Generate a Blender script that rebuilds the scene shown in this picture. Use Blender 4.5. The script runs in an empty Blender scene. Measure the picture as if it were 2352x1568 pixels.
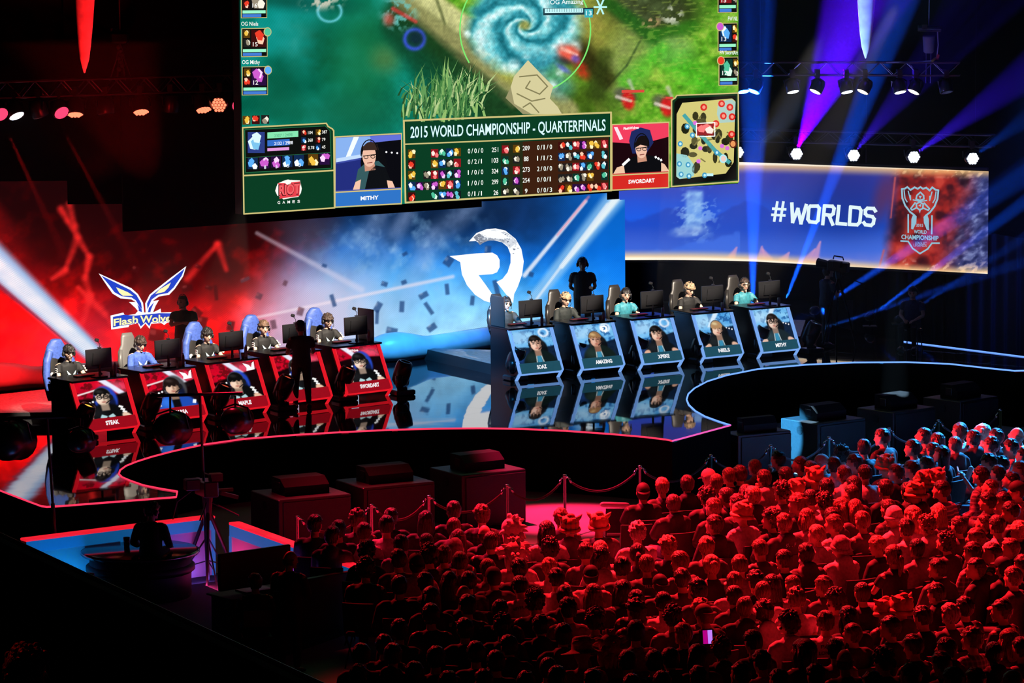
import bpy, math, random
import numpy as np
from mathutils import Vector, Matrix
from mathutils.geometry import tessellate_polygon

# ------------------------------------------------------------------ camera
SC = bpy.context.scene
COL = SC.collection
FPX, CX, CY, HC = 8600.0, 1176.0, 784.0, 11.35      # focal length in pixels of the 2352 px frame, camera height
PITCH, ROLL = math.atan(1084.0 / FPX), -0.0075
FWD = Vector((0, math.cos(PITCH), -math.sin(PITCH)))
_R0, _U0 = Vector((1, 0, 0)), Vector((0, math.sin(PITCH), math.cos(PITCH)))
RGT = _R0 * math.cos(ROLL) + _U0 * math.sin(ROLL)
UPV = -_R0 * math.sin(ROLL) + _U0 * math.cos(ROLL)
cam_d = bpy.data.cameras.new('camera')
cam_d.sensor_width, cam_d.lens, cam_d.clip_end = 36.0, 36.0 * FPX / 2352.0, 400
cam = bpy.data.objects.new('camera', cam_d)
COL.objects.link(cam)
cam.matrix_world = Matrix(((RGT.x, UPV.x, -FWD.x, 0), (RGT.y, UPV.y, -FWD.y, 0), (RGT.z, UPV.z, -FWD.z, HC), (0, 0, 0, 1)))
SC.camera = cam

# ------------------------------------------------------------------ world, exposure, light paths
SC.view_settings.view_transform = 'Standard'
SC.view_settings.look = 'None'
SC.view_settings.exposure = 0.0
SC.view_settings.gamma = 1.0
SC.view_settings.use_curve_mapping = False
wd = bpy.data.worlds.new('hall_dark')
SC.world = wd
wd.use_nodes = True
wd.node_tree.nodes['Background'].inputs[0].default_value = (0.0004, 0.0003, 0.0006, 1)
SC.cycles.max_bounces = 5
SC.cycles.diffuse_bounces = 2
SC.cycles.glossy_bounces = 3
SC.cycles.transmission_bounces = 3
SC.cycles.volume_bounces = 0
SC.cycles.sample_clamp_indirect = 2.0
SC.cycles.caustics_reflective = False
SC.cycles.caustics_refractive = False


def ray(x, y):
    return FWD * FPX + RGT * (x - CX) - UPV * (y - CY)


def px(x, y, z):
    d = ray(x, y)
    t = (z - HC) / d.z
    return Vector((d.x * t, d.y * t, z))


def pd(x, y, D):
    d = ray(x, y)
    t = D / d.y
    return Vector((d.x * t, D, HC + d.z * t))


def proj(p):
    v = Vector((p[0], p[1], p[2] - HC))
    w = v.dot(FWD)
    return CX + FPX * v.dot(RGT) / w, CY - FPX * v.dot(UPV) / w


def proj_np(P):
    V = P - np.array([0, 0, HC])
    w = V @ np.array(FWD)
    return CX + FPX * (V @ np.array(RGT)) / w, CY - FPX * (V @ np.array(UPV)) / w


def lamp(name, kind, loc, target, energy, color, size=0.1, spot=None, blend=0.3):
    d = bpy.data.lights.new(name, kind)
    d.energy, d.color = energy, color
    if kind == 'SPOT':
        d.spot_size, d.spot_blend, d.shadow_soft_size = math.radians(spot), blend, size
    elif kind == 'AREA':
        d.size = size
    else:
        d.shadow_soft_size = size
    o = bpy.data.objects.new(name, d)
    COL.objects.link(o)
    o.location = loc
    o.rotation_euler = (Vector(target) - Vector(loc)).to_track_quat('-Z', 'Y').to_euler()
    return o


STAGE = 1.15
# big show lamps hanging above the frame: the red wash on the audience, the blue wash on the right, the white keys on the teams
lamp('red_wash', 'SPOT', (-1.0, 64.0, 17.0), (5.4, 55.4, 1.0), 150000, (1.0, 0.010, 0.018), 0.25, 43, 0.85)
lamp('floor_red', 'SPOT', (-3.0, 69.0, 15.0), px(1315, 1192, 0), 80000, (1.0, 0.012, 0.085), 0.15, 12.5, 0.6)
lamp('red_rim', 'SPOT', (-8.0, 66.0, 11.0), px(1120, 1420, 1.3), 11000, (1.0, 0.010, 0.018), 0.15, 19, 0.8)
lamp('red_side', 'SPOT', (-6.5, 67.0, 9.5), (8.6, 65.6, 1.2), 60000, (1.0, 0.010, 0.018), 0.2, 20, 0.8)
lamp('red_wash', 'SPOT', (-7.0, 68.0, 15.0), (-0.2, 59.0, 0.5), 62000, (1.0, 0.010, 0.05), 0.2, 29, 0.8)
lamp('blue_wash', 'SPOT', (14.0, 76.0, 13.0), (8.9, 66.3, 1.0), 130000, (0.03, 0.34, 1.0), 0.25, 28, 0.8)
lamp('blue_spot', 'SPOT', (-6.0, 66.0, 9.6), px(1842, 1018, .45), 300000, (0.07, 0.50, 1.0), 0.05, 3.9, 0.25)
lamp('floor_spot', 'SPOT', (7.6, 71.4, 10.5), px(2050, 1042, 0), 45000, (0.45, 0.75, 1.0), 0.03, 3.4, 0.2)
lamp('floor_spot', 'SPOT', (5.8, 71.4, 10.5), px(1850, 1085, 0), 30000, (0.45, 0.75, 1.0), 0.03, 2.6, 0.2)

# ------------------------------------------------------------------ materials


def srgb(c):
    c = np.asarray(c, float) / 255.0
    return np.where(c <= 0.04045, c / 12.92, ((np.maximum(c, 0) + 0.055) / 1.055) ** 2.4)


MATS = {}


def mat(name, col, rough=0.6, metal=0.0, emit=None, strength=1.0, noise=0.0, nscale=20.0, spec=None, bump=0.0):
    if name in MATS:
        return MATS[name]
    m = bpy.data.materials.new(name)
    m.use_nodes = True
    nt = m.node_tree
    b = nt.nodes['Principled BSDF']
    b.inputs['Base Color'].default_value = (*col, 1)
    b.inputs['Roughness'].default_value = rough
    b.inputs['Metallic'].default_value = metal
    if spec is not None:
        b.inputs['Specular IOR Level'].default_value = spec
    if noise or bump:
        tc = nt.nodes.new('ShaderNodeTexCoord')
        n = nt.nodes.new('ShaderNodeTexNoise')
        n.inputs['Scale'].default_value = nscale
        nt.links.new(tc.outputs['Object'], n.inputs['Vector'])
        if noise:
            r = nt.nodes.new('ShaderNodeValToRGB')
            r.color_ramp.elements[0].position, r.color_ramp.elements[1].position = 0.3, 0.7
            r.color_ramp.elements[0].color = (*[max(0, c * (1 - noise)) for c in col], 1)
            r.color_ramp.elements[1].color = (*[min(1, c * (1 + noise)) for c in col], 1)
            nt.links.new(n.outputs['Fac'], r.inputs['Fac'])
            nt.links.new(r.outputs['Color'], b.inputs['Base Color'])
        if bump:
            bp = nt.nodes.new('ShaderNodeBump')
            bp.inputs['Strength'].default_value = bump
            bp.inputs['Distance'].default_value = 0.02
            nt.links.new(n.outputs['Fac'], bp.inputs['Height'])
            nt.links.new(bp.outputs['Normal'], b.inputs['Normal'])
    if emit is not None:
        b.inputs['Emission Color'].default_value = (*emit, 1)
        b.inputs['Emission Strength'].default_value = strength
    MATS[name] = m
    return m


def screen_mat(name='screen_picture', strength=1.12):
    if name in MATS:
        return MATS[name]
    m = bpy.data.materials.new(name)
    m.use_nodes = True
    nt = m.node_tree
    nt.nodes.clear()
    a = nt.nodes.new('ShaderNodeAttribute')
    a.attribute_name = 'picture'
    e = nt.nodes.new('ShaderNodeEmission')
    e.inputs['Strength'].default_value = strength
    o = nt.nodes.new('ShaderNodeOutputMaterial')
    nt.links.new(a.outputs['Color'], e.inputs['Color'])
    nt.links.new(e.outputs[0], o.inputs['Surface'])
    m.cycles.emission_sampling = 'NONE'
    MATS[name] = m
    return m


BLACK = mat('black_paint', (0.012, 0.012, 0.013), 0.55)
BLACKM = mat('black_metal', (0.02, 0.02, 0.022), 0.35, 0.6)
DRAPE = mat('black_drape', (0.003, 0.003, 0.0035), 0.95, spec=0.1)
CHROME = mat('chrome', (0.75, 0.75, 0.76), 0.18, 1.0)
ALU = mat('truss_metal', (0.10, 0.10, 0.11), 0.4, 0.9)
PLASTIC = mat('black_plastic', (0.015, 0.015, 0.017), 0.3)
RUBBER = mat('dark_rubber', (0.01, 0.01, 0.01), 0.7)

# ------------------------------------------------------------------ object helpers


def tag(o, label=None, cat=None, group=None, kind=None):
    if label: o['label'] = label
    if cat: o['category'] = cat
    if group: o['group'] = group
    if kind: o['kind'] = kind
    return o


def empty(name, loc=(0, 0, 0), rz=0.0, label=None, cat=None, group=None):
    o = bpy.data.objects.new(name, None)
    COL.objects.link(o)
    o.location = loc
    o.rotation_euler = (0, 0, rz)
    return tag(o, label, cat, group)


def rot(ax, ang):
    return Matrix.Rotation(ang, 3, ax)


class MB:
    """collects shapes for ONE mesh object"""
    def __init__(self):
        self.v, self.f = [], []

    def add(self, vs, fs):
        k = len(self.v)
        self.v += [tuple(p) for p in vs]
        self.f += [tuple(i + k for i in f) for f in fs]
        return self

    def box(self, c, s, M=None, taper=1.0, bevel=0.0):
        hx, hy, hz = s[0] / 2, s[1] / 2, s[2] / 2
        M = M or Matrix.Identity(3)
        c = Vector(c)
        if bevel <= 0:
            vs = []
            for sz in (-1, 1):
                k = taper if sz > 0 else 1.0
                for sx, sy in ((-1, -1), (1, -1), (1, 1), (-1, 1)):
                    vs.append(c + M @ Vector((sx * hx * k, sy * hy * k, sz * hz)))
            self.add(vs, [(3, 2, 1, 0), (4, 5, 6, 7), (0, 1, 5, 4), (1, 2, 6, 5), (2, 3, 7, 6), (3, 0, 4, 7)])
        else:
            b = min(bevel, hx * .9, hy * .9, hz * .9)
            rings = []
            for z, k in ((-hz, b), (-hz + b, 0), (hz - b, 0), (hz, b)):
                x, y = hx - k, hy - k
                rings.append([Vector(q) for q in ((-x + b, -y, z), (x - b, -y, z), (x, -y + b, z), (x, y - b, z), (x - b, y, z), (-x + b, y, z), (-x, y - b, z), (-x, -y + b, z))])
            vs = [c + M @ q for r in rings for q in r]
            fs = [tuple(range(7, -1, -1)), tuple(range(24, 32))]
            for r in range(3):
                for i in range(8):
                    j = (i + 1) % 8
                    fs.append((r * 8 + i, r * 8 + j, r * 8 + 8 + j, r * 8 + 8 + i))
            self.add(vs, fs)
        return self

    def tube(self, pts, r, n=8, closed=False, flat=None, cap=True):
        """r: number, list of numbers, or list of (a, b); flat: reference up vector"""
        pts = [Vector(p) for p in pts]
        m = len(pts)
        rs = r if isinstance(r, (list, tuple)) else [r] * m
        ref = Vector(flat) if flat else None
        vs, fs = [], []
        for i, p in enumerate(pts):
            if closed:
                t = pts[(i + 1) % m] - pts[i - 1]
            else:
                t = pts[min(i + 1, m - 1)] - pts[max(i - 1, 0)]
            t = t.normalized() if t.length > 1e-9 else Vector((0, 0, 1))
            if ref is None:
                ref = Vector((0, 0, 1)) if abs(t.z) < 0.9 else Vector((0, 1, 0))
            a = ref - t * ref.dot(t)
            if a.length < 1e-6:
                a = t.orthogonal()
            a.normalize()
            b = t.cross(a)
            if flat is None:
                ref = a
            q = rs[i]
            ra, rb = q if isinstance(q, (list, tuple)) else (q, q)
            for k in range(n):
                g = 2 * math.pi * k / n
                vs.append(p + a * (math.cos(g) * ra) + b * (math.sin(g) * rb))
        for i in range(m if closed else m - 1):
            j = (i + 1) % m
            for k in range(n):
                l = (k + 1) % n
                fs.append((i * n + k, i * n + l, j * n + l, j * n + k))
        if cap and not closed:
            fs.append(tuple(range(n - 1, -1, -1)))
            fs.append(tuple((m - 1) * n + k for k in range(n)))
        return self.add(vs, fs)

    def lathe(self, prof, c=(0, 0, 0), M=None, n=16):
        """prof: (radius, height) pairs about local z"""
        M = M or Matrix.Identity(3)
        c = Vector(c)
        vs, fs = [], []
        for (r, z) in prof:
            for k in range(n):
                g = 2 * math.pi * k / n
                vs.append(c + M @ Vector((r * math.cos(g), r * math.sin(g), z)))
        for i in range(len(prof) - 1):
            for k in range(n):
                l = (k + 1) % n
                fs.append((i * n + k, i * n + l, (i + 1) * n + l, (i + 1) * n + k))
        fs.append(tuple(range(n - 1, -1, -1)))
        fs.append(tuple((len(prof) - 1) * n + k for k in range(n)))
        return self.add(vs, fs)

    def ball(self, c, r, n=12, m=8, M=None, fn=None):
        rx, ry, rz = r if isinstance(r, (list, tuple)) else (r, r, r)
        M = M or Matrix.Identity(3)
        c = Vector(c)
        vs, fs = [], []
        for i in range(1, m):
            th = math.pi * i / m
            for k in range(n):
                g = 2 * math.pi * k / n
                q = Vector((math.sin(th) * math.cos(g), math.sin(th) * math.sin(g), math.cos(th)))
                w = fn(q) if fn else 1.0
                vs.append(c + M @ Vector((q.x * rx * w, q.y * ry * w, q.z * rz * w)))
        wt = fn(Vector((0, 0, 1))) if fn else 1.0
        wb = fn(Vector((0, 0, -1))) if fn else 1.0
        vs += [c + M @ Vector((0, 0, rz * wt)), c + M @ Vector((0, 0, -rz * wb))]
        for i in range(m - 2):
            for k in range(n):
                l = (k + 1) % n
                fs.append((i * n + k, (i + 1) * n + k, (i + 1) * n + l, i * n + l))
        a, b = len(vs) - 2, len(vs) - 1
        for k in range(n):
            l = (k + 1) % n
            fs.append((a, k, l))
            fs.append((b, (m - 2) * n + l, (m - 2) * n + k))
        return self.add(vs, fs)

    def prism(self, poly, z0, z1, top=True, bottom=True, sides=True):
        n = len(poly)
        tri = tessellate_polygon([[Vector((p[0], p[1], 0)) for p in poly]])
        vs = [(p[0], p[1], z0) for p in poly] + [(p[0], p[1], z1) for p in poly]
        fs = []
        area = sum(poly[i][0] * poly[(i + 1) % n][1] - poly[(i + 1) % n][0] * poly[i][1] for i in range(n))
        for t in tri:
            a = [poly[i] for i in t]
            up = (a[1][0] - a[0][0]) * (a[2][1] - a[0][1]) - (a[2][0] - a[0][0]) * (a[1][1] - a[0][1]) > 0
            t = tuple(t) if up else tuple(reversed(t))
            if top: fs.append(tuple(i + n for i in t))
            if bottom: fs.append(tuple(reversed(t)))
        if sides:
            for i in range(n):
                j = (i + 1) % n
                fs.append((i, j, j + n, i + n) if area > 0 else (j, i, i + n, j + n))
        return self.add(vs, fs)

    def mesh(self, name, m=None, smooth=False):
        me = bpy.data.meshes.new(name)
        used = sorted({i for f in self.f for i in f})
        if len(used) < len(self.v):
            k = {a: b for b, a in enumerate(used)}
            self.v, self.f = [self.v[i] for i in used], [tuple(k[i] for i in f) for f in self.f]
        me.from_pydata(self.v, [], self.f)
        if m: me.materials.append(m)
        if smooth:
            me.polygons.foreach_set('use_smooth', [True] * len(me.polygons))
        me.update()
        return me

    def build(self, name, m=None, parent=None, smooth=False, **tags):
        return link(name, self.mesh(name, m, smooth), parent, **tags)


def link(name, me, parent=None, m=None, loc=None, rotz=None, **tags):
    o = bpy.data.objects.new(name, me)
    COL.objects.link(o)
    if parent: o.parent = parent
    if loc is not None: o.location = loc
    if rotz is not None: o.rotation_euler = (0, 0, rotz)
    if m is not None:
        o.material_slots[0].link = 'OBJECT'
        o.material_slots[0].material = m
    tag(o, **tags)
    return o


KIDS = {}


def copy_tree(o, parent=None):
    c = o.copy()
    COL.objects.link(c)
    if parent is not None: c.parent = parent
    for ch in o.children:
        copy_tree(ch, c)
    return c

# ------------------------------------------------------------------ picture painting (screens)


def vnoise(x, y, seed=0):
    xi, yi = np.floor(x).astype(np.int64), np.floor(y).astype(np.int64)
    fx, fy = x - xi, y - yi
    fx, fy = fx * fx * (3 - 2 * fx), fy * fy * (3 - 2 * fy)

    def h(i, j):
        n = (i * 374761393 + j * 668265263 + seed * 1442695041) & 0x7fffffff
        n = ((n ^ (n >> 13)) * 1274126177) & 0x7fffffff
        return ((n ^ (n >> 16)) & 0xffff) / 65535.0
    return (h(xi, yi) * (1 - fx) + h(xi + 1, yi) * fx) * (1 - fy) + (h(xi, yi + 1) * (1 - fx) + h(xi + 1, yi + 1) * fx) * fy


def fbm(x, y, s, seed=0, oct=4):
    t, a, k = 0, 0.5, 0
    for i in range(oct):
        t = t + a * vnoise(x / s * 2 ** i, y / s * 2 ** i, seed + i * 17)
        k += a
        a *= 0.5
    return t / k


def sst(a, b, v):
    t = np.clip((v - a) / (b - a), 0, 1)
    return t * t * (3 - 2 * t)


def ell(x, y, cx, cy, rx, ry, ang=0.0, soft=0.3):
    c, s = math.cos(ang), math.sin(ang)
    u, v = ((x - cx) * c + (y - cy) * s) / rx, (-(x - cx) * s + (y - cy) * c) / ry
    return 1 - sst(1 - soft, 1 + soft, np.sqrt(u * u + v * v))


def seg(x, y, x0, y0, x1, y1, w0, w1=None, soft=0.5):
    w1 = w0 if w1 is None else w1
    dx, dy = x1 - x0, y1 - y0
    t = np.clip(((x - x0) * dx + (y - y0) * dy) / (dx * dx + dy * dy), 0, 1)
    d = np.hypot(x - x0 - dx * t, y - y0 - dy * t)
    w = w0 + (w1 - w0) * t
    return 1 - sst(1 - soft, 1 + soft, d / w)


def rct(x, y, cx, cy, hw, hh, ang=0.0, soft=1.5):
    c, s = math.cos(ang), math.sin(ang)
    u, v = np.abs((x - cx) * c + (y - cy) * s), np.abs(-(x - cx) * s + (y - cy) * c)
    return (1 - sst(hw - soft, hw + soft, u)) * (1 - sst(hh - soft, hh + soft, v))


def mix(C, col, m):
    m = np.clip(m, 0, 1)[..., None]
    return C * (1 - m) + np.asarray(col, float) * m


def ramp(v, stops):
    xs = [s[0] for s in stops]
    return np.stack([np.interp(v, xs, [s[1][k] for s in stops]) for k in range(3)], -1)


_TXT = {}


def text_tris(s, bold=0.0):
    key = (s, bold)
    if key not in _TXT:
        cu = bpy.data.curves.new('t', 'FONT')
        cu.body, cu.size, cu.offset, cu.resolution_u, cu.fill_mode = s, 1.0, bold, 3, 'FRONT'
        o = bpy.data.objects.new('t', cu)
        COL.objects.link(o)
        bpy.context.view_layer.update()
        me = bpy.data.meshes.new_from_object(o.evaluated_get(bpy.context.evaluated_depsgraph_get()))
        V = np.array([v.co[:2] for v in me.vertices]).reshape(-1, 2)
        T = [tuple(p.vertices) for p in me.polygons]
        bpy.data.objects.remove(o)
        bpy.data.curves.remove(cu)
        bpy.data.meshes.remove(me)
        V[:, 0] -= V[:, 0].min()
        _TXT[key] = (V, T, V[:, 0].max())
    return _TXT[key]


CAP = 0.729     # cap height of the built-in font at size 1


class Picture:
    """a picture on a surface: at(x, y, layer) maps picture coordinates to a point; one mesh with a colour per vertex"""
    def __init__(self, at):
        self.at, self.v, self.f, self.c = at, [], [], []

    def grid(self, P, paint, xy):
        ny, nx = P.shape[:2]
        C = srgb(np.clip(paint(*xy), 0, 400))
        self.gv, self.gc = P.reshape(-1, 3), C.reshape(-1, 3)
        i = np.arange((ny - 1) * (nx - 1))
        r, c = i // (nx - 1), i % (nx - 1)
        a = r * nx + c
        self.gf = np.stack([a, a + 1, a + nx + 1, a + nx], -1)

    def poly(self, pts, col, layer=1):
        col = srgb(col)
        k = len(self.v)
        self.v += [tuple(self.at(p[0], p[1], layer)) for p in pts]
        self.c += [tuple(col)] * len(pts)
        for t in tessellate_polygon([[Vector((p[0], p[1], 0)) for p in pts]]):
            a, b, c = [pts[i] for i in t]
            up = (b[0] - a[0]) * (c[1] - a[1]) - (c[0] - a[0]) * (b[1] - a[1]) < 0
            self.f.append(tuple(i + k for i in (t if up else reversed(t))))
        return self

    def quad(self, x0, y0, x1, y1, col, layer=1, dy=0.0):
        """rectangle; dy = how far the right end is shifted in y"""
        return self.poly([(x0, y0), (x1, y0 + dy), (x1, y1 + dy), (x0, y1)], col, layer)

    def disc(self, cx, cy, rx, ry, col, layer=1, n=20, a0=0, a1=360):
        return self.poly([(cx + rx * math.cos(math.radians(a0 + (a1 - a0) * i / n)), cy + ry * math.sin(math.radians(a0 + (a1 - a0) * i / n))) for i in range(n if a1 - a0 >= 360 else n + 1)], col, layer)

    def line(self, pts, w, col, layer=1, closed=False):
        m = len(pts)
        for i in range(m if closed else m - 1):
            (x0, y0), (x1, y1) = pts[i], pts[(i + 1) % m]
            L = math.hypot(x1 - x0, y1 - y0) or 1
            ex, ey = (x1 - x0) / L * w * .35, (y1 - y0) / L * w * .35
            nx, ny = -(y1 - y0) / L * w / 2, (x1 - x0) / L * w / 2
            self.poly([(x0 - ex + nx, y0 - ey + ny), (x1 + ex + nx, y1 + ey + ny), (x1 + ex - nx, y1 + ey - ny), (x0 - ex - nx, y0 - ey - ny)], col, layer)
        return self

    def text(self, s, x0, y0, x1, y1, h, col, layer=3, bold=0.0, shear=0.0, arc=0.0):
        """baseline from (x0, y0) to (x1, y1), cap height h"""
        V, T, W = text_tris(s, bold)
        k = len(self.v)
        col = tuple(srgb(col))
        for (tx, ty) in V:
            f, g = tx / W, ty / CAP
            self.v.append(tuple(self.at(x0 + (x1 - x0) * f + g * h * shear, y0 + (y1 - y0) * f - g * h - arc * math.sin(math.pi * f), layer)))
            self.c.append(col)
        self.f += [tuple(i + k for i in t) for t in T]
        return self

    def build(self, name, parent=None, m=None, **tags):
        gv = getattr(self, 'gv', np.zeros((0, 3)))
        gf = getattr(self, 'gf', np.zeros((0, 4), int))
        gc = getattr(self, 'gc', np.zeros((0, 3)))
        n = len(gv)
        V = np.concatenate([gv, np.array(self.v, float).reshape(-1, 3)])
        C = np.concatenate([gc, np.array(self.c, float).reshape(-1, 3)])
        F = [tuple(f) for f in gf.tolist()] + [tuple(i + n for i in f) for f in self.f]
        me = bpy.data.meshes.new(name)
        me.from_pydata(V.tolist(), [], F)
        at = me.color_attributes.new('picture', 'FLOAT_COLOR', 'POINT')
        at.data.foreach_set('color', np.concatenate([C, np.ones((len(C), 1))], 1).astype(np.float32).ravel())
        me.materials.append(m or screen_mat())
        me.update()
        return link(name, me, parent, **tags)


class Wall:
    """upright surface over a plan curve: at(x, y) takes photograph pixels to the point of the surface seen there"""
    def __init__(self, plan, lift=0.004):
        self.p, self.lift = [Vector((a[0], a[1])) for a in plan], lift

    def at(self, x, y, layer=0):
        d = ray(x, y)
        best = None
        for i in range(len(self.p) - 1):
            a, b = self.p[i], self.p[i + 1]
            e = b - a
            den = d.x * e.y - d.y * e.x
            if abs(den) < 1e-12: continue
            t = (a.x * e.y - a.y * e.x) / den
            s = (d.x * t - a.x) * e.x + (d.y * t - a.y) * e.y
            s /= e.length_squared
            over = max(0, -s if i == 0 or s < 0 else 0, s - 1)
            if best is None or over < best[0]:
                best = (over, t, e)
        t, e = best[1], best[2]
        n = Vector((e.y, -e.x, 0)).normalized()
        return Vector((d.x * t, d.y * t, HC + d.z * t)) + n * (self.lift * layer)

    def grid(self, nx, zs):
        L = [0.0]
        for i in range(len(self.p) - 1): L.append(L[-1] + (self.p[i + 1] - self.p[i]).length)
        s = np.linspace(0, L[-1], nx)
        X = np.interp(s, L, [q.x for q in self.p])
        Y = np.interp(s, L, [q.y for q in self.p])
        zs = np.asarray(zs)
        P = np.zeros((len(zs), nx, 3))
        P[..., 0], P[..., 1], P[..., 2] = X[None], Y[None], zs[:, None]
        return P
# ------------------------------------------------------------------ hall: floor, stage, wall, curtain
def floor_mat():
    m = mat('arena_floor', (0.30, 0.29, 0.29), 0.55, noise=0.12, nscale=0.8)
    return m


MB().prism([(-40, 20), (45, 20), (45, 99), (-40, 99)], -0.2, 0.0).build('floor', floor_mat(), kind='structure', label='flat grey arena floor in red light')
MB().box((2, 98.5, 9), (90, 0.4, 18)).build('wall_back', DRAPE, kind='structure', label='black back wall of the hall')

# folded curtain on the right
def curtain():
    a, b = pd(1960, 700, 90.0), pd(2420, 700, 82.0)
    n = 260
    v, f = [], []
    for i in range(n):
        t = i / (n - 1)
        w = 0.10 * math.sin(t * 105) + 0.05 * math.sin(t * 51 + 1)
        x, y = a.x + (b.x - a.x) * t, a.y + (b.y - a.y) * t + w
        v += [(x, y, 0.0), (x, y, 3.1)]
    for i in range(n - 1):
        f.append((2 * i, 2 * i + 2, 2 * i + 3, 2 * i + 1))
    MB().add(v, f).build('wall_right', mat('curtain_cloth', (0.022, 0.022, 0.026), 0.9), smooth=True, kind='structure', label='black pleated curtain right of the stage')


curtain()

FRONT = [(-260, 1035), (0, 1127), (60, 1150), (95, 1163), (108, 1164.5), (137, 1163), (405, 1142), (407, 1129), (370, 1123), (330, 1115), (300, 1104.5), (280, 1096), (273, 1089),
         (276, 1080), (290, 1070), (315, 1060), (350, 1049), (400, 1036), (470, 1021), (560, 1008.5), (680, 999), (784, 993), (900, 987.5), (1000, 985), (1100, 984), (1200, 985.5),
         (1300, 990), (1400, 997), (1480, 1004), (1530, 1010), (1544, 1013), (1560, 1009), (1678, 977), (1650, 968), (1620, 957), (1597, 944), (1582, 930), (1577, 918), (1581, 905),
         (1595, 892), (1625, 876), (1670, 862), (1740, 848), (1850, 838), (1960, 833), (2080, 832), (2180, 836), (2270, 846), (2330, 852), (2420, 850)]
BACK = [(2420, 829), (2352, 820), (2075, 785), (1950, 757), (1800, 705), (1440, 690), (800, 735), (-260, 790)]


def gloss_mat():
    m = mat('stage_gloss', (0.004, 0.004, 0.005), 0.03)
    nt = m.node_tree
    b = nt.nodes['Principled BSDF']
    b.inputs['IOR'].default_value = 1.75
    tc = nt.nodes.new('ShaderNodeTexCoord')
    br = nt.nodes.new('ShaderNodeTexBrick')
    br.offset = 0.5
    br.inputs['Scale'].default_value = 1.0
    br.inputs['Brick Width'].default_value = 2.4
    br.inputs['Row Height'].default_value = 1.2
    br.inputs['Mortar Size'].default_value = 0.006
    br.inputs['Color1'].default_value = (0.45, 0.45, 0.45, 1)
    br.inputs['Color2'].default_value = (0.55, 0.55, 0.55, 1)
    br.inputs['Mortar'].default_value = (0, 0, 0, 1)
    mp = nt.nodes.new('ShaderNodeMapping')
    mp.inputs['Rotation'].default_value = (0, 0, math.radians(35))
    nt.links.new(tc.outputs['Object'], mp.inputs[0])
    nt.links.new(mp.outputs[0], br.inputs['Vector'])
    no = nt.nodes.new('ShaderNodeTexNoise')
    no.inputs['Scale'].default_value = 1.6
    no.inputs['Detail'].default_value = 1.0
    nt.links.new(mp.outputs[0], no.inputs['Vector'])
    ad = nt.nodes.new('ShaderNodeMath')
    ad.operation = 'MULTIPLY_ADD'
    nt.links.new(no.outputs['Fac'], ad.inputs[0])
    ad.inputs[1].default_value = 0.5
    nt.links.new(br.outputs['Color'], ad.inputs[2])
    bp = nt.nodes.new('ShaderNodeBump')
    bp.inputs['Strength'].default_value = 0.10
    bp.inputs['Distance'].default_value = 0.02
    nt.links.new(ad.outputs[0], bp.inputs['Height'])
    nt.links.new(bp.outputs['Normal'], b.inputs['Normal'])
    return m


def build_stage():
    poly = [px(x, y, STAGE) for x, y in FRONT + BACK]
    p2 = [(p.x, p.y) for p in poly]
    st = MB().prism(p2, STAGE - 0.03, STAGE, bottom=False).build('stage', gloss_mat(), kind='structure', label='high gloss black stage deck with lit edges')
    MB().prism(p2, 0.0, STAGE - 0.03, top=False, bottom=False).build('skirt', mat('skirt_cloth', (.0025, .0025, .003), .95, spec=.05), st, label='plain black stage front')
    red = mat('edge_red', (0.3, 0.02, 0.04), 0.4, emit=(1.0, 0.035, 0.10), strength=1.25)
    blue = mat('edge_blue', (0.05, 0.1, 0.3), 0.4, emit=(0.14, 0.32, 1.0), strength=1.6)
    up = Vector((0, 0, STAGE + 0.004))

    def strip(a, b, m, lab):
        pts = [px(x, y, STAGE) + Vector((0, 0, 0.006)) for x, y in (FRONT + BACK)[a:b]]
        MB().tube(pts, 0.016, 6).build('edge_light', m, st, label=lab)
    strip(0, 31, red, 'pink red light strip along the stage front')
    strip(30, 33, mat('edge_violet', (0.2, 0.05, 0.2), 0.4, emit=(0.85, 0.10, 0.45), strength=1.1), 'violet light strip on the arm end')
    strip(32, 50, blue, 'blue white light strip around the right bay')
    strip(50, 53, blue, 'blue white light strip on the far right edge')
    # carpeted risers behind the desks
    rl = [(-140, 950), (-100, 920), (0, 905), (110, 893), (280, 884), (560, 858), (800, 834), (868, 838), (872, 850), (760, 868), (610, 889), (450, 912), (300, 932), (130, 946), (0, 948)]
    rr = [(928, 790), (1000, 800), (1128, 803), (1440, 752), (1700, 728), (1850, 735), (1838, 772), (1700, 788), (1568, 801), (1430, 814), (1290, 828), (1140, 838)]
    for pts, lab in ((rl, 'low carpeted riser under the left team seats'), (rr, 'low carpeted riser under the right team seats')):
        q = [px(x, y, STAGE + 0.22) for x, y in pts]
        rs = MB().prism([(p.x, p.y) for p in q], STAGE, STAGE + 0.215).build('riser', BLACK, st, label=lab)
        MB().prism([(p.x, p.y) for p in q], STAGE + 0.215, STAGE + 0.22).build('carpet', mat('riser_carpet', (0.06, 0.06, 0.06), 0.35, noise=0.6, nscale=14, bump=0.8), rs)


build_stage()

# ------------------------------------------------------------------ curved LED wall behind the teams
WPX = [(-150, 73.6), (0, 74.2), (110, 74.6), (280, 75.2), (480, 76.0), (680, 77.0), (870, 78.2), (1000, 79.4), (1128, 80.8), (1290, 82.2), (1438.5, 83.2)]
WPLAN = [((x - CX) * d / FPX, d) for x, d in WPX]


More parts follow.
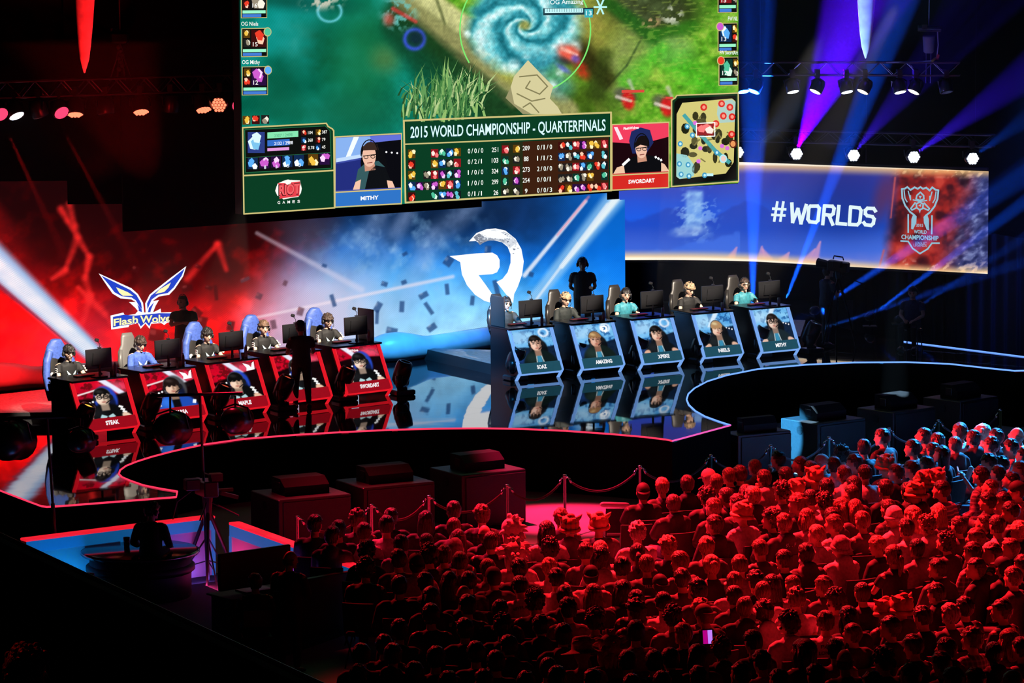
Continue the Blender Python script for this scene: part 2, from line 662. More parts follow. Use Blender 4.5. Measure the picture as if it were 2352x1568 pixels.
def smooth_plan(pl, n=60):
    t = np.linspace(0, 1, len(pl))
    s = np.linspace(0, 1, n)
    # Catmull-Rom through the points
    out = []
    for u in s:
        f = u * (len(pl) - 1)
        i = min(int(f), len(pl) - 2)
        w = f - i
        p0, p1, p2, p3 = (np.array(pl[max(0, min(len(pl) - 1, k))]) for k in (i - 1, i, i + 1, i + 2))
        out.append(0.5 * (2 * p1 + (p2 - p0) * w + (2 * p0 - 5 * p1 + 4 * p2 - p3) * w * w + (3 * p1 - p0 - 3 * p2 + p3) * w ** 3))
    return [tuple(o) for o in out]


def paint_wall(x, y):
    n1, n2, n3 = fbm(x, y, 90, 1), fbm(x + y * .4, y - x * .2, 34, 5), fbm(x * .5, y, 30, 9)
    v = sst(480, 830, y + 60 * (n1 - .5)) * (0.55 + 0.45 * sst(420, 60, x) + .25 * ell(x, y, 600, 730, 150, 120, 0, .9))
    # red side
    v = v ** 1.35 * (.72 + .55 * n2)
    red = 40 + 330 * v * (0.30 + 1.15 * n1) + 170 * np.clip(n2 - .5, 0, 1)
    C = np.stack([red, 4 + 22 * v * n2, 6 + 28 * v * n3], -1)
    C = mix(C, (24, 2, 4), 0.75 * (1 - sst(420, 560, y)) * (1 - 0.5 * n1))
    # veins of flame
    for pts in ([(140, 480), (178, 545), (150, 620), (120, 640)], [(178, 545), (205, 590), (196, 640), (208, 680), (190, 740)], [(160, 470), (172, 520), (178, 545)], [(430, 640), (500, 560), (520, 620)], [(300, 800), (240, 720), (180, 660)]):
        for a, b in zip(pts[:-1], pts[1:]):
            C = mix(C, (255, 40, 38), 0.8 * seg(x, y, *a, *b, 8, 5, .95) * (0.35 + n2))
    C = mix(C, (255, 55, 80), 0.55 * ell(x, y, 190, 810, 150, 90, -.3, .9))
    C = mix(C, (255, 90, 90), 0.4 * ell(x, y, 640, 700, 120, 80, -.3, .9))
    # blue side
    b1 = ramp(sst(470, 780, y + 60 * (n1 - .5)), [(0, (14, 46, 96)), (.3, (16, 100, 196)), (.6, (50, 156, 246)), (.85, (130, 206, 255)), (1, (160, 220, 255))])
    b1 = b1 * (0.86 + 0.42 * n2)[..., None]
    b1 = mix(b1, (16, 34, 60), 0.6 * ell(x, y, 1000, 490, 170, 50, -.05, .8))
    b1 = mix(b1, (8, 120, 240), sst(1180, 1420, x) * .75 * (1 - .4 * sst(640, 760, y)))
    b1 = mix(b1, (150, 205, 245), 0.55 * ell(x, y, 900, 690, 190, 80, -.25, .9))
    s = sst(560, 800, x + 0.35 * (y - 640) + 110 * (n1 - .5))
    C = C * (1 - s[..., None]) + b1 * s[..., None]
    C = mix(C, (236, 180, 212), 0.75 * ell(x, y, 720, 730, 105, 105, .5, .95))
    C = mix(C, (205, 215, 240), 0.55 * ell(x, y, 770, 700, 90, 70, .5, .95))
    C = mix(C, (120, 120, 150), 0.35 * ell(x, y, 730, 560, 90, 60, .5, .9))
    # wispy smoke
    C = mix(C, (150, 200, 240), 0.65 * np.clip(fbm(x * 1.2 + y * .9, y - x * .9, 40, 23) - .55, 0, 1) * 3 * ell(x, y, 900, 600, 170, 120, -.6, .8))
    for a in ((935, 490, 850, 640), (1000, 540, 920, 700), (880, 480, 830, 560), (1090, 470, 980, 560)):
        C = mix(C, (170, 190, 235), .35 * seg(x, y, *a, 16, 30, .9) * (.3 + n2 * 1.2))
    # light streaks
    C = mix(C, (255, 235, 245), 0.6 * seg(x, y, 560, 735, 1040, 635, 3, 4, .9))
    C = mix(C, (235, 225, 245), 0.45 * seg(x, y, 590, 535, 830, 665, 4, 7, .9))
    C = mix(C, (235, 240, 255), 0.9 * seg(x, y, 1345, 462, 1205, 632, 4, 5, .7))
    C = mix(C, (255, 130, 160), .5 * seg(x, y, 1352, 452, 1280, 540, 3, 2, .7))
    C = mix(C, (150, 205, 250), 0.75 * seg(x, y, 1412, 455, 1212, 705, 22, 13, .5))
    C = mix(C, (240, 252, 255), 0.95 * seg(x, y, 1418, 452, 1290, 612, 9, 5, .6))
    C = mix(C, (225, 240, 255), 0.8 * seg(x, y, 1395, 470, 1230, 690, 4, 3, .7))
    w = seg(x, y, -240, 384, 235, 830, 48, 20, .35)
    C = mix(C, (150, 205, 250), w * .95)
    C = mix(C, (248, 248, 255), seg(x, y, -240, 398, 230, 826, 28, 12, .6) * (.55 + .6 * n3))
    C = mix(C, (120, 30, 60), .7 * seg(x, y, -30, 632, 170, 800, 5, 2, .6))
    # flying debris
    rnd = random.Random(4)
    deb = [(563, 642, 14, 5, -.4), (496, 672, 5, 22, -.1), (312, 618, 10, 9, .3), (430, 662, 16, 9, -.2), (595, 680, 9, 9, .4), (465, 740, 13, 16, .2), (530, 748, 10, 14, .2), (580, 738, 11, 13, .3),
           (628, 745, 8, 13, -.2), (452, 716, 16, 10, .7), (360, 770, 22, 18, .2), (725, 765, 20, 8, .1), (868, 705, 9, 15, .5), (866, 728, 5, 20, .05), (923, 704, 7, 16, .05), (973, 678, 14, 8, -.5),
           (985, 708, 6, 20, -.6), (1027, 664, 6, 16, -.1), (1030, 600, 12, 14, .6), (930, 583, 8, 5, -.5), (928, 648, 8, 6, -.4), (883, 652, 9, 7, .3), (1140, 660, 7, 22, -.25), (1085, 690, 6, 14, .1),
           (1120, 580, 9, 20, .1), (1220, 630, 7, 7, .3), (900, 760, 16, 10, .2), (992, 752, 14, 9, -.6), (690, 715, 9, 12, .3), (765, 690, 6, 18, -.3), (455, 612, 9, 6, .5), (480, 660, 10, 6, .4), (655, 650, 6, 8, .4), (745, 610, 7, 5, .3)]
    for (cx, cy, hw, hh, a) in deb:
        dark = (70, 10, 14) if cx < 560 else (96, 60, 74) if cx < 700 else (34, 66, 120)
        C = mix(C, dark, .72 * rct(x, y, cx, cy, hw * .8, hh * .8, a, 2.2))
        if hw > 8: C = mix(C, (230, 235, 250) if cx > 700 else (250, 120, 110), .28 * rct(x, y, cx - hw * .4, cy - hh * .4, hw * .3, hh * .3, a, 2.5))
    # black teaser shade at the very top left comes from the cloth in front; fine LED pixel rows
    C = C * (0.93 + 0.07 * np.sin(x * 1.3) * np.sin(y * 1.3))[..., None]
    return C


def build_wall():
    plan = smooth_plan(WPLAN)
    W = Wall(plan)
    thing = empty('led_wall', (0, 78, STAGE), 0, 'wide curved video wall behind the teams, red on the left and blue on the right', 'video wall')
    thing_inv = thing.location
    pic = Picture(lambda x, y, l=0: W.at(x, y, l) - thing_inv)
    zs = np.linspace(1.5, 5.35, 176)
    P = W.grid(600, zs)
    xy = proj_np(P.reshape(-1, 3))
    xy = (xy[0].reshape(P.shape[:2]), xy[1].reshape(P.shape[:2]))
    # right third is only as tall as the panels there
    P2 = P - np.array(thing_inv)
    pic.grid(P2, paint_wall, xy)
    keep = []
    xs, ys = xy[0].ravel(), xy[1].ravel()
    gx = xs[pic.gf].mean(1)
    gy = ys[pic.gf].mean(1)
    pic.gf = pic.gf[~((gx > 1394) & (gy < 458))]
    o3 = lambda pts: [(u / 3 + 784, v / 3 + 480) for u, v in pts]
    o5 = lambda pts: [(u / 3, v / 3 + 480) for u, v in pts]
    # round R emblem
    outer = o3([(878, 222), (930, 165), (1000, 138), (1062, 133), (1130, 148), (1200, 205), (1240, 275), (1256, 360), (1245, 450), (1215, 535), (1190, 585), (1183, 650), (1068, 502), (1110, 480), (1145, 435), (1165, 370), (1165, 310), (1145, 260), (1105, 228), (1050, 215), (970, 218)])
    inner = o3([(745, 324), (930, 305), (1040, 300), (1072, 318), (1090, 350), (1090, 400), (1072, 435), (1040, 448), (945, 455), (1000, 530), (1055, 610), (1048, 650), (985, 632), (920, 590), (865, 525), (830, 450), (818, 365)])
    pic.poly(outer, (246, 250, 255), 1).poly(inner, (250, 252, 255), 1)
    rnd = random.Random(8)
    for a0, a1, g in ((-2.30, -1.95, (128, 134, 148)), (-1.95, -1.45, (146, 152, 164)), (-1.45, -1.0, (174, 180, 190)), (-1.0, -.62, (206, 211, 220))):
        ar = np.linspace(a0, a1, 8)
        pic.poly(o3([(1045 + 205 * math.cos(a), 348 + 206 * math.sin(a)) for a in ar] + [(1045 + 137 * math.cos(a), 348 + 134 * math.sin(a)) for a in ar[::-1]]), g, 2)
    for i in range(300):      # worn grey flakes on the top of the emblem
        a = rnd.triangular(-2.35, -0.25, -1.7)
        r = rnd.uniform(142, 198)
        cx, cy = 1045 + r * math.cos(a), 348 + r * math.sin(a)
        s = rnd.uniform(3, 9)
        g = rnd.choice([(150, 158, 172), (216, 222, 230), (110, 118, 138), (190, 196, 206)])
        pic.poly(o3([(cx - s, cy - s * .3), (cx + s * .6, cy - s * .4), (cx + s, cy + s * .4), (cx - s * .3, cy + s * .3)]), g, 3)
    # winged ears emblem and lettering
    blue, white, cream = (34, 66, 196), (250, 250, 255), (255, 246, 178)
    L = [(680, 443), (905, 545), (950, 585), (985, 645), (993, 712), (958, 712), (932, 680), (905, 655), (888, 640), (935, 640), (905, 622), (830, 615), (775, 582), (735, 525)]
    Lb = [(697, 458), (895, 556), (940, 592), (972, 648), (978, 690), (960, 672), (935, 628), (905, 608), (838, 600), (787, 572), (750, 522)]
    Le = [(798, 537), (880, 572), (918, 597), (845, 597), (820, 575)]
    Rr = [(1283, 393), (1262, 462), (1205, 548), (1165, 590), (1095, 602), (1050, 634), (1095, 626), (1072, 665), (1055, 708), (1003, 712), (1000, 650), (1030, 590), (1065, 560), (1180, 470)]
    Rb = [(1272, 408), (1250, 460), (1195, 540), (1155, 578), (1090, 590), (1045, 622), (1015, 690), (1012, 650), (1040, 595), (1075, 568), (1188, 478)]
    Re = [(1176, 505), (1160, 540), (1130, 570), (1068, 585), (1095, 555)]
    for pl, c, l in ((L, white, 1), (Rr, white, 1), (Lb, blue, 2), (Rb, blue, 2), (Le, cream, 3), (Re, cream, 3)):
        pic.poly(o5(pl), c, l)
    pic.poly(o5([(945, 655), (975, 690), (980, 730), (950, 730), (955, 690)]), blue, 3).poly(o5([(1060, 640), (1040, 690), (1030, 730), (1012, 730), (1025, 680)]), blue, 3)
    ban = [(760, 733), (848, 712), (860, 733), (930, 722), (950, 700), (985, 712), (1060, 708), (1105, 685), (1108, 712), (1250, 706), (1262, 772), (1150, 782), (1130, 798), (1108, 784), (1040, 790), (1028, 824), (1000, 788), (968, 824), (948, 786), (890, 798), (884, 812), (765, 829)]
    pic.poly(o5(ban), white, 4)
    cx, cy = 1000, 762
    pic.poly(o5([(776, 742), (850, 727), (930, 733), (1095, 716), (1240, 718), (1248, 764), (1040, 776), (1026, 806), (1002, 778), (968, 808), (950, 776), (880, 792), (776, 815)]), blue, 5)
    t5 = lambda u, v: (u / 3, v / 3 + 480)
    pic.text('Flash', *t5(776, 806), *t5(952, 783), 17.5, (30, 50, 160), 6, .05)
    pic.text('Flash', *t5(780, 804), *t5(948, 781), 16.5, cream, 7, .025)
    pic.text('Wolves', *t5(958, 784), *t5(1206, 772), 18.0, (30, 50, 160), 6, .05)
    pic.text('Wolves', *t5(962, 783), *t5(1202, 771), 17.0, cream, 7, .025)
    pic.build('display', thing, label='glowing picture with two team emblems')
    # cabinet backing so that the wall has depth
    bk = MB()
    pl = [(p[0], p[1] + .05) for p in plan]
    v = [(p[0] - thing_inv.x, p[1] - thing_inv.y, z - thing_inv.z) for p in pl for z in (STAGE, 3.9)] + [(p[0] - thing_inv.x, p[1] + .15 - thing_inv.y, z - thing_inv.z) for p in pl for z in (STAGE, 3.9)]
    n = len(pl)
    f = []
    for i in range(n - 1):
        f += [(2 * i + 1, 2 * i, 2 * i + 2, 2 * i + 3), (2 * n + 2 * i, 2 * n + 2 * i + 1, 2 * n + 2 * i + 3, 2 * n + 2 * i + 2), (2 * i + 1, 2 * i + 3, 2 * n + 2 * i + 3, 2 * n + 2 * i + 1)]
    f += [(0, 1, 2 * n + 1, 2 * n), (2 * n - 2, 4 * n - 2, 4 * n - 1, 2 * n - 1)]
    bk.add(v, f).build('cabinet', BLACK, thing)


build_wall()

# padded roll at the foot of the wall: left piece and right piece
def roll(pts, r, col, label):
    P = [px(x, y, STAGE) for x, y in pts]
    q = smooth_plan([(p.x, p.y) for p in P], 40)
    rr = [r * (0.75 + 0.25 * math.sin(math.pi * min(1, (i + .5) / 12))) for i in range(40)]
    MB().tube([(a, b, STAGE + k) for (a, b), k in zip(q, rr)], rr, 16).build('padded_roll', mat('vinyl_roll', (0.42, 0.42, 0.42), 0.38, noise=.1, nscale=3), None, True, label=label, cat='padded roll')


roll([(-130, 905), (0, 900), (110, 890), (300, 878), (520, 862), (700, 845), (800, 834)], 0.30, None, 'long padded roll along the foot of the red half of the video wall')
roll([(862, 832), (930, 828), (1030, 814), (1128, 799), (1260, 778), (1420, 757)], 0.31, None, 'long padded roll along the foot of the blue half of the video wall')
# ------------------------------------------------------------------ big hanging game screen
MS_L = pd(559, 491, 70.0)
MS_R = px(1696, 420, MS_L.z)
GRASS = random.Random(21)


def paint_game(x, y):
    n1, n2, n3 = fbm(x, y, 80, 31), fbm(x, y * 1.3, 26, 35), fbm(x, y, 9, 41, 2)
    # river on the left
    C = ramp(n1, [(.2, (2, 92, 70)), (.45, (8, 116, 92)), (.6, (14, 134, 116)), (.8, (30, 152, 136))])
    C = mix(C, (4, 150, 150), .7 * ell(x, y, 640, 60, 90, 150, .1, .9) * n1)
    C = mix(C, (60, 160, 150), .6 * ell(x, y, 690, 90, 50, 50, 0, .9) * n2)
    C = mix(C, (6, 78, 50), .75 * ell(x, y, 745, 120, 40, 70, .1, .8) * (.4 + n2))
    C = mix(C, (10, 84, 58), .6 * ell(x, y, 640, 200, 50, 60, .6, .9))
    C = mix(C, (24, 110, 60), .7 * ell(x, y, 840, 130, 70, 110, .2, .9))
    C = mix(C, (92, 122, 62), .6 * ell(x, y, 885, 135, 30, 28, .3, .9))
    C = mix(C, (20, 96, 66), .5 * ell(x, y, 800, 260, 140, 40, 0, .9))
    C = mix(C, (10, 60, 48), .6 * ell(x, y, 680, 4, 110, 18, .1, .9))
    # grass ground on the right
    g = ramp(n2, [(.2, (58, 116, 20)), (.5, (96, 168, 38)), (.8, (150, 190, 66))])
    g = mix(g, (150, 140, 62), ell(x, y, 1370, 70, 95, 100, .3, .8) * (.45 + .7 * n1))
    g = mix(g, (128, 148, 84), .8 * ell(x, y, 1445, 130, 50, 110, .35, .6) * (.5 + .5 * n2))
    g = mix(g, (118, 160, 92), .7 * ell(x, y, 1540, 110, 50, 40, .2, .6))
    g = mix(g, (60, 190, 30), .55 * seg(x, y, 1440, 190, 1520, 110, 20, 16, .9))
    g = mix(g, (70, 196, 40), .55 * seg(x, y, 1560, 150, 1660, 220, 34, 20, .9))
    g = mix(g, (40, 44, 26), .9 * ell(x, y, 1500, 10, 110, 62, .15, .5))
    g = mix(g, (86, 104, 62), .7 * ell(x, y, 1480, 10, 60, 40, .15, .8) * n2 * 1.6)
    g = mix(g, (30, 92, 24), .8 * seg(x, y, 1395, 5, 1500, 85, 14, 18, .6))
    g = mix(g, (40, 110, 24), .7 * seg(x, y, 1500, 80, 1590, 60, 12, 14, .6))
    g = mix(g, (66, 92, 44), .8 * seg(x, y, 1475, 85, 1440, 150, 2.5, 2.5, .8) + .8 * seg(x, y, 1440, 150, 1385, 210, 2.5, 2.5, .8))
    g = mix(g, (60, 76, 20), .7 * ell(x, y, 1350, 235, 80, 40, .2, .8))
    s = sst(-14, 14, x - (1010 + y * .9) + 30 * (n2 - .5))
    C = C * (1 - s[..., None]) + g * s[..., None]
    # dark bank under the ridge
    C = mix(C, (26, 58, 24), .92 * seg(x, y, 930, 40, 1150, 250, 48, 60, .45))
    C = mix(C, (14, 70, 44), .8 * seg(x, y, 905, 70, 1060, 250, 26, 36, .7))
    # pale stone ridge
    C = mix(C, (150, 148, 92), .95 * seg(x, y, 935, -20, 1290, 262, 40, 40, .22))
    C = mix(C, (206, 206, 140), .95 * seg(x, y, 960, -18, 1235, 175, 20, 20, .5) * (.5 + n2))
    C = mix(C, (92, 98, 58), .7 * seg(x, y, 905, 0, 1180, 240, 7, 9, .8) * (.4 + n2))
    C = mix(C, (96, 104, 60), .8 * seg(x, y, 1000, -10, 1022, 55, 4, 3, .7) + .6 * seg(x, y, 1085, 110, 1120, 150, 4, 3, .7))
    C = mix(C, (178, 176, 52), .85 * ell(x, y, 1160, 130, 34, 62, -.5, .5) * (.55 + .6 * n3))
    # whirlpool
    dx, dy = (x - 1205) / 140.0, (y - 58) / 118.0
    r, a = np.hypot(dx, dy), np.arctan2(dy, dx)
    sw = .5 + .5 * np.sin(a * 3 + 7.5 * np.log(r + .07) + 3 * fbm(x, y, 22, 51))
    wm = 1 - sst(.78, 1.08, r + .16 * (n2 - .5))
    sw2 = .5 + .5 * np.sin(a * 7 + 15 * np.log(r + .07) + 6 * n2)
    wc = ramp(sw * .65 + .2 * n3 + .2 * sw2, [(.1, (22, 108, 122)), (.45, (66, 166, 180)), (.75, (136, 212, 216)), (1, (222, 246, 246))])
    C = mix(C, (0, 0, 0), 0 * wm)
    C = C * (1 - wm[..., None]) + wc * wm[..., None]
    C = mix(C, (150, 150, 70), .9 * ell(x, y, 1205, 58, 13, 11, 0, .6))
    C = mix(C, (60, 150, 168), .7 * seg(x, y, 1235, 150, 1290, 200, 40, 26, .8) * (.5 + .5 * n2))
    # shadows
    C = mix(C, (44, 40, 14), .92 * seg(x, y, 1335, 120, 1390, 180, 28, 22, .7))
    C = mix(C, (46, 60, 20), .7 * seg(x, y, 1390, 130, 1372, 210, 18, 22, .8))
    # glints
    for (cx, cy, s_) in ((1268, 195, 10), (1322, 105, 12), (1180, 150, 12), (1073, 78, 7), (1286, 165, 8)):
        C = mix(C, (235, 255, 250), .8 * ell(x, y, cx, cy, s_, s_, 0, .9) * (.4 + n3))
    C = mix(C, (232, 236, 214), .8 * ell(x, y, 1545, 35, 24, 20, -.5, .6) * sst(.52, .6, n3))
    C = mix(C, (226, 180, 130), .8 * ell(x, y, 1495, 52, 20, 10, -.2, .7) * sst(.5, .6, n3))
    # glowing rings and bursts
    rr = np.hypot(x - 952, (y - 90) / 1.0)
    C = mix(C, (60, 84, 226), .85 * np.exp(-((rr - 22) / 5.0) ** 2))
    C = mix(C, (18, 40, 60), .8 * ell(x, y, 955, 88, 17, 15, .2, .6))
    rr = np.hypot((x - 757), (y - 26) * 1.15)
    C = mix(C, (120, 220, 240), .75 * np.exp(-((rr - 27) / 3.5) ** 2) * (y > 12))
    C = mix(C, (214, 206, 186), .9 * ell(x, y, 742, 4, 40, 16, -.1, .7) * sst(.35, .55, n3))
    C = mix(C, (110, 200, 196), .8 * ell(x, y, 915, 30, 38, 36, .5, .5) * sst(.42, .58, fbm(x, y, 13, 77)))
    C = mix(C, (214, 60, 56), .75 * seg(x, y, 903, 20, 955, 50, 5, 4, .7))
    C = mix(C, (220, 90, 80), .7 * ell(x, y, 893, 44, 12, 14, 0, .8))
    # blurred red spell
    C = mix(C, (230, 88, 70), .95 * ell(x, y, 1306, 122, 26, 18, .35, .5))
    C = mix(C, (255, 190, 170), .8 * seg(x, y, 1292, 112, 1325, 126, 5, 3, .8))
    C = mix(C, (90, 96, 220), .8 * ell(x, y, 1322, 136, 10, 8, .6, .7) + .7 * ell(x, y, 1295, 158, 18, 6, .6, .8))
    C = mix(C, (200, 40, 26), .8 * ell(x, y, 1336, 160, 12, 22, -.6, .8) * (.4 + n3))
    C = mix(C, (40, 30, 40), .6 * ell(x, y, 1296, 140, 22, 8, .4, .8))
    # soldiers at the right as plain red shapes
    for cx, cy in ((1437, 228), (1526, 244)):
        C = mix(C, (86, 84, 72), .85 * ell(x, y, cx - 2, cy - 10, 26, 16, .3, .4))
        C = mix(C, (206, 28, 30), .95 * ell(x, y, cx + 6, cy + 2, 15, 22, -.15, .35))
        C = mix(C, (228, 214, 200), .8 * seg(x, y, cx - 20, cy - 6, cx + 12, cy + 4, 4, 3, .7))
        C = mix(C, (196, 196, 180), .7 * seg(x, y, cx + 8, cy - 42, cx + 18, cy - 20, 5, 3, .9))
    n5 = fbm(x, y, 6, 91, 3)
    C = C * (0.83 + 0.34 * n5 * sst(760, 1100, x) + .17 * sst(1100, 760, x))[..., None] * 1.03
    C = mix(C, (190, 220, 90), .30 * sst(.62, .75, fbm(x * .5 + y * .2, y * 1.6, 7, 95, 2)) * sst(1380, 1460, x) * sst(285, 240, y))
    C = C * (0.94 + 0.06 * np.sin(x * 1.6) * np.sin(y * 1.6))[..., None]
    return C


def build_game_screen():
    u = (MS_R - MS_L).normalized()
    nrm = Vector((u.y, -u.x, 0))
    Wd, Hh = (MS_R - MS_L).length, 6.4
    th = empty('video_screen', MS_L, 0, 'big hanging video screen showing a green game scene and score table', 'video screen')
    W = Wall([(MS_L.x, MS_L.y), (MS_R.x, MS_R.y)], 0.006)
    pic = Picture(lambda x, y, l=0: W.at(x, y, l) - MS_L)
    zs = np.concatenate([np.linspace(0, 4.75, 216), np.linspace(4.9, Hh, 10)]) + MS_L.z
    P = W.grid(500, zs)
    xy = proj_np(P.reshape(-1, 3))
    pic.grid(P - np.array(MS_L), paint_game, (xy[0].reshape(P.shape[:2]), xy[1].reshape(P.shape[:2])))
    gold, dkg, blk = (200, 186, 120), (10, 58, 34), (14, 16, 14)
    sl = -0.0655         # slope of screen-horizontal lines in the frame at the HUD height
    q = pic.quad
    # range ring
    ring = [(1206 + 150 * math.cos(t), 68 + 148 * math.sin(t)) for t in np.linspace(math.radians(-62), math.radians(242), 70)]
    pic.line([p for p in ring if p[1] > -20 and not (1150 < p[0] < 1272 and p[1] > 100)][:0] or ring[:38], 3.2, (120, 226, 110), 1).line(ring[48:], 3.2, (120, 226, 110), 1)
    # grass blades
    for i in range(260):
        bx = GRASS.triangular(905, 1125, 1040)
        by = GRASS.uniform(215, 282) - max(0, (bx - 1010)) * .10
        h = GRASS.uniform(30, 92) * (0.35 + .65 * math.sin(max(.05, (bx - 895) / 235 * 3.1)))
        w = GRASS.uniform(1.4, 3.2)
        b = GRASS.gauss(6, 20)
        c = GRASS.choice([(96, 150, 86), (140, 182, 104), (40, 92, 48), (176, 200, 136), (30, 76, 40), (72, 128, 66)])
        pic.poly([(bx - w, by), (bx + b * .25 - w * .9, by - h * .5), (bx + b, by - h), (bx + b * .25 + w * .9, by - h * .5), (bx + w, by)], c, 1 + (i % 3) * .3)
    # carved stone slab at the end of the ridge
    pic.poly([(1212, 138), (1242, 170), (1270, 198), (1262, 226), (1280, 245), (1290, 262), (1220, 262), (1180, 238), (1172, 200), (1180, 175)], (206, 198, 150), 2)
    pic.poly([(1172, 200), (1180, 238), (1220, 262), (1200, 262), (1160, 225)], (150, 144, 104), 3)
    for pts in ([(1192, 176), (1232, 172), (1256, 198), (1238, 216), (1206, 202), (1216, 186)], [(1186, 215), (1220, 232), (1250, 226)], [(1200, 246), (1216, 236), (1236, 258)]):
        pic.line(pts, 3, (128, 122, 84), 4)
    # floating champion bar: name, health
    pic.text('OG Amazing', 1262, 10, 1338, 8, 11, (225, 240, 240), 4, .01)
    q(1247, 19, 1363, 35, (30, 60, 70), 2, -1.5).quad(1250, 20, 1338, 30, (190, 238, 240), 3, -1.2)
    for i in range(15): q(1255 + i * 5.6, 20, 1256 + i * 5.6, 27, (60, 110, 120), 4)
    q(1341, 21, 1360, 40, (60, 170, 180), 4).text('13', 1344, 35, 1357, 35, 11, (240, 255, 255), 5)
    for s_ in (0, 60, 120):
        cx, cy = 1378, 16
        a = math.radians(s_)
        pic.line([(cx - 14 * math.cos(a), cy - 18 * math.sin(a)), (cx + 14 * math.cos(a), cy + 18 * math.sin(a))], 4, (180, 240, 236), 2)
    q(1427, 207, 1479, 213, (214, 70, 60), 2, -1).quad(1528, 222, 1545, 227, (214, 70, 60), 2)
    # portraits down the two sides
    def icon(x0, y0, x1, y1, cols, layer=3, seed=0):
        r = random.Random(seed * 7 + int(x0))
        q(x0, y0, x1, y1, cols[0], layer)
        w, h = x1 - x0, y1 - y0
        for k in range(3):
            a, b = r.uniform(.2, .8), r.uniform(.2, .8)
            pic.poly([(x0 + w * min(1, max(0, a + dx)), y0 + h * min(1, max(0, b + dy))) for dx, dy in ((-.3, -.1), (0, -.34), (.26, -.05), (.14, .3), (-.16, .26))], cols[1 + k % (len(cols) - 1)], layer + 1 + k)
    PAL = [[(20, 24, 30), (90, 190, 200), (230, 240, 240)], [(60, 14, 14), (230, 60, 40), (255, 200, 170)], [(16, 40, 80), (90, 170, 240), (240, 250, 255)], [(90, 60, 14), (236, 190, 70), (255, 240, 190)],
           [(40, 14, 60), (200, 90, 200), (250, 210, 250)], [(12, 50, 40), (80, 190, 150), (220, 250, 230)], [(30, 30, 30), (150, 140, 120), (240, 236, 220)], [(140, 20, 30), (255, 120, 120), (255, 230, 220)]]

    def side(x0, y0, name, lvl, nx, flip, k):
        pic.text(name, nx[0], y0 - 6, nx[1], y0 - 6, 9.5, (240, 244, 240), 3, .01)
        w = 60 if not flip else 45
        q(x0, y0, x0 + w, y0 + 66, gold, 1, -1).quad(x0 + 1.5, y0 + 1.5, x0 + w - 1.5, y0 + 64.5, blk, 2, -1)
        a, b = (x0 + 22, x0 + 56) if not flip else (x0 + 4, x0 + 31)
        s0, s1 = (x0 + 4, x0 + 19) if not flip else (x0 + 33, x0 + w - 1)
        icon(a, y0 + 4, b, y0 + 43, PAL[(k * 3 + 6) % 8], 3, k)
        icon(s0, y0 + 4, s1, y0 + 22, PAL[3], 3, k + 2)
        icon(s0, y0 + 25, s1, y0 + 43, PAL[(1, 6)[k % 2]], 3, k + 3)
        pic.text(lvl, a + 2, y0 + 41, a + 13, y0 + 41, 10, (245, 245, 240), 8, .01)
        cxx = b + 2 if not flip else a - 1
        pic.disc(cxx, y0 + 8, 9, 10.5, gold, 7).disc(cxx, y0 + 8, 7.3, 8.6, PAL[(k * 5) % 8][1], 8)
        q(x0 + 3, y0 + 48, x0 + w - 4, y0 + 55, (150, 238, 196), 3, -.6).quad(x0 + 3, y0 + 56.5, x0 + w - (14 if k != 2 else 4), y0 + 63.5, (66, 120, 206), 3, -.6)
    side(553, -24, 'OG', '16', (554, 575), False, 0)
    side(554, 65, 'OG Niels', '15', (553, 592), False, 1)
    side(555, 153, 'OG Mithy', '12', (555, 596), False, 2)
    side(1648, -36, 'FW', '15', (1668, 1690), True, 3)
    side(1648, 53, 'FW NL', '13', (1671, 1693), True, 4)
    side(1650, 131, 'FW SwordArt', '12', (1652, 1694), True, 5)
    for i, k in enumerate((3, 1, 6)): icon(556 + i * 21.5, 266 - i, 574 + i * 21.5, 286 - i, PAL[k], 3, i)
    # bottom-left player box
    def frame(pts, w=3.2, l=4): pic.line(pts, w, gold, l, True)
    bx = [(556, 293), (748, 283), (752, 290), (762, 296), (765, 300), (767, 477), (559, 491)]
    pic.poly(bx, dkg, 1)
    frame(bx)
    pic.poly([(561, 298), (746, 289), (757, 300), (760, 386), (563, 396)], blk, 2)
    pic.line([(559, 403), (766, 391)], 3.5, gold, 4).line([(564, 362), (757, 350)], 1, (40, 110, 70), 3).line([(561, 298), (746, 289), (757, 300), (760, 386), (563, 396)], 1.2, (40, 120, 76), 3, True)
    icon(568, 303, 607, 351, [(44, 60, 130), (214, 240, 250), (120, 190, 230)], 3, 5)
    q(613, 304, 684, 318, (130, 222, 170), 3, -4).quad(613, 322, 664, 336, (52, 108, 196), 3, -3).quad(613, 340, 663, 347, (222, 150, 214), 3, -2.5)
    pic.text('2307 / 2498', 628, 315, 670, 312, 7, (90, 170, 130), 5, .01).text('2132 / 2988', 628, 333, 671, 330.5, 7.5, (244, 248, 255), 5, .01)
    for i, (a, b) in enumerate((('104', '387'), ('368', '79'), ('0.78', '45'))):
        yy = 308 + i * 17.3
        icon(691, yy - 10, 702, yy + 3, PAL[(1, 2, 7)[i]], 3, i)
        icon(724, yy - 11, 735, yy + 2, PAL[(3, 1, 2)[i]], 3, i + 1)
        pic.text(a, 706, yy, 706 + 3.6 * len(a), yy - .6, 7.5, (240, 240, 232), 4, .01).text(b, 738, yy - 1.5, 738 + 4 * len(b), yy - 2, 7.5, (240, 240, 232), 4, .01)
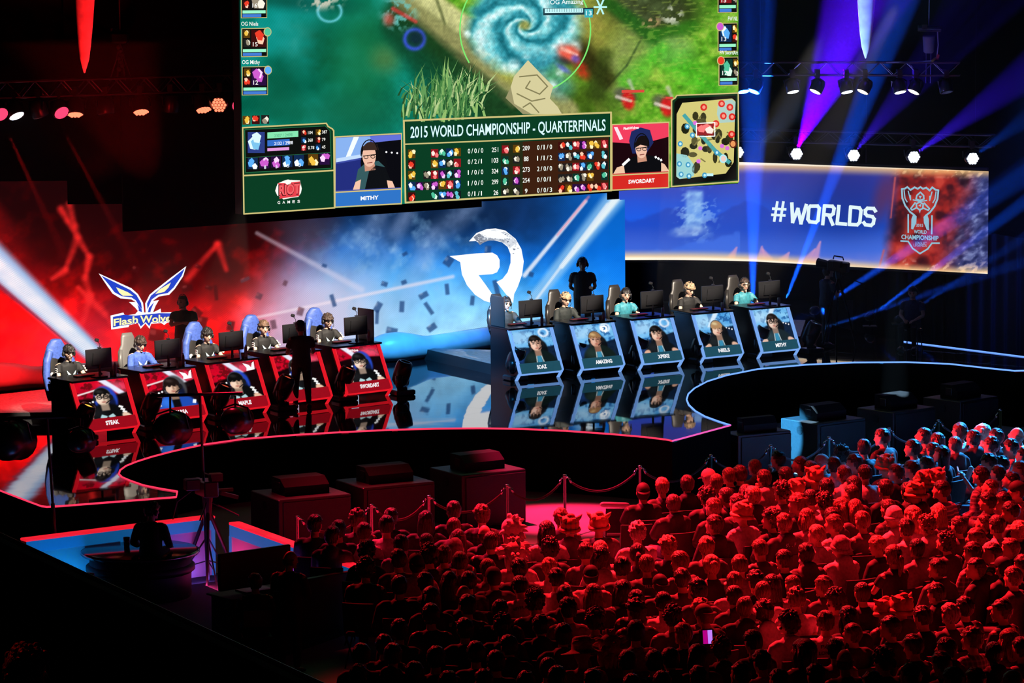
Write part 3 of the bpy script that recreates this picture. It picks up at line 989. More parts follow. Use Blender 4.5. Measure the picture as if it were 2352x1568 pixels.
    for i, k in enumerate((2, 4, 4, 2, 2, 3, 4)):
        x0 = 568 + i * 26.5 + (6 if i > 4 else 0)
        icon(x0, 362 - i * 1.7, x0 + 23, 388 - i * 1.7, PAL[k], 3, i)
        if 0 < i < 5: pic.text('8553'[i - 1], x0 + 9, 389 - i * 1.7, x0 + 14, 389 - i * 1.7, 8, (240, 244, 255), 8, .01)
    # sponsor plate
    pic.poly([(634, 428), (637, 421), (648, 416), (656, 413), (668, 413), (688, 414), (690, 423), (692, 433), (690, 443), (684, 452), (668, 454), (658, 456), (650, 458), (645, 453), (636, 449), (631, 438)], (250, 246, 236), 3)
    pic.poly([(637, 420), (654, 420), (688, 416), (686, 450), (640, 456), (644, 440)], (222, 64, 74), 4)
    pic.text('RIOT', 637.5, 449, 688.5, 444, 25, (60, 8, 14), 5, .05).text('RIOT', 639, 447.5, 687, 443, 23, (236, 96, 100), 6, .03)
    pic.disc(660, 418, 7, 6, (250, 246, 236), 5)
    for i, ch in enumerate('GAMES'): pic.text(ch, 636 + i * 11.4, 468 - i * .7, 642 + i * 11.4, 467.8 - i * .7, 6.5, (244, 244, 238), 4, .02)

    # two live camera boxes
    def cam_box(x0, y0, x1, y1, yb, dy, red, name):
        bp = [(x0, y0), (x1, y0 + dy), (x1, yb + dy), (x0, yb)]
        pic.poly(bp, gold, 1)
        pic.poly([(x0 + 3, y0 + 3), (x1 - 3, y0 + dy + 3), (x1 - 3, y1 + dy), (x0 + 3, y1)], (196, 40, 50) if red else (60, 74, 160), 2)
        w, h = x1 - x0, y1 - y0
        U = lambda a, b: (x0 + w * a, y0 + h * b + dy * a)
        P_ = lambda pts, c, l: pic.poly([U(*p) for p in pts], c, l)
        if red:
            P_([(.02, .02), (.98, .03), (.98, .3), (.5, .42), (.02, .36)], (232, 60, 90), 3)
            P_([(.02, .36), (.5, .42), (.98, .3), (.98, .98), (.02, .98)], (26, 6, 12), 3)
            P_([(.04, .06), (.1, .06), (.2, .3), (.14, .32)], (255, 220, 230), 4)
            P_([(.3, .35), (.34, .16), (.5, .09), (.66, .15), (.72, .4), (.6, .6), (.36, .6)], (30, 40, 92), 4)
        else:
            P_([(.02, .03), (.54, .03), (.5, .34), (.02, .4)], (132, 172, 232), 3)
            P_([(.16, .4), (.28, .03), (.36, .03), (.22, .42)], (235, 242, 255), 4)
            P_([(.02, .5), (.4, .44), (.4, .98), (.02, .98)], (34, 44, 120), 4)
            P_([(.02, .4), (.45, .34), (.45, .4), (.02, .47)], (190, 214, 250), 5)
            P_([(.55, .14), (.98, .12), (.98, .98), (.5, .98)], (10, 10, 16), 3)
            P_([(.52, .03), (.98, .03), (.98, .12), (.55, .15)], (96, 110, 210), 4)
            for i in range(3): pic.disc(*U(.76 + i * .08, .33 + i * .015), 2.2, 2.2, (250, 250, 255), 5)
            P_([(.38, .5), (.4, .22), (.55, .18), (.72, .26), (.78, .6), (.7, .8), (.4, .8)], (12, 12, 16), 5)
        sh = (12, 12, 16) if red else (52, 88, 92)
        P_([(.1, .98), (.2, .78), (.36, .66), (.62, .64), (.82, .7), (.96, .98)] if red else [(.28, .98), (.34, .62), (.44, .52), (.64, .48), (.74, .6), (.86, .98)], sh, 6)
        if not red: P_([(.44, .98), (.5, .66), (.6, .56), (.74, .6), (.86, .98)], (14, 16, 20), 7)
        fx, fy = (.5, .5) if red else (.5, .38)
        P_([(fx - .07, fy + .1), (fx + .07, fy + .08), (fx + .1, fy + .26), (fx - .06, fy + .28)], (196, 140, 116), 7)
        pic.disc(*U(fx, fy), w * .1, h * .2, (232, 184, 160), 8)
        pic.disc(*U(fx + .02, fy - .1), w * .115, h * .15, (22, 16, 16) if red else (56, 40, 34), 9, 20, 180, 360)
        P_([(fx - .12, fy - .12), (fx + .12, fy - .14), (fx + .12, fy - .03), (fx - .02, fy - .07), (fx - .1, fy - .02)] if red else [(fx - .1, fy - .18), (fx + .12, fy - .2), (fx + .1, fy - .1), (fx - .09, fy - .1)], (22, 16, 16) if red else (56, 40, 34), 9)
        pic.line([U(fx - .09, fy + .0), U(fx + .1, fy - .02)], 2, (14, 12, 14), 10)
        for s_ in (-.05, .05): pic.line([(U(fx + s_, fy + .02)[0] + 5 * math.cos(t), U(fx + s_, fy + .02)[1] + 3.6 * math.sin(t)) for t in np.linspace(0, 6.28, 9)], 1.4, (14, 12, 14), 10)
        pic.line([U(fx - .03, fy + .13), U(fx + .04, fy + .12)], 2, (130, 60, 56), 10)
        pic.line([(U(fx, fy - .04)[0] + w * .125 * math.cos(t), U(fx, fy - .04)[1] + h * .25 * math.sin(t)) for t in np.linspace(3.0, 6.4, 12)], 2.4, (14, 14, 18), 10)
        if red:
            P_([(.02, .98), (.08, .86), (.2, .82), (.22, .98)], (232, 190, 160), 8)
            P_([(.84, .98), (.84, .8), (.9, .84), (.98, .98)], (232, 190, 160), 8)
            for i in range(3):
                P_([(.16 + i * .04, .8 - i * .04), (.2 + i * .04, .76 - i * .04), (.23 + i * .04, .8 - i * .04), (.19 + i * .04, .84 - i * .04)], (244, 244, 244), 9)
                P_([(.72 + i * .045, .68 + i * .03), (.75 + i * .045, .66 + i * .03), (.77 + i * .045, .7 + i * .03), (.74 + i * .045, .72 + i * .03)], (244, 244, 244), 9)
            pic.text('FlashWolves', *U(.2, .12), *U(.46, .11), 6, (255, 240, 240), 6, .04)
        else:
            P_([(.26, .98), (.3, .84), (.38, .8), (.36, .98)], (236, 190, 164), 8)
            P_([(.78, .98), (.76, .84), (.84, .86), (.88, .98)], (236, 190, 164), 8)
        pic.poly([(x0 + 3, y1 + 3), (x1 - 3, y1 + 3 + dy), (x1 - 3, yb - 3 + dy), (x0 + 3, yb - 3)], (206, 40, 34) if red else (46, 112, 192), 2)
        return U
    cam_box(767, 313, 923, 440, 477, -8, False, '')
    pic.text('MITHY', 827, 459.5, 868, 457.3, 9, (250, 250, 250), 4, .03)
    cam_box(1403, 285, 1537, 401, 438, -6, True, '')
    pic.text('SWORDART', 1442, 421.5, 1502, 418, 9, (250, 250, 250), 4, .03)
    # score table
    tb = [(926, 277), (1402, 258), (1402, 437), (930, 465)]
    pic.poly(tb, dkg, 1)
    frame(tb, 4)
    pic.poly([(1200, 325), (1398, 315), (1398, 434), (1200, 447)], (58, 30, 16), 2).poly([(1150, 328), (1200, 325), (1200, 447), (1150, 450)], (36, 42, 22), 2)
    pic.line([(928, 331), (1402, 312)], 3, gold, 4)
    pic.text('2015 WORLD CHAMPIONSHIP - QUARTERFINALS', 940, 317, 1390, 299.5, 28, (10, 60, 70), 4, .03).text('2015 WORLD CHAMPIONSHIP - QUARTERFINALS', 941, 316, 1389, 299, 26.5, (214, 250, 250), 5, .012)
    rows = [('0/0/0', '251', '209', '0/1/0'), ('0/2/1', '103', '88', '1/1/2'), ('1/0/0', '324', '273', '2/0/0'), ('1/0/0', '299', '254', '0/0/1'), ('0/1/1', '26', '9', '0/0/3')]
    r = random.Random(3)
    for i, (a, b, c, d) in enumerate(rows):
        yy = 354 + i * 24.6
        Y = lambda X: yy - (X - 936) * .052
        icon(936, Y(936) - 11, 953, Y(936) + 9, PAL[(3, 1, 3, 2, 1)[i]], 3, i)
        n = (4, 4, 5, 6, 4)[i]
        for k in range(n):
            X = 1041 - k * 17.4
            icon(X, Y(X) - 9, X + 16.5, Y(X) + 10, PAL[r.randrange(8)], 3, i * 9 + k)
        for ch, X in zip(a.replace('/', ' / ').split(), (1073, 1081, 1088, 1096, 1103)):
            pic.text(ch, X, Y(X) + 5, X + (2.4 if ch == '1' else 5.5 if ch != '/' else 4), Y(X) + 5, 11, (236, 246, 236), 4, .01)
        pic.text(b, 1128 if len(b) > 2 else 1132, Y(1128) + 5, 1143, Y(1143) + 5, 11, (244, 248, 240), 4, .01)
        icon(1152, Y(1152) - 9, 1167, Y(1152) + 9, PAL[(7, 5, 2, 5, 6)[i]], 3, i)
        icon(1177, Y(1177) - 9, 1193, Y(1177) + 9, PAL[(3, 6, 7, 4, 6)[i]], 3, i + 4)
        w = {3: 16, 2: 11, 1: 6}[len(c)]
        pic.text(c, 1207 - w / 2, Y(1200) + 5, 1207 + w / 2, Y(1210) + 5, 11, (244, 248, 240), 4, .01)
        for ch, X in zip(d.replace('/', ' / ').split(), (1232, 1240, 1247, 1254, 1261)):
            pic.text(ch, X, Y(X) + 5, X + (2.4 if ch == '1' else 5.5 if ch != '/' else 4), Y(X) + 5, 11, (236, 246, 236), 4, .01)
        for k in range(7):
            if (i == 1 and k == 5) or (i == 3 and k == 5): continue
            X = 1281 + k * 16.4
            icon(X, Y(X) - 10, X + 15.5, Y(X) + 8.5, PAL[r.randrange(8)], 3, i * 11 + k + 3)
    # minimap
    mp = [(1541, 230), (1549, 225), (1553, 219), (1694, 213.5), (1695, 416), (1541, 428)]
    pic.poly(mp, (12, 52, 30), 1)
    frame(mp, 3)
    M_ = [(1566, 236), (1680, 226), (1688, 232), (1684, 372), (1666, 398), (1560, 411), (1552, 405), (1553, 262)]
    pic.poly([(1548, 236), (1556, 226), (1690, 219), (1691, 412), (1547, 424)], (8, 8, 8), 2).poly(M_, (206, 196, 118), 3)
    r = random.Random(12)
    for i in range(34):      # dark jungle blobs and pale paths
        cx, cy = 1566 + r.uniform(4, 108), 250 + r.uniform(0, 140)
        if cx + cy < 1570 + 262 or (cx > 1640 and cy < 300) or (cx < 1590 and cy > 365): continue
        pic.disc(cx, cy, r.uniform(5, 11), r.uniform(6, 14), r.choice([(30, 32, 16), (52, 50, 26), (84, 80, 44), (24, 26, 14)]), 4, 9)
    for i in range(16):
        cx, cy = 1568 + r.uniform(4, 104), 256 + r.uniform(0, 130)
        pic.line([(cx, cy), (cx + r.uniform(-12, 12), cy + r.uniform(-12, 12))], 3, (120, 112, 64), 5)
    pic.poly([(1648, 233), (1680, 228), (1688, 234), (1686, 280), (1652, 282), (1645, 262)], (168, 200, 190), 4)
    pic.poly([(1552, 352), (1576, 356), (1594, 380), (1592, 404), (1560, 411), (1552, 405)], (150, 206, 206), 4)
    pic.line([(1570, 265), (1600, 300), (1640, 345), (1672, 372)], 9, (70, 160, 160), 5)
    for cx, cy in ((1655, 238), (1674, 246), (1659, 266), (1679, 268), (1678, 308), (1642, 284), (1614, 246)):
        pic.disc(cx, cy, 8, 8.5, (214, 40, 34), 6, 10).disc(cx, cy, 4, 4.5, (240, 150, 130), 7, 8)
    for cx, cy in ((1558, 376), (1578, 378), (1562, 400), (1580, 404), (1576, 290), (1560, 330), (1616, 402), (1588, 310), (1644, 350)):
        pic.disc(cx, cy, 6, 6.5, (60, 150, 190), 6, 10).disc(cx, cy, 3, 3.4, (190, 236, 250), 7, 8)
    for cx, cy in ((1594, 282), (1606, 340), (1602, 370), (1656, 335), (1668, 340)): pic.disc(cx, cy, 5, 5, (214, 110, 214), 6, 9)
    q(1620, 398, 1636, 404, (190, 236, 250), 6)
    icon(1597, 284, 1636, 311, PAL[7], 7, 3)
    pic.line([(1595, 283), (1637, 281), (1637, 312), (1595, 314)], 2.2, (250, 250, 250), 12, True)
    pic.disc(1681, 330, 9, 10, (90, 30, 20), 8, 12).disc(1680, 330, 6, 7, (230, 150, 90), 9, 10).disc(1658, 364, 9, 10, (170, 230, 240), 8, 12).disc(1658, 364, 6, 7, (230, 200, 190), 9, 10)
    pic.build('display', th, label='bright picture of a green game field with score table')
    # black back box, drawn clear of the display
    M = Matrix(((u.x, -nrm.x, 0), (u.y, -nrm.y, 0), (0, 0, 1)))
    MB().box(u * Wd / 2 + Vector((0, 0, Hh / 2)) - nrm * .16, (Wd + .03, .26, Hh + .03), M).build('housing', BLACK, th)
    # black masking cloth behind and below the screen
    a, b = pd(283, 532, 72.2), None
    MBm = MB()
    A, B = pd(283, 532, 72.2), px(1105, 475, pd(283, 532, 72.2).z)
    d = (B - A).normalized()
    n2 = Vector((d.y, -d.x, 0))
    mk = empty('masking_cloth', A, 0, 'black masking cloth hanging behind and below the big screen', 'masking cloth')
    K = Matrix(((d.x, -n2.x, 0), (d.y, -n2.y, 0), (0, 0, 1)))
    L = (B - A).length
    MB().box(d * L / 2 + Vector((0, 0, 4.0)), (L, .05, 8.0), K).build('cloth', DRAPE, mk)
    C0, C1 = pd(1105, 462, B.y + .1), px(1400, 443, pd(1105, 462, B.y + .1).z)
    MB().box((C0 + C1) / 2 - A + Vector((0, 0, 3.9)), ((C1 - C0).length, .05, 7.8), K).build('cloth', DRAPE, mk)
    A2 = pd(-120, 420, 72.6)
    B2 = pd(155, 414, 72.6)
    C2 = pd(279, 470, 72.6)
    tz = empty('masking_cloth', A2, 0, 'black masking cloth hanging at the upper left above the red wall', 'masking cloth')
    MB().box(Vector(((B2.x - A2.x) / 2, .3, 4.2)) + Vector((0, 0, 0)), (B2.x - A2.x, .05, 8.4)).build('cloth', DRAPE, tz)
    MB().box(Vector(((C2.x + B2.x) / 2 - A2.x, .2, C2.z - A2.z + 4.3)), (C2.x - B2.x + .06, .05, 8.6)).build('cloth', DRAPE, tz)


build_game_screen()

# ------------------------------------------------------------------ curved side screen on the right
RPX = [(1425, 87.3), (1568, 87.2), (1696, 86.9), (1781, 86.5), (1900, 85.8), (2018, 85.1), (2150, 84.4), (2276, 83.7)]


def paint_ribbon(x, y):
    n1, n2, n3 = fbm(x, y, 110, 61), fbm(x, y, 26, 65), fbm(x + y, y - x * .3, 12, 69)
    yt = 376 + 12 * sst(1696, 2276, x)
    yb = 594 + 36 * sst(1560, 2276, x)
    C = ramp(sst(380, 600, y + 30 * (n1 - .5)), [(0, (66, 66, 168)), (.35, (40, 82, 206)), (.7, (26, 92, 226)), (1, (84, 120, 226))])
    C = mix(C, (24, 34, 108), .6 * ell(x, y, 1935, 470, 130, 110, 0, .8))
    C = mix(C, (36, 56, 160), .5 * sst(0, 12, y - (474 + 14 * np.sin(x / 28.) + 24 * n2 - 16 * sst(1600, 1700, x))) * (x < 1860) * sst(1900, 1800, x))
    C = mix(C, (70, 120, 235), .55 * sst(0, 10, y - (548 - .22 * (x - 1568) + 20 * n2)) * (x < 1700))
    C = mix(C, (60, 110, 226), .5 * sst(520, 580, y))
    # pale crystal pillar on the left
    C = mix(C, (150, 196, 240), .9 * rct(x, y, 1594, 482, 19, 44, .05, 6) * (.45 + .75 * n3))
    C = mix(C, (190, 214, 240), .7 * ell(x, y, 1585, 530, 38, 12, -.1, .6) * (.3 + n3))
    C = mix(C, (150, 190, 240), .6 * ell(x, y, 1600, 490, 46, 56, 0, .5) * sst(.56, .62, n3))
    # pink crystals along the bottom
    for p in ((1678, 596, 1692, 568), (1748, 596, 1750, 566), (1765, 597, 1752, 572), (1800, 598, 1812, 580), (1870, 600, 1884, 555), (1850, 602, 1872, 572)):
        C = mix(C, (214, 150, 190), .75 * seg(x, y, *p, 10, 2, .6))
    C = mix(C, (196, 150, 196), .4 * sst(570, 604, y) * n2)
    # red rocky right part
    s = sst(2024, 2062, x + .12 * (y - 500) - 8 * n2)
    R_ = ramp(n2, [(.25, (60, 20, 30)), (.5, (150, 36, 34)), (.75, (190, 62, 52))])
    b_ = sst(2160, 2250, x + 60 * (n1 - .5) + .2 * (y - 480))
    B_ = ramp(n3, [(.3, (34, 40, 84)), (.55, (60, 66, 120)), (.8, (120, 130, 180))])
    R_ = R_ * (1 - b_[..., None]) + B_ * b_[..., None]
    R_ = mix(R_, (30, 14, 24), .7 * ell(x, y, 2060, 520, 22, 26, .4, .6) + .7 * ell(x, y, 2216, 412, 10, 16, 0, .4) + .6 * ell(x, y, 2120, 600, 14, 14, 0, .5))
    C = C * (1 - s[..., None]) + R_ * s[..., None]
    C = mix(C, (120, 40, 50), .5 * ell(x, y, 2030, 450, 20, 50, .3, .9))
    C = mix(C, (200, 90, 90), .8 * seg(x, y, 2056, 408, 2046, 500, 2.2, 1.5, .8) + .7 * seg(x, y, 2030, 575, 2020, 612, 2.5, 2, .8))
    C = mix(C, (230, 190, 170), .7 * sst(.58, .66, n3) * s * (sst(28, 6, y - yt) + sst(40, 8, yb - y)))
    # warm light along the top and bottom edges
    C = mix(C, (255, 206, 130), .75 * sst(26, 2, y - yt) * (x > 1690))
    C = mix(C, (255, 214, 150), .95 * sst(24, 0, yb - y))
    C = mix(C, (255, 246, 226), .9 * sst(6, 1, yb - y) + .9 * sst(5, 1, y - yt) * (x > 1690))
    return C


def build_ribbon():
    plan = smooth_plan([((x - CX) * d / FPX, d) for x, d in RPX], 40)
    base = Vector((plan[0][0], plan[0][1], 2.25))
    th = empty('side_screen', base, 0, 'long curved blue side screen with a hashtag and a trophy crest', 'video screen')
    W = Wall(plan, 0.008)
    pic = Picture(lambda x, y, l=0: W.at(x, y, l) - base)
    P = W.grid(360, np.linspace(2.25, 4.56, 96))
    xy = proj_np(P.reshape(-1, 3))
    pic.grid(P - np.array(base), paint_ribbon, (xy[0].reshape(P.shape[:2]), xy[1].reshape(P.shape[:2])))
    wh = (222, 242, 246)
    # hashtag drawn with strokes, then the word
    for (a, b) in (((1786, 464), (1779, 507)), ((1800, 464), (1793, 507)), ((1776, 479), (1805, 480.5)), ((1774, 493), (1803, 494.5))): pic.line([a, b], 6, wh, 2)

    def letter(strokes, w=9.5):
        for s_ in strokes: pic.line(s_, w, wh, 2)
    S = lambda X, Y: (1816 + X + .5, 467 + Y + .045 * X)
    letter([[S(3, 0), S(5, 42), S(17, 12), S(24, 44), S(36, 2)]], 8)                                                    # W
    letter([[S(46, 4), S(42, 8), S(40, 34), S(44, 40), S(58, 41), S(63, 36), S(66, 8), S(62, 3), S(46, 4)]], 8)          # O
    letter([[S(74, 44), S(78, 2), S(96, 2), S(100, 7), S(98, 19), S(93, 23), S(78, 22)], [S(88, 23), S(97, 44)]], 8)     # R
    letter([[S(111, 1), S(107, 41), S(127, 42)]], 8)                                                                     # L
    letter([[S(138, 2), S(135, 42), S(153, 42), S(159, 36), S(162, 9), S(158, 3), S(138, 2)]], 8)                        # D
    letter([[S(195, 9), S(191, 3), S(177, 3), S(172, 8), S(172, 16), S(176, 20), S(188, 22), S(192, 27), S(190, 37), S(185, 42), S(172, 41), S(168, 36)]], 8)   # S
    # trophy crest
    cr = (140, 186, 206)
    o7 = lambda pts: [(u / 3 + 1568, v / 3 + 380) for u, v in pts]
    ln = lambda pts, w=4.6, c=False: pic.line(o7(pts), w / 1.15, cr, 2, c)
    ln([(1512, 162), (1530, 160), (1550, 148), (1572, 168), (1600, 150), (1622, 160), (1640, 148), (1658, 160), (1680, 152), (1704, 172), (1722, 150), (1744, 166), (1764, 170)])
    ln([(1512, 162), (1516, 225), (1535, 275), (1568, 318), (1596, 340), (1608, 352)])
    ln([(1764, 170), (1758, 230), (1738, 280), (1706, 322), (1678, 344), (1668, 356)])
    ln([(1528, 172), (1534, 226), (1548, 250)], 3)
    ln([(1748, 180), (1740, 232), (1726, 256)], 3)
    for a in ((1556, 176, 1572, 236), (1720, 182, 1704, 240)):
        ln([(a[0], a[1]), (a[2], a[3]), ((a[0] * 2 + a[2]) / 3 + (10 if a[0] < 1600 else -10), (a[1] + a[3]) / 2)], 3)
    ln([(1640, 184), (1616, 205), (1610, 230), (1636, 240), (1664, 230), (1662, 206)], 4, True)
    ln([(1590, 236), (1636, 248), (1684, 240)], 3)
    pic.poly(o7([(1628, 208), (1650, 209), (1638, 230)]), cr, 2)
    ln([(1604, 256), (1574, 296), (1582, 306), (1610, 292)], 4)
    ln([(1666, 258), (1702, 296), (1694, 308), (1664, 294)], 4)
    ln([(1612, 262), (1636, 252), (1660, 264), (1656, 296), (1634, 304), (1614, 290)], 4, True)
    pic.poly(o7([(1626, 276), (1646, 262), (1644, 284)]), cr, 2)
    pic.poly(o7([(1628, 302), (1644, 302), (1636, 330)]), cr, 2)
    pic.poly(o7([(1590, 336), (1614, 350), (1612, 392), (1590, 440), (1576, 436), (1578, 368)]), cr, 2)
    pic.poly(o7([(1688, 338), (1662, 354), (1664, 394), (1684, 442), (1700, 446), (1698, 370)]), cr, 2)
    ln([(1556, 338), (1556, 460)], 4)
    ln([(1720, 346), (1718, 470)], 4)
    t7 = lambda u, v: (u / 3 + 1568, v / 3 + 380)
    pic.text('2015', *t7(1611, 419), *t7(1660, 421), 6.4, cr, 3, .02).text('WORLD', *t7(1596, 465), *t7(1684, 470), 8.2, cr, 3, .03)
    pic.text('CHAMPIONSHIP', *t7(1510, 505), *t7(1766, 515), 10.5, cr, 3, .03)
    pic.text('LEAGUE', *t7(1606, 540), *t7(1672, 543), 6, cr, 3, .0).text('LEGENDS', *t7(1594, 556), *t7(1684, 560), 6.6, cr, 3, .0).text('OF', *t7(1674, 533), *t7(1684, 533), 3, cr, 3)
    ln([(1506, 519), (1556, 522), (1586, 570), (1637, 606), (1690, 574), (1720, 534), (1770, 534)], 4)
    pic.build('display', th, label='glowing blue picture with a hashtag and a crest')
    n = len(plan)
    for z, nm in ((4.60, 'top_rail'), (2.21, 'bottom_rail')):
        MB().tube([(p[0] - base.x, p[1] - base.y + .08, z - base.z) for p in plan], .04, 6).build(nm, BLACKM, th)
    v = [(p[0] - base.x, p[1] - base.y + o, z - base.z) for o in (.05, .14) for p in plan for z in (2.25, 4.56)]
    f = []
    for i in range(n - 1):
        f += [(2 * i, 2 * i + 2, 2 * i + 3, 2 * i + 1), (2 * n + 2 * i + 1, 2 * n + 2 * i + 3, 2 * n + 2 * i + 2, 2 * n + 2 * i)]
    MB().add(v, f).build('backing', BLACK, th)


build_ribbon()
# ------------------------------------------------------------------ people
SKINS = [mat('skin_%s' % n, c, 0.5) for n, c in (('pale', (0.62, 0.40, 0.30)), ('tan', (0.48, 0.29, 0.20)), ('brown', (0.20, 0.11, 0.075)))]
V3 = Vector


def fused(mb, name, voxel=0.013, smooth=2):
    """fuses overlapping shapes into one continuous skin"""
    me = mb.mesh(name)
    o = bpy.data.objects.new(name, me)
    COL.objects.link(o)
    md = o.modifiers.new('r', 'REMESH')
    md.mode, md.voxel_size, md.use_smooth_shade = 'VOXEL', voxel, True
    if smooth:
        ms = o.modifiers.new('s', 'SMOOTH')
        ms.factor, ms.iterations = 0.5, smooth
    bpy.context.view_layer.update()
    out = bpy.data.meshes.new_from_object(o.evaluated_get(bpy.context.evaluated_depsgraph_get()))
    bpy.data.objects.remove(o)
    bpy.data.meshes.remove(me)
    out.name = name
    return out


def join_mesh(me, mb):
    """adds the shapes of mb to a finished mesh"""
    n = len(me.vertices)
    V = [tuple(v.co) for v in me.vertices] + mb.v
    F = [tuple(p.vertices) for p in me.polygons] + [tuple(i + n for i in f) for f in mb.f]
    m2 = bpy.data.meshes.new(me.name)
    m2.from_pydata(V, [], F)
    m2.polygons.foreach_set('use_smooth', [True] * len(m2.polygons))
    m2.update()
    return m2


def head_shape(mb, c, M, ears=True):
    n, m = 20, 14
    vs, fs = [], []
    for i in range(1, m):
        th = math.pi * i / m
        for k in range(n):
            g = 2 * math.pi * k / n
            x, y, z = math.sin(th) * math.cos(g) * .076, math.sin(th) * math.sin(g) * .098, math.cos(th) * .118
            t = min(1, max(0, -z / .118))
            x *= 1 - .30 * t ** 1.5
            y *= (1 - .08 * t) if y > 0 else (1 - .30 * t)
            if y > 0 and z < -.06: y += .008
            if y > .05 and -.01 < z < .03: y -= .006
            vs.append(V3(c) + M @ V3((x, y, z)))
    vs += [V3(c) + M @ V3((0, 0, .118)), V3(c) + M @ V3((0, .02, -.116))]
    for i in range(m - 2):
        for k in range(n):
            l = (k + 1) % n
            fs.append((i * n + k, (i + 1) * n + k, (i + 1) * n + l, i * n + l))
    a, b = len(vs) - 2, len(vs) - 1
    for k in range(n):
        l = (k + 1) % n
        fs += [(a, k, l), (b, (m - 2) * n + l, (m - 2) * n + k)]
    mb.add(vs, fs)
    L = lambda x, y, z: V3(c) + M @ V3((x, y, z))
    mb.tube([L(0, .085, .02), L(0, .106, -.015), L(0, .112, -.03), L(0, .094, -.04)], [.009, .014, .017, .012], 8)     # nose
    mb.ball(L(0, .088, -.062), (.024, .012, .012), 8, 6, M)                                                            # lips
    mb.ball(L(0, .08, -.1), (.026, .02, .016), 8, 6, M)                                                                # chin
    mb.ball(L(0, .082, .032), (.052, .016, .012), 10, 6, M)                                                            # brow
    if ears:
        for s in (-1, 1): mb.ball(L(s * .078, -.006, -.012), (.012, .02, .034), 8, 6, M)


def hand(mb, w, d, nrm, side, curl=0.5):
    """palm, four unequal fingers and a thumb; d = pointing direction, nrm = back of the hand"""
    d, nrm = V3(d).normalized(), V3(nrm)
    nrm = (nrm - d * nrm.dot(d)).normalized()
    a = d.cross(nrm) * side          # towards the thumb
    w = V3(w)
    mb.tube([w - d * .015, w + d * .02, w + d * .06, w + d * .088], [(.026, .02), (.036, .017), (.041, .016), (.037, .013)], 8, flat=a)
    for k, (off, ln) in enumerate(((.028, .068), (.009, .078), (-.010, .072), (-.027, .056))):
        b = w + d * .085 + a * off
        c1, c2, c3 = curl * .5, curl * 1.15, curl * 1.7
        e = lambda t: d * math.cos(t) - nrm * math.sin(t)
        p1 = b + e(c1) * ln * .45
        p2 = p1 + e(c2) * ln * .32
        p3 = p2 + e(c3) * ln * .25
        mb.tube([b - d * .01, p1, p2, p3], [.0095, .0088, .008, .0058], 6)
    t0 = w + d * .022 + a * .03
    t1 = t0 + (d * .6 + a * .75 - nrm * .25).normalized() * .04
    t2 = t1 + (d * .92 + a * .2 - nrm * .3).normalized() * .034
    mb.tube([t0 - a * .012, t0, t1, t2], [.013, .0125, .0105, .007], 6)


def pose(kind='seat', lean=0.06, arms='lap', hy=0.0, hp=0.0, tall=1.0, wide=1.0, fig=None):
    """joint positions; x right, y forward, z up; hy / hp = head turned / lowered (radians)"""
    P = {}
    seat = kind == 'seat'
    hip = V3((0, 0, .53 if seat else .94 * tall))
    up = V3((0, math.sin(lean), math.cos(lean)))
    fw = V3((0, math.cos(lean), -math.sin(lean)))
    P['hip'], P['up'], P['fw'], P['wide'] = hip, up, fw, wide
    P['waist'], P['chest'], P['neck'] = hip + up * .17, hip + up * .36 * tall, hip + up * .515 * tall
    nl = lean * .4
    P['headM'] = rot('Z', hy) @ rot('X', -hp) * 1.12
    P['head'] = P['neck'] + V3((0, math.sin(nl), math.cos(nl))) * .150 + P['headM'] @ V3((0, .026, 0))
    for s in (-1, 1):
        sh = P['chest'] + up * .085 + V3((s * .185 * wide, 0, 0))
        P['sh', s] = sh
        a = arms[0 if s < 0 else 1] if isinstance(arms, tuple) else arms
        O = lambda x, y, z: P['chest'] * 1.0 + V3((s * x, y, z))
        T = {'lap': (O(.25, .06, -.17), O(.11, .27, -.25), (-s * .4, .9, -.1), .5),
             'desk': (O(.27, .17, -.14), O(.20, .42, -.10), (-s * .15, 1, -.05), .35),
             'mouse': (O(.30, .15, -.15), O(.27, .42, -.10), (0, 1, -.05), .45),
             'cross': (O(.25, .13, -.13), O(-.02, .24, -.07), (-s, .1, .1), .4),
             'chin': (O(.17, .22, -.17), O(.07, .20, .10), (-s * .3, .1, .9), 1.1),
             'phone': (O(.22, .20, -.10), O(.11, .38, .09), (-s * .2, .5, .8), .9),
             'knee': (O(.22, .22, -.20), O(.07, .42, -.17), (-s * .6, .7, -.3), .8),
             'behind': (O(.27, -.10, -.20), O(.05, -.19, -.36), (-s * .9, -.1, -.3), .4),
             'down': (O(.25, .01, -.20), O(.24, .06, -.45), (0, .15, -1), .3),
             'hold': (O(.26, .08, -.20), O(.08, .26, -.14), (-s * .5, .8, .2), .9),
             'rig': (O(.27, .20, .02), O(.14, .42, .12), (-s * .2, .9, .2), 1.0),
             'rest': (O(.28, -.02, -.18), O(.26, .20, -.27), (-s * .1, 1, -.1), .3)}[a]
        P['el', s], P['wr', s], P['hd', s], P['cu', s] = T
        if seat:
            P['hj', s] = hip + V3((s * .10, .02, -.02))
            P['kn', s] = V3((s * .14, .43, .52))
            P['an', s] = V3((s * .14, .40, .09))
            P['to', s] = V3((s * .16, .56, .035))
        else:
            k = fig or (0, 0)
            P['hj', s] = hip + V3((s * .095, 0, -.04))
            P['kn', s] = V3((s * .11, .03 + k[s > 0] * .5, .50 * tall))
            P['an', s] = V3((s * .12, -.02 + k[s > 0], .09))
            P['to', s] = V3((s * .15, .14 + k[s > 0], .03))
    return P


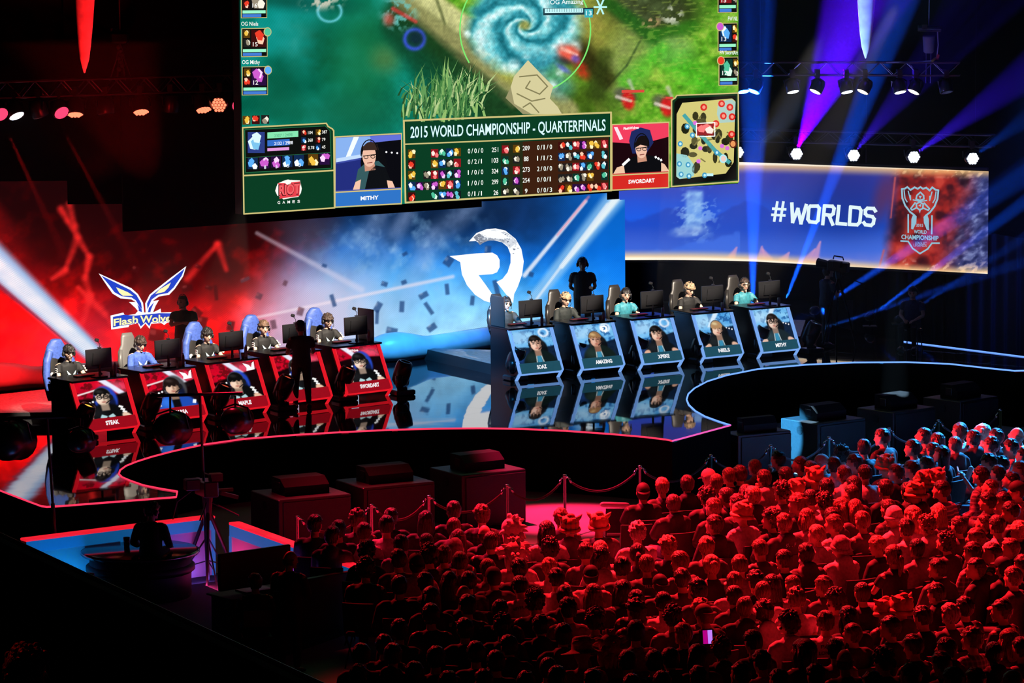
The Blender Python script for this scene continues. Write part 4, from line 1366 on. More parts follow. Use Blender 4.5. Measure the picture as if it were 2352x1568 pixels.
def body_mesh(P, name='person_body', voxel=0.013, hands=True):
    mb = MB()
    w = P['wide']
    X = (1, 0, 0)
    up = P['up']
    mb.tube([P['hip'] - up * .09, P['hip'], P['waist'], P['chest'], P['chest'] + up * .09, P['neck'] - up * .02, P['neck'] + up * .01],
            [(.13 * w, .10), (.165 * w, .118 * w), (.145 * w, .10 * w), (.165 * w, .112), (.15 * w, .09), (.07, .066), (.055, .06)], 14, flat=X)
    h0 = P['head']
    mb.tube([P['neck'] - up * .05, P['neck'] + (h0 - P['neck']) * .35, h0 + P['headM'] @ V3((0, -.03, -.03))], [.064, .054, .055], 12)
    head_shape(mb, h0, P['headM'])
    for s in (-1, 1):
        mb.tube([P['sh', s] + V3((-s * .05, 0, .01)), P['sh', s] + V3((s * .01, 0, -.01)), P['sh', s].lerp(P['el', s], .5), P['el', s]], [.05, .054, .046, .038], 10)
        mb.tube([P['el', s], P['el', s].lerp(P['wr', s], .35), P['wr', s]], [.039, .037, .025], 10)
        mb.tube([P['hj', s], P['hj', s].lerp(P['kn', s], .5), P['kn', s]], [.088, .074, .055], 10)
        mb.tube([P['kn', s], P['kn', s].lerp(P['an', s], .35), P['an', s]], [.054, .052, .034], 10)
        mb.tube([P['an', s] + V3((0, -.04, -.03)), P['an', s].lerp(P['to', s], .6) + V3((0, 0, -.005)), P['to', s]], [.038, .04, .028], 8)
    me = fused(mb, name, voxel)
    if hands:
        hb = MB()
        for s in (-1, 1):
            fa = (P['wr', s] - P['el', s]).normalized()
            d = (V3(P['hd', s]).normalized() + fa * .8).normalized()
            nrm = V3((0, 0, 1)) if abs(d.z) < .8 else V3((0, -1, 0)) if d.z > 0 else V3((s, 0, 0))
            hand(hb, P['wr', s], d, nrm, -s, P['cu', s])
        me = join_mesh(me, hb)
    return me


def top_mesh(P, name='shirt', sleeve='short', loose=.014, voxel=0.015, hem=.06, hood=False, collar=True):
    mb = MB()
    w, up, g = P['wide'], P['up'], loose
    mb.tube([P['hip'] - up * hem, P['hip'] + up * .02, P['waist'], P['chest'], P['chest'] + up * .085, P['neck'] - up * .035, P['neck'] + up * (.0 if collar else -.02)],
            [(.165 * w + g, .12 * w + g), (.17 * w + g, .124 * w + g), (.155 * w + g, .112 * w + g), (.168 * w + g, .118 + g), (.155 * w + g, .098 + g), (.088 + g, .076 + g), (.062 + g * .4, .064 + g * .4)], 16, flat=(1, 0, 0))
    for s in (-1, 1):
        sh, el, wr = P['sh', s], P['el', s], P['wr', s]
        mb.tube([sh + V3((-s * .09, 0, -.006)), sh + V3((-s * .02, 0, -.014)), sh.lerp(el, .12), sh.lerp(el, .6)] + ([el] if sleeve == 'long' else []), [.044 + g, .050 + g, .054 + g, .054 + g] + ([.048 + g] if sleeve == 'long' else []), 10)
        if sleeve == 'long':
            mb.tube([el, el.lerp(wr, .5), el.lerp(wr, .93)], [.048 + g, .044 + g, .034 + g], 10)
    if hood:
        c = P['neck'] + up * -.03 - P['fw'] * .085
        mb.ball(c, (.115, .065, .085), 12, 8, rot('X', -.3))
        mb.ball(c + V3((0, -.02, -.05)), (.09, .05, .075), 10, 8)
        for s in (-1, 1): mb.ball(P['neck'] + V3((s * .07, -.02, -.01)), (.035, .075, .04), 8, 6)
    return fused(mb, name, voxel)


def trouser_mesh(P, name='trousers', voxel=0.016):
    mb = MB()
    w, up = P['wide'], P['up']
    mb.tube([P['hip'] - up * .10, P['hip'] - up * .02, P['hip'] + up * .07], [(.15 * w, .115), (.18 * w, .134 * w), (.165 * w, .125 * w)], 14, flat=(1, 0, 0))
    for s in (-1, 1):
        mb.tube([P['hj', s], P['hj', s].lerp(P['kn', s], .5), P['kn', s]], [.105, .09, .072], 10)
        mb.tube([P['kn', s], P['kn', s].lerp(P['an', s], .4), P['an', s] + V3((0, 0, .01))], [.072, .066, .052], 10)
    return fused(mb, name, voxel)


def shoe_mesh(P, name='shoes'):
    out = []
    for s in (-1, 1):
        mb = MB()
        a, t = P['an', s], P['to', s]
        mb.tube([a + V3((0, -.055, -.045)), a + V3((0, -.01, -.04)), a.lerp(t, .6) + V3((0, 0, -.012)), t + V3((0, .02, 0))], [(.045, .044), (.05, .05), (.052, .038), (.036, .026)], 10, flat=(1, 0, 0))
        out.append(mb.mesh('shoe', None, True))
    return out


def hair_mesh(kind, seed=0):
    """hair and headwear in head coordinates (x right, y face, z up)"""
    r = random.Random(seed * 31 + len(kind))
    mb = MB()
    ph = [r.uniform(0, 6.28) for _ in range(6)]

    def cap(sc, off, lump, freq, face=.30, low=-.62, brow=.40, n=26, m=18, side=-.1):
        vs, idx, fs = [], {}, []
        for i in range(m + 1):
            th = math.pi * i / m
            for k in range(n):
                g = 2 * math.pi * k / n
                q = V3((math.sin(th) * math.cos(g), math.sin(th) * math.sin(g), math.cos(th)))
                w = 1 + lump * (math.sin(freq * q.x + ph[0]) * math.sin(freq * q.y + ph[1]) + math.sin(freq * 1.7 * q.z + ph[2] + 2 * q.x) * .7 + r.uniform(-.6, .6))
                t = max(0, -q.z)
                bx = 1 + .10 * (abs(q.x) ** .5 * abs(q.z) ** .5 if q.z > 0 else .4 * abs(q.x))
                vs.append(V3((q.x * .085 * sc * w * bx * (1 - .14 * t), q.y * .106 * sc * w * bx * (1 - .2 * t), q.z * (.118 if q.z > 0 else .124) * sc * w)) + V3(off))
        for i in range(m):
            for k in range(n):
                l = (k + 1) % n
                ids = (i * n + k, (i + 1) * n + k, (i + 1) * n + l, i * n + l)
                c = sum((vs[j] - V3(off) for j in ids), V3()) / 4
                qx, qy, qz = c.x / .082, c.y / .104, c.z / .124
                if side < 0 and -.30 < qy and qz < .12 and abs(qx) > .66: continue
                if qz < low or (qy > face and qz < brow) or (qy > side and qz < -.05 and abs(qx) > .5): continue
                fs.append(ids)
        mb.add(vs, fs)
    if kind == 'short': cap(1.07, (0, -.006, .006), .034, 10, low=-.60, n=32, m=22)
    elif kind == 'tousled': cap(1.15, (0, -.006, .012), .07, 11, brow=.30, n=34, m=24)
    elif kind == 'shaved': cap(1.005, (0, -.003, .003), .004, 9, brow=.48)
    elif kind == 'curly':
        cap(1.16, (0, -.008, .014), .06, 14, low=-.7, brow=.30, n=34, m=24)
        for i in range(46):
            a, b = r.uniform(0, 6.28), r.uniform(-.4, 1.3)
            q = V3((math.cos(b) * math.cos(a) * .1, math.cos(b) * math.sin(a) * .122 - .008, math.sin(b) * .142 + .012))
            if q.y > .05 and q.z < .06: continue
            mb.ball(q, r.uniform(.014, .024), 6, 5)
    elif kind in ('long', 'bob', 'bun', 'tail', 'ponytail'):
        cap(1.07, (0, -.006, .008), .018, 7, low=-.75, side=.1)
        if kind in ('long', 'bob'):
            z1 = -.36 if kind == 'long' else -.15
            mb.tube([(0, -.02, .06), (0, -.045, -.05), (0, -.075, z1 * .6), (0, -.085, z1)], [(.088, .09), (.098, .07), (.10, .05), (.075 if kind == 'long' else .09, .035)], 14, flat=(1, 0, 0))
            for s in (-1, 1): mb.tube([(s * .075, .02, .03), (s * .084, .02, -.06), (s * .085, -.02, z1 * .8)], [.02, .026, .02], 8)
        elif kind == 'bun': mb.ball((0, -.100, .035), (.05, .05, .05), 12, 9)
        else: mb.tube([(0, -.1, .03), (0, -.15, .0), (0, -.155, -.1), (0, -.13, -.22)], [.028, .036, .034, .012], 10)
    elif kind == 'bald':
        cap(1.0, (0, -.003, .0), .004, 9, low=-.55, face=-.06, brow=2.0, side=.5)
        mb.f = [f for f in mb.f if sum(mb.v[i][2] for i in f) / len(f) < .03]
    elif kind in ('cap', 'backcap'):
        s = 1 if kind == 'cap' else -1
        mb.ball((0, -.002, .03), (.086, .108, .098), 20, 12, None, lambda q: 1 if q.z > -.12 else .97)
        mb.f = [f for f in mb.f if min(mb.v[i][2] for i in f) > -.02]
        pts = [(.078 * math.cos(t), s * (.075 + .095 * math.sin(t)), .03 - .02 * math.sin(t)) for t in np.linspace(0, math.pi, 14)]
        k = len(mb.v)
        mb.v += pts + [(p[0], p[1], p[2] - .006) for p in pts]
        mb.f += [tuple(range(k, k + 14)), tuple(range(k + 27, k + 13, -1))] + [(k + i, k + 14 + i, k + 15 + i, k + 1 + i) for i in range(13)]
        mb.ball((0, 0, .128), .009, 6, 4)
        if seed % 2 == 0:
            cap(1.02, (0, -.006, .0), .01, 9, brow=2)
    elif kind == 'beanie':
        mb.ball((0, -.012, .045), (.092, .114, .115), 20, 14, None, lambda q: 1 + .03 * math.sin(q.z * 22) + .02 * math.sin(9 * q.x + ph[0]))
        mb.f = [f for f in mb.f if min(mb.v[i][2] for i in f) > -.03]
        mb.tube([(.094 * math.cos(t), .116 * math.sin(t) - .01, .005 + .0 * t) for t in np.linspace(0, 6.283, 22)[:-1]], [(.024, .012)] * 21, 8, True, flat=(0, 0, 1))
    elif kind == 'spiky':
        mb.ball((0, -.01, .04), (.12, .13, .13), 18, 12)
        for i in range(30):
            a, b = r.uniform(0, 6.28), r.uniform(-.7, 1.4)
            d = V3((math.cos(b) * math.cos(a), math.cos(b) * math.sin(a), math.sin(b)))
            if d.y > .6: continue
            p = V3((d.x * .105, d.y * .115 - .01, d.z * .115 + .04))
            mb.tube([p, p + d * .05 + V3((0, 0, -.006)), p + d * .085 + V3((0, 0, -.02))], [.032, .021, .004], 8)
        for s in (-1, 1): mb.tube([(s * .09, 0, -.02), (s * .1, -.02, -.1), (s * .085, -.03, -.17)], [.04, .035, .02], 8)
        for i in range(4): mb.tube([(-.06 + i * .04, -.1, -.04), (-.065 + i * .043, -.12, -.1), (-.06 + i * .04, -.115, -.16)], [.03, .028, .012], 8)
    elif kind == 'plush':
        mb.ball((0, -.008, .040), (.112, .130, .118), 22, 14, None, lambda q: 1 + .04 * math.sin(6 * math.atan2(q.y, q.x) + 3 * q.z))
        mb.f = [f for f in mb.f if min(mb.v[i][2] for i in f) > -.055]
        mb.tube([(.108 * math.cos(t), .124 * math.sin(t) - .008, -.012 + .012 * math.sin(t)) for t in np.linspace(0, 6.283, 24)[:-1]], [.026] * 23, 8, True)
        mb.tube([(.075 * math.cos(t), .085 * math.sin(t) - .012, .105 + .015 * math.cos(2 * t)) for t in np.linspace(.4, 4.6, 16)], [.014 + .012 * math.sin(.2 * i) for i in range(16)], 8)
        mb.ball((.01, -.03, .15), (.05, .045, .03), 10, 8)
        for s in (-1, 1):
            mb.tube([(s * .08, -.02, .10), (s * .12, -.01, .135), (s * .145, 0, .165)], [.032, .022, .004], 8)
            mb.ball((s * .05, -.085, .105), (.034, .03, .032), 10, 8)
    elif kind == 'sunhat':
        mb.lathe([(.0, .17), (.06, .168), (.088, .15), (.1, .1), (.108, .045), (.125, .03), (.17, .012), (.215, .004), (.215, -.002), (.17, .004), (.1, .02)], (0, -.01, .01), rot('X', -.12), 26)
        for s in (-1, 1): mb.ball((s * .075, -.06, .125), (.055, .035, .03), 10, 6, rot('Z', s * .4))
    elif kind == 'wig':
        cap(1.22, (0, -.01, .01), .06, 12, low=-.8, brow=.3)
        for s in (-1, 1):
            for i in range(4): mb.ball((s * (.1 + .02 * (i % 2)), -.03, .07 - i * .035), .035, 8, 6)
    return mb.mesh(kind, None, True)


def col_mat(name, c, rough=.75, noise=.25, scale=28):
    return mat(name, c, rough, noise=noise, nscale=scale)


def hair_mat(name, c):
    m = mat(name, c, .42, noise=.75, nscale=26)
    nt = m.node_tree
    for n in nt.nodes:
        if n.type == 'TEX_NOISE':
            mp = nt.nodes.new('ShaderNodeMapping')
            mp.inputs['Scale'].default_value = (3.2, 1.2, .7)
            tc = [q for q in nt.nodes if q.type == 'TEX_COORD'][0]
            nt.links.new(tc.outputs['Object'], mp.inputs[0])
            nt.links.new(mp.outputs[0], n.inputs['Vector'])
            bp = nt.nodes.new('ShaderNodeBump')
            bp.inputs['Strength'].default_value, bp.inputs['Distance'].default_value = .9, .03
            nt.links.new(n.outputs['Fac'], bp.inputs['Height'])
            nt.links.new(bp.outputs['Normal'], nt.nodes['Principled BSDF'].inputs['Normal'])
    return m


HAIRM = {'black': hair_mat('hair_black', (.014, .011, .011)), 'dark': hair_mat('hair_dark_brown', (.05, .03, .023)), 'brown': hair_mat('hair_brown', (.14, .08, .05)), 'fair': hair_mat('hair_fair', (.42, .28, .17)), 'grey': hair_mat('hair_grey', (.4, .38, .36))}


def headset(parent, P, colr=(0.02, 0.02, 0.022)):
    c, M = P['head'], P['headM']
    L = lambda x, y, z: c + M @ V3((x, y, z))
    mb = MB()
    mb.tube([L(.098 * math.cos(t), -.005, .02 + .125 * math.sin(t)) for t in np.linspace(-.1, math.pi + .1, 16)], [(.006, .017)] * 16, 8, flat=M @ V3((1, 0, .001)))
    for s in (-1, 1): mb.ball(L(s * .098, -.004, -.012), (.024, .036, .044), 12, 8, M)
    mb.tube([L(-.1, .02, -.03), L(-.09, .07, -.07), L(-.045, .112, -.075)], [.005, .004, .008], 6)
    return mb.build('headset', PLASTIC, parent, True)


def glasses(parent, P):
    c, M = P['head'], P['headM']
    L = lambda x, y, z: c + M @ V3((x, y, z))
    mb = MB()
    for s in (-1, 1):
        mb.tube([L(s * .036 + .027 * math.cos(t), .102 - .006 * math.cos(t) ** 2, .014 + .02 * math.sin(t)) for t in np.linspace(0, 6.283, 15)[:-1]], .0045, 6, True)
        mb.tube([L(s * .064, .097, .016), L(s * .078, .05, .016), L(s * .082, -.01, .01)], .004, 6)
    mb.tube([L(-.01, .107, .018), L(.01, .107, .018)], .004, 6)
    return mb.build('glasses', PLASTIC, parent)


def face(parent, P, lip=(.35, .12, .1)):
    c, M = P['head'], P['headM']
    L = lambda x, y, z: c + M @ V3((x, y, z))
    dark = mat('eye_dark', (.015, .012, .01), .25)
    for s in (-1, 1):
        MB().ball(L(s * .033, .089, .012), (.014, .008, .0075), 10, 6, M).build('eye', dark, parent, True)
        MB().tube([L(s * .016, .099, .034), L(s * .034, .1, .040), L(s * .054, .088, .034)], [.004, .006, .003], 6).build('eyebrow', dark, parent, True)
    MB().tube([L(-.022, .095, -.063), L(0, .1015, -.061), L(.022, .095, -.063)], [.003, .006, .003], 6).build('mouth', mat('lip', lip, .5), parent, True)


def person(name, P, loc, rz, skin, hairk, hairm, top, bottom, label, cat='person', group=None, sleeve='short', hood=False, facey=True, heads=False, specs=False, voxel=.012, seed=1, loose=.014, shoes=True):
    root = link('person', body_mesh(P, 'person_body', voxel), None, None, loc, rz, label=label, cat=cat, group=group)
    root.data.materials.append(SKINS[skin])
    t = link('jacket' if sleeve == 'long' else 'shirt', top_mesh(P, 'top', sleeve, loose, hood=hood), root)
    t.data.materials.append(top)
    b = link('trousers', trouser_mesh(P), root)
    b.data.materials.append(bottom)
    if shoes:
        for me in shoe_mesh(P):
            s = link('shoe', me, root)
            s.data.materials.append(mat('shoe_black', (.02, .02, .022), .5))
    if hairk:
        h = link('hair' if hairk not in ('cap', 'backcap', 'beanie') else 'cap', hair_mesh(hairk, seed), root)
        h.data.materials.append(hairm)
        h.matrix_local = Matrix.Translation(P['head']) @ P['headM'].to_4x4()
    if facey: face(root, P)
    if heads: headset(root, P)
    if specs: glasses(root, P)
    return root
# ------------------------------------------------------------------ team desks
POST_R = mat('post_red', (0.3, 0.01, 0.02), 0.4, emit=(0.86, 0.010, 0.022), strength=0.9)
POST_B = mat('post_blue', (0.1, 0.2, 0.4), 0.4, emit=(0.20, 0.42, 0.92), strength=0.95)
BAR_R = mat('bar_red', (0.25, 0.01, 0.015), 0.4, emit=(0.36, 0.004, 0.012), strength=0.9, noise=.2, nscale=6)
BAR_B = mat('bar_teal', (0.03, 0.10, 0.14), 0.4, emit=(0.016, 0.085, 0.125), strength=0.9, noise=.2, nscale=6)
DESK = mat('desk_black', (0.009, 0.0085, 0.010), 0.22)
POD_H, POD_LEAN, POD_Z0, POD_D = 1.02, 0.42, 0.17, 0.74


def pod_picture(red, k, W):
    """live portrait on the desk front; picture coordinates 0..100 right, 0..100 down"""
    r = random.Random(k)
    A = V3((-W / 2, 0, POD_H - .03))
    D_ = V3((0, -POD_LEAN, -(POD_H - .03 - POD_Z0)))
    n = V3((0, -(POD_H - .03 - POD_Z0), POD_LEAN)).normalized()
    n = n if n.y < 0 else -n
    X0, X1 = .075, W - .075

    def at(x, y, l=0):
        return A + V3((X0 + (X1 - X0) * x / 100, 0, 0)) + D_ * (y / 100 * .80) + n * (.002 + .0025 * l)
    pic = Picture(at)
    gx, gy = np.meshgrid(np.linspace(0, 100, 84), np.linspace(100, 0, 70))
    P = np.array([[tuple(at(a, b)) for a, b in zip(ra, rb)] for ra, rb in zip(gx, gy)])
    fx, fy, tilt = [(50, 46, .1), (52, 44, .18), (50, 54, .05), (48, 40, 0), (50, 44, .05), (56, 46, .0), (50, 48, .12), (54, 46, .08), (54, 48, .3), (52, 42, .1)][k]
    hairc = [(16, 14, 14), (30, 20, 18), (12, 12, 12), (30, 22, 18), (14, 14, 16), (20, 16, 14), (150, 110, 72), (16, 14, 14), (176, 136, 96), (30, 22, 20)][k]
    skin = [(238, 206, 180), (226, 180, 150), (240, 196, 166), (240, 200, 170), (242, 208, 184), (236, 182, 156), (210, 150, 124), (228, 176, 150), (232, 184, 158), (230, 190, 170)][k]
    shirt = [(12, 12, 14), (30, 74, 176), (12, 12, 14), (14, 14, 16), (12, 12, 14), (14, 26, 26), (18, 30, 28), (14, 18, 22), (16, 20, 22), (26, 40, 46)][k]

    def paint(x, y):
        n1, n2 = fbm(x, y, 22, k * 7 + 1), fbm(x, y, 8, k * 7 + 3)
        if red:
            C = np.stack([150 + 100 * n1, 6 + 40 * np.clip(n2 - .45, 0, 1) * 3, 22 + 40 * n2], -1)
            C = mix(C, (90, 4, 12), .8 * sst(.45, .6, n2))
            C = mix(C, (255, 120, 150), .6 * ell(x, y, 80, 20, 26, 12, .2, .9))
            C = mix(C, (230, 238, 255), .95 * seg(x, y, 52 - k * 9 % 40, -6, 92 - k * 9 % 40, 42, 6, 6, .4))
            C = mix(C, (12, 4, 6), .96 * sst(-3, 3, y - (44 - .12 * x + 8 * np.sin(x / 40 + k))))
            C = mix(C, (236, 226, 226), .95 * seg(x, y, 0, 34, 50, 22, 2, 2, .6) * (k == 0 or k == 1))
            for i in range(6): C = mix(C, (255, 255, 255), ell(x, y, 8 + i * 7, 62 - i * 2.6, 2.2, 2.4, 0, .3))
            for i in range(4): C = mix(C, (230, 60, 60), ell(x, y, 18 + i * 6, 76 - i * 3, 1.6, 1.6, 0, .3))
        else:
            C = np.stack([40 + 120 * n1, 130 + 90 * n1, 210 + 40 * n1], -1)
            C = mix(C, (30, 86, 150), .8 * sst(.52, .66, n2))
            C = mix(C, (236, 246, 255), .85 * seg(x, y, 66, -6, 34, 40, 6, 5, .5) * (k > 7))
            C = mix(C, (232, 240, 252), .9 * np.exp(-((np.hypot(x - 82, y - 14) - 11) / 3.4) ** 2) * (k in (5, 6, 7)))
            C = mix(C, (10, 22, 44), .92 * sst(-3, 3, y - (58 - .10 * x + 6 * np.sin(x / 30 + k))))
            C = mix(C, (200, 230, 250), .6 * ell(x, y, 20, 24, 30, 18, -.3, .9))
            C = mix(C, (120, 190, 240), .8 * seg(x, y, 0, 46, 100, 38, 3, 3, .8))
            C = mix(C, (30, 70, 150), .7 * ell(x, y, 12, 84, 24, 14, 0, .9))
            for i in range(5): C = mix(C, (250, 250, 255), ell(x, y, 66 + i * 7, 40 + i * 3, 2, 2.2, 0, .3) * (k > 7))
        # seat back
        if red:
            C = mix(C, (36, 70, 190) if k != 1 else (70, 70, 74), .96 * ell(x, y, fx + 5, fy + 6, 23, 36, .05, .12))
            C = mix(C, (14, 18, 44), .9 * ell(x, y, fx + 5, fy + 18, 18, 30, 0, .2))
        else:
            C = mix(C, (12, 14, 18), .95 * ell(x, y, fx + 4, fy + 14, 23, 30, .05, .12))
            C = mix(C, (60, 66, 74), .6 * ell(x, y, fx - 14, fy + 8, 3, 14, .2, .6))
        # shoulders
        sh = ell(x, y, fx, 104, 42, 42, 0, .10)
        C = mix(C, shirt, sh)
        C = mix(C, tuple(min(255, c * 1.8 + 12) for c in shirt), .6 * sh * ell(x, y, fx - 18, 84, 16, 14, .5, .9))
        if red and k != 1:
            for s in (-1, 1):
                for i in range(3): C = mix(C, (245, 245, 245), rct(x, y, fx + s * (30 + i * 2.5), 74 + i * 7, 4.4, 2.6, s * .5, .8))
            C = mix(C, (190, 230, 235), .9 * (rct(x, y, fx - 8, 96, 6, 4.5, .5, 1) + rct(x, y, fx + 8, 96, 6, 4.5, -.5, 1)))
        elif red:
            for s in (-1, 1): C = mix(C, (240, 240, 245), rct(x, y, fx + s * 36, 88, 3.4, 5, s * .3, .8))
            C = mix(C, (12, 12, 16), rct(x, y, fx, 88, 8, 18, 0, 2))
        else:
            C = mix(C, (60, 150, 190), .9 * rct(x, y, fx, 92, 6, 22, .05, 2))
            for s in (-1, 1): C = mix(C, (210, 226, 230), .8 * seg(x, y, fx + s * 5, 70, fx + s * 9, 102, 1.3, 1.3, .6))
        # bare forearms at the bottom
        for s in (-1, 1): C = mix(C, skin, .95 * ell(x, y, fx + s * 38, 100, 8, 12, -s * .6, .2) * (k not in (1, 5, 6)))
        # neck, ears, head
        C = mix(C, tuple(c * .62 for c in skin), rct(x, y, fx, fy + 22, 8, 12, 0, 2))
        hd = ell(x, y, fx, fy, 14.5, 20, tilt, .07)
        C = mix(C, skin, hd)
        C = mix(C, tuple(c * .42 for c in skin), .8 * hd * sst(fx + 3, fx + 13, x + .15 * (y - fy)))
        C = mix(C, tuple(c * .5 for c in skin), .5 * hd * sst(fy + 12, fy + 20, y))
        C = mix(C, (255, 250, 240), .35 * hd * ell(x, y, fx - 6, fy, 5, 14, tilt, .9))
        C = mix(C, tuple(c * .6 for c in skin), .75 * seg(x, y, fx + 1, fy - 2, fx + 2, fy + 6, 1.8, 2.2, .8))
        for s in (-1, 1):
            C = mix(C, (24, 16, 16), .92 * ell(x, y, fx + s * 6, fy - 2, 3.2, 1.5, tilt, .5))
            C = mix(C, hairc if k not in (6, 8) else (90, 60, 40), .85 * seg(x, y, fx + s * 2.5, fy - 6.5, fx + s * 9.5, fy - 6, 1.5, 1, .6))
        C = mix(C, (150, 70, 64), .9 * ell(x, y, fx + .5, fy + 11.5, 4.6, 1.5, tilt, .5))
        if k in (4, 9, 0):
            for s in (-1, 1): C = mix(C, (12, 10, 12), np.exp(-((np.hypot((x - fx - s * 6.4) / 1.1, y - fy + 1.5) - 4.3) / 1.1) ** 2))
            C = mix(C, (12, 10, 12), seg(x, y, fx - 2, fy - 2, fx + 2, fy - 2, .8, .8, .6))
        # hair
        top = ell(x, y, fx, fy - 9, 16, 17, tilt, .08) * (1 - sst(-1, 2.5, y - (fy - [9, 3, 3, 5, 6, 10, 8, 9, 2, 9][k] + 4 * np.sin(x * .7) * .4)))
        C = mix(C, hairc, top)
        C = mix(C, tuple(min(255, c * 1.7 + 40) for c in hairc), .5 * top * ell(x, y, fx - 4, fy - 17, 7, 4, .3, .8))
        # headset
        rr = np.hypot((x - fx) / 17.4, (y - fy + 3) / 23.5)
        C = mix(C, (58, 62, 68), np.exp(-((rr - 1) / .045) ** 2) * (y < fy - 2))
        C = mix(C, (24, 24, 28), ell(x, y, fx + 16.5, fy + 1, 4, 7.5, 0, .15) + .9 * ell(x, y, fx - 16.5, fy + 1, 3, 7, 0, .15))
        C = mix(C, (16, 16, 18), seg(x, y, fx + 15, fy + 7, fx + 4, fy + 15, 1.1, 1.1, .6))
        return C * .98
    pic.grid(P, paint, (gx, gy))
    if red and k in (1, 2):      # small white team mark in the corner of the picture
        pic.poly([(74, 6), (86, 12), (90, 20), (94, 8), (99, 4), (97, 18), (96, 26), (78, 28), (80, 20)], (250, 246, 248), 2)
    if red and k == 4: pic.text('FlashWolves', 28, 14, 54, 14, 7, (255, 236, 240), 2, .04)
    if not red and k == 6:
        pic.poly([(70, 10), (82, 7), (88, 12), (87, 22), (80, 30), (76, 22), (83, 19), (83, 13), (78, 12), (74, 14), (79, 15), (74, 26), (68, 18)], (244, 250, 255), 2)
    return pic


def monitor(parent_loc, rz, label, group):
    t = empty('monitor', parent_loc, rz, label, 'monitor', group)
    M = rot('X', -.04)
    MB().box((0, 0, .34), (.56, .035, .36), M, bevel=.008).box((0, -.03, .34), (.34, .03, .22), M, .8).build('screen_housing', PLASTIC, t)
    MB().box((0, .021, .34), (.53, .004, .32), M).build('screen', mat('monitor_glow', (.02, .02, .03), .2, emit=(.12, .16, .24), strength=.7), t)
    MB().tube([(0, -.03, .02), (0, -.035, .28)], [(.03, .014), (.022, .012)], 8, flat=(1, 0, 0)).build('stand', PLASTIC, t)
    MB().box((0, -.01, .009), (.26, .19, .018), bevel=.006).build('foot', PLASTIC, t)
    return t


def webcam(loc, rz, label, group):
    t = empty('webcam', loc, rz, label, 'webcam', group)
    MB().box((0, 0, .0), (.07, .04, .02), bevel=.004).build('clip', PLASTIC, t)
    MB().tube([(0, 0, .0), (.01, -.01, .06), (-.035, 0, .12)], .006, 6).build('arm', PLASTIC, t)
    MB().box((-.05, 0, .145), (.075, .05, .06), rot('Y', .3), bevel=.01).tube([(-.05, .02, .145), (-.05, .045, .14)], [.024, .022], 10).build('camera_head', PLASTIC, t)
    return t


def gaming_chair(loc, rz, label, fabric, draped=None, group='high backed gaming chairs at the desks'):
    t = empty('gaming_chair', loc, rz, label, 'chair', group)
    MB().box((0, .04, .46), (.50, .50, .10), bevel=.035).build('seat', fabric, t, True)
    mb = MB()
    prof = [(.46, .20, .05), (.62, .25, .055), (.85, .27, .06), (1.02, .25, .05), (1.14, .17, .045), (1.28, .15, .045), (1.36, .11, .03)]
    mb.tube([(0, -.20 - (z - .46) * .16, z) for z, a, b in prof], [(a, b) for z, a, b in prof], 16, flat=(1, 0, 0))
    for s in (-1, 1): mb.tube([(s * .22, -.2, .6), (s * .25, -.22, .85), (s * .2, -.26, 1.06)], [.035, .05, .03], 8)
    mb.build('backrest', fabric, t, True)
    for s in (-1, 1):
        MB().tube([(s * .27, .0, .46), (s * .30, .0, .62)], .02, 6).box((s * .30, .04, .66), (.08, .28, .035), bevel=.012).build('armrest', PLASTIC, t)
    MB().tube([(0, 0, .1), (0, 0, .42)], .03, 8).build('gas_lift', BLACKM, t)
    mb = MB()
    for i in range(5):
        a = i * 2 * math.pi / 5 + .3
        mb.tube([(0, 0, .1), (.28 * math.cos(a), .28 * math.sin(a), .065)], [.03, .018], 6).ball((.28 * math.cos(a), .28 * math.sin(a), .03), .03, 8, 6)
    mb.build('base', BLACKM, t, True)
    return t


def draped_jacket(chair_loc, rz, label):
    """team jacket hung over the top of a chair back"""
    mb = MB()
    mb.tube([(0, -.33, 1.41), (0, -.345, 1.30), (0, -.36, 1.05), (0, -.34, .8), (0, -.30, .5), (0, -.27, .28)], [(.10, .075), (.19, .10), (.27, .115), (.31, .12), (.29, .11), (.24, .09)], 16, flat=(1, 0, 0))
    for s in (-1, 1): mb.tube([(s * .17, -.28, 1.2), (s * .27, -.24, 1.0), (s * .31, -.20, .72), (s * .29, -.17, .48)], [.06, .075, .07, .05], 8)
    me = fused(mb, 'jacket', .02)
    o = link('team_jacket', me, None, None, chair_loc, rz, label=label, cat='jacket', group='blue jackets hung over chairs')
    me.materials.append(col_mat('jacket_blue', (.055, .11, .42), .55))
    for x in (-.2, .2):
        b = link('badge', MB().lathe([(.001, .004), (.045, .004), (.045, 0), (.001, 0)], (x, -.175, .78), rot('X', -1.57), 10).mesh('badge'), o)
        b.data.materials.append(mat('badge_cloth', (.7, .62, .6), .7))
    return o


PODS = [  # name shown, foot pixel of the right post, yaw, red, width
    ('STEAK', (317, 974), 40, 1, 1.25), ('KARSA', (473, 950), 40, 1, 1.25), ('MAPLE', (617, 929), 40, 1, 1.23), ('NL', (760, 908.5), 40, 1, 1.21), ('SWORDART', (898, 890), 40, 1, 1.18),
    ('SOAZ', (1290.7, 848), 33, 0, 1.10), ('AMAZING', (1432, 836), 33, 0, 1.10), ('XPEKE', (1568, 824), 33, 0, 1.09), ('NIELS', (1705, 810), 33, 0, 1.07), ('MITHY', (1835, 798), 33, 0, 1.06)]
ORD = ['leftmost', 'second', 'middle', 'fourth', 'rightmost']
HEADS = [(158, 814), (322, 790), (476, 775), (606, 762), (753, 749), (1162, 698), (1299, 693), (1437, 680), (1583, 668), (1710, 657)]
WHITE = mat('letter_white', (.8, .8, .8), .5, emit=(.9, .9, .92), strength=1.0)
PODW = []

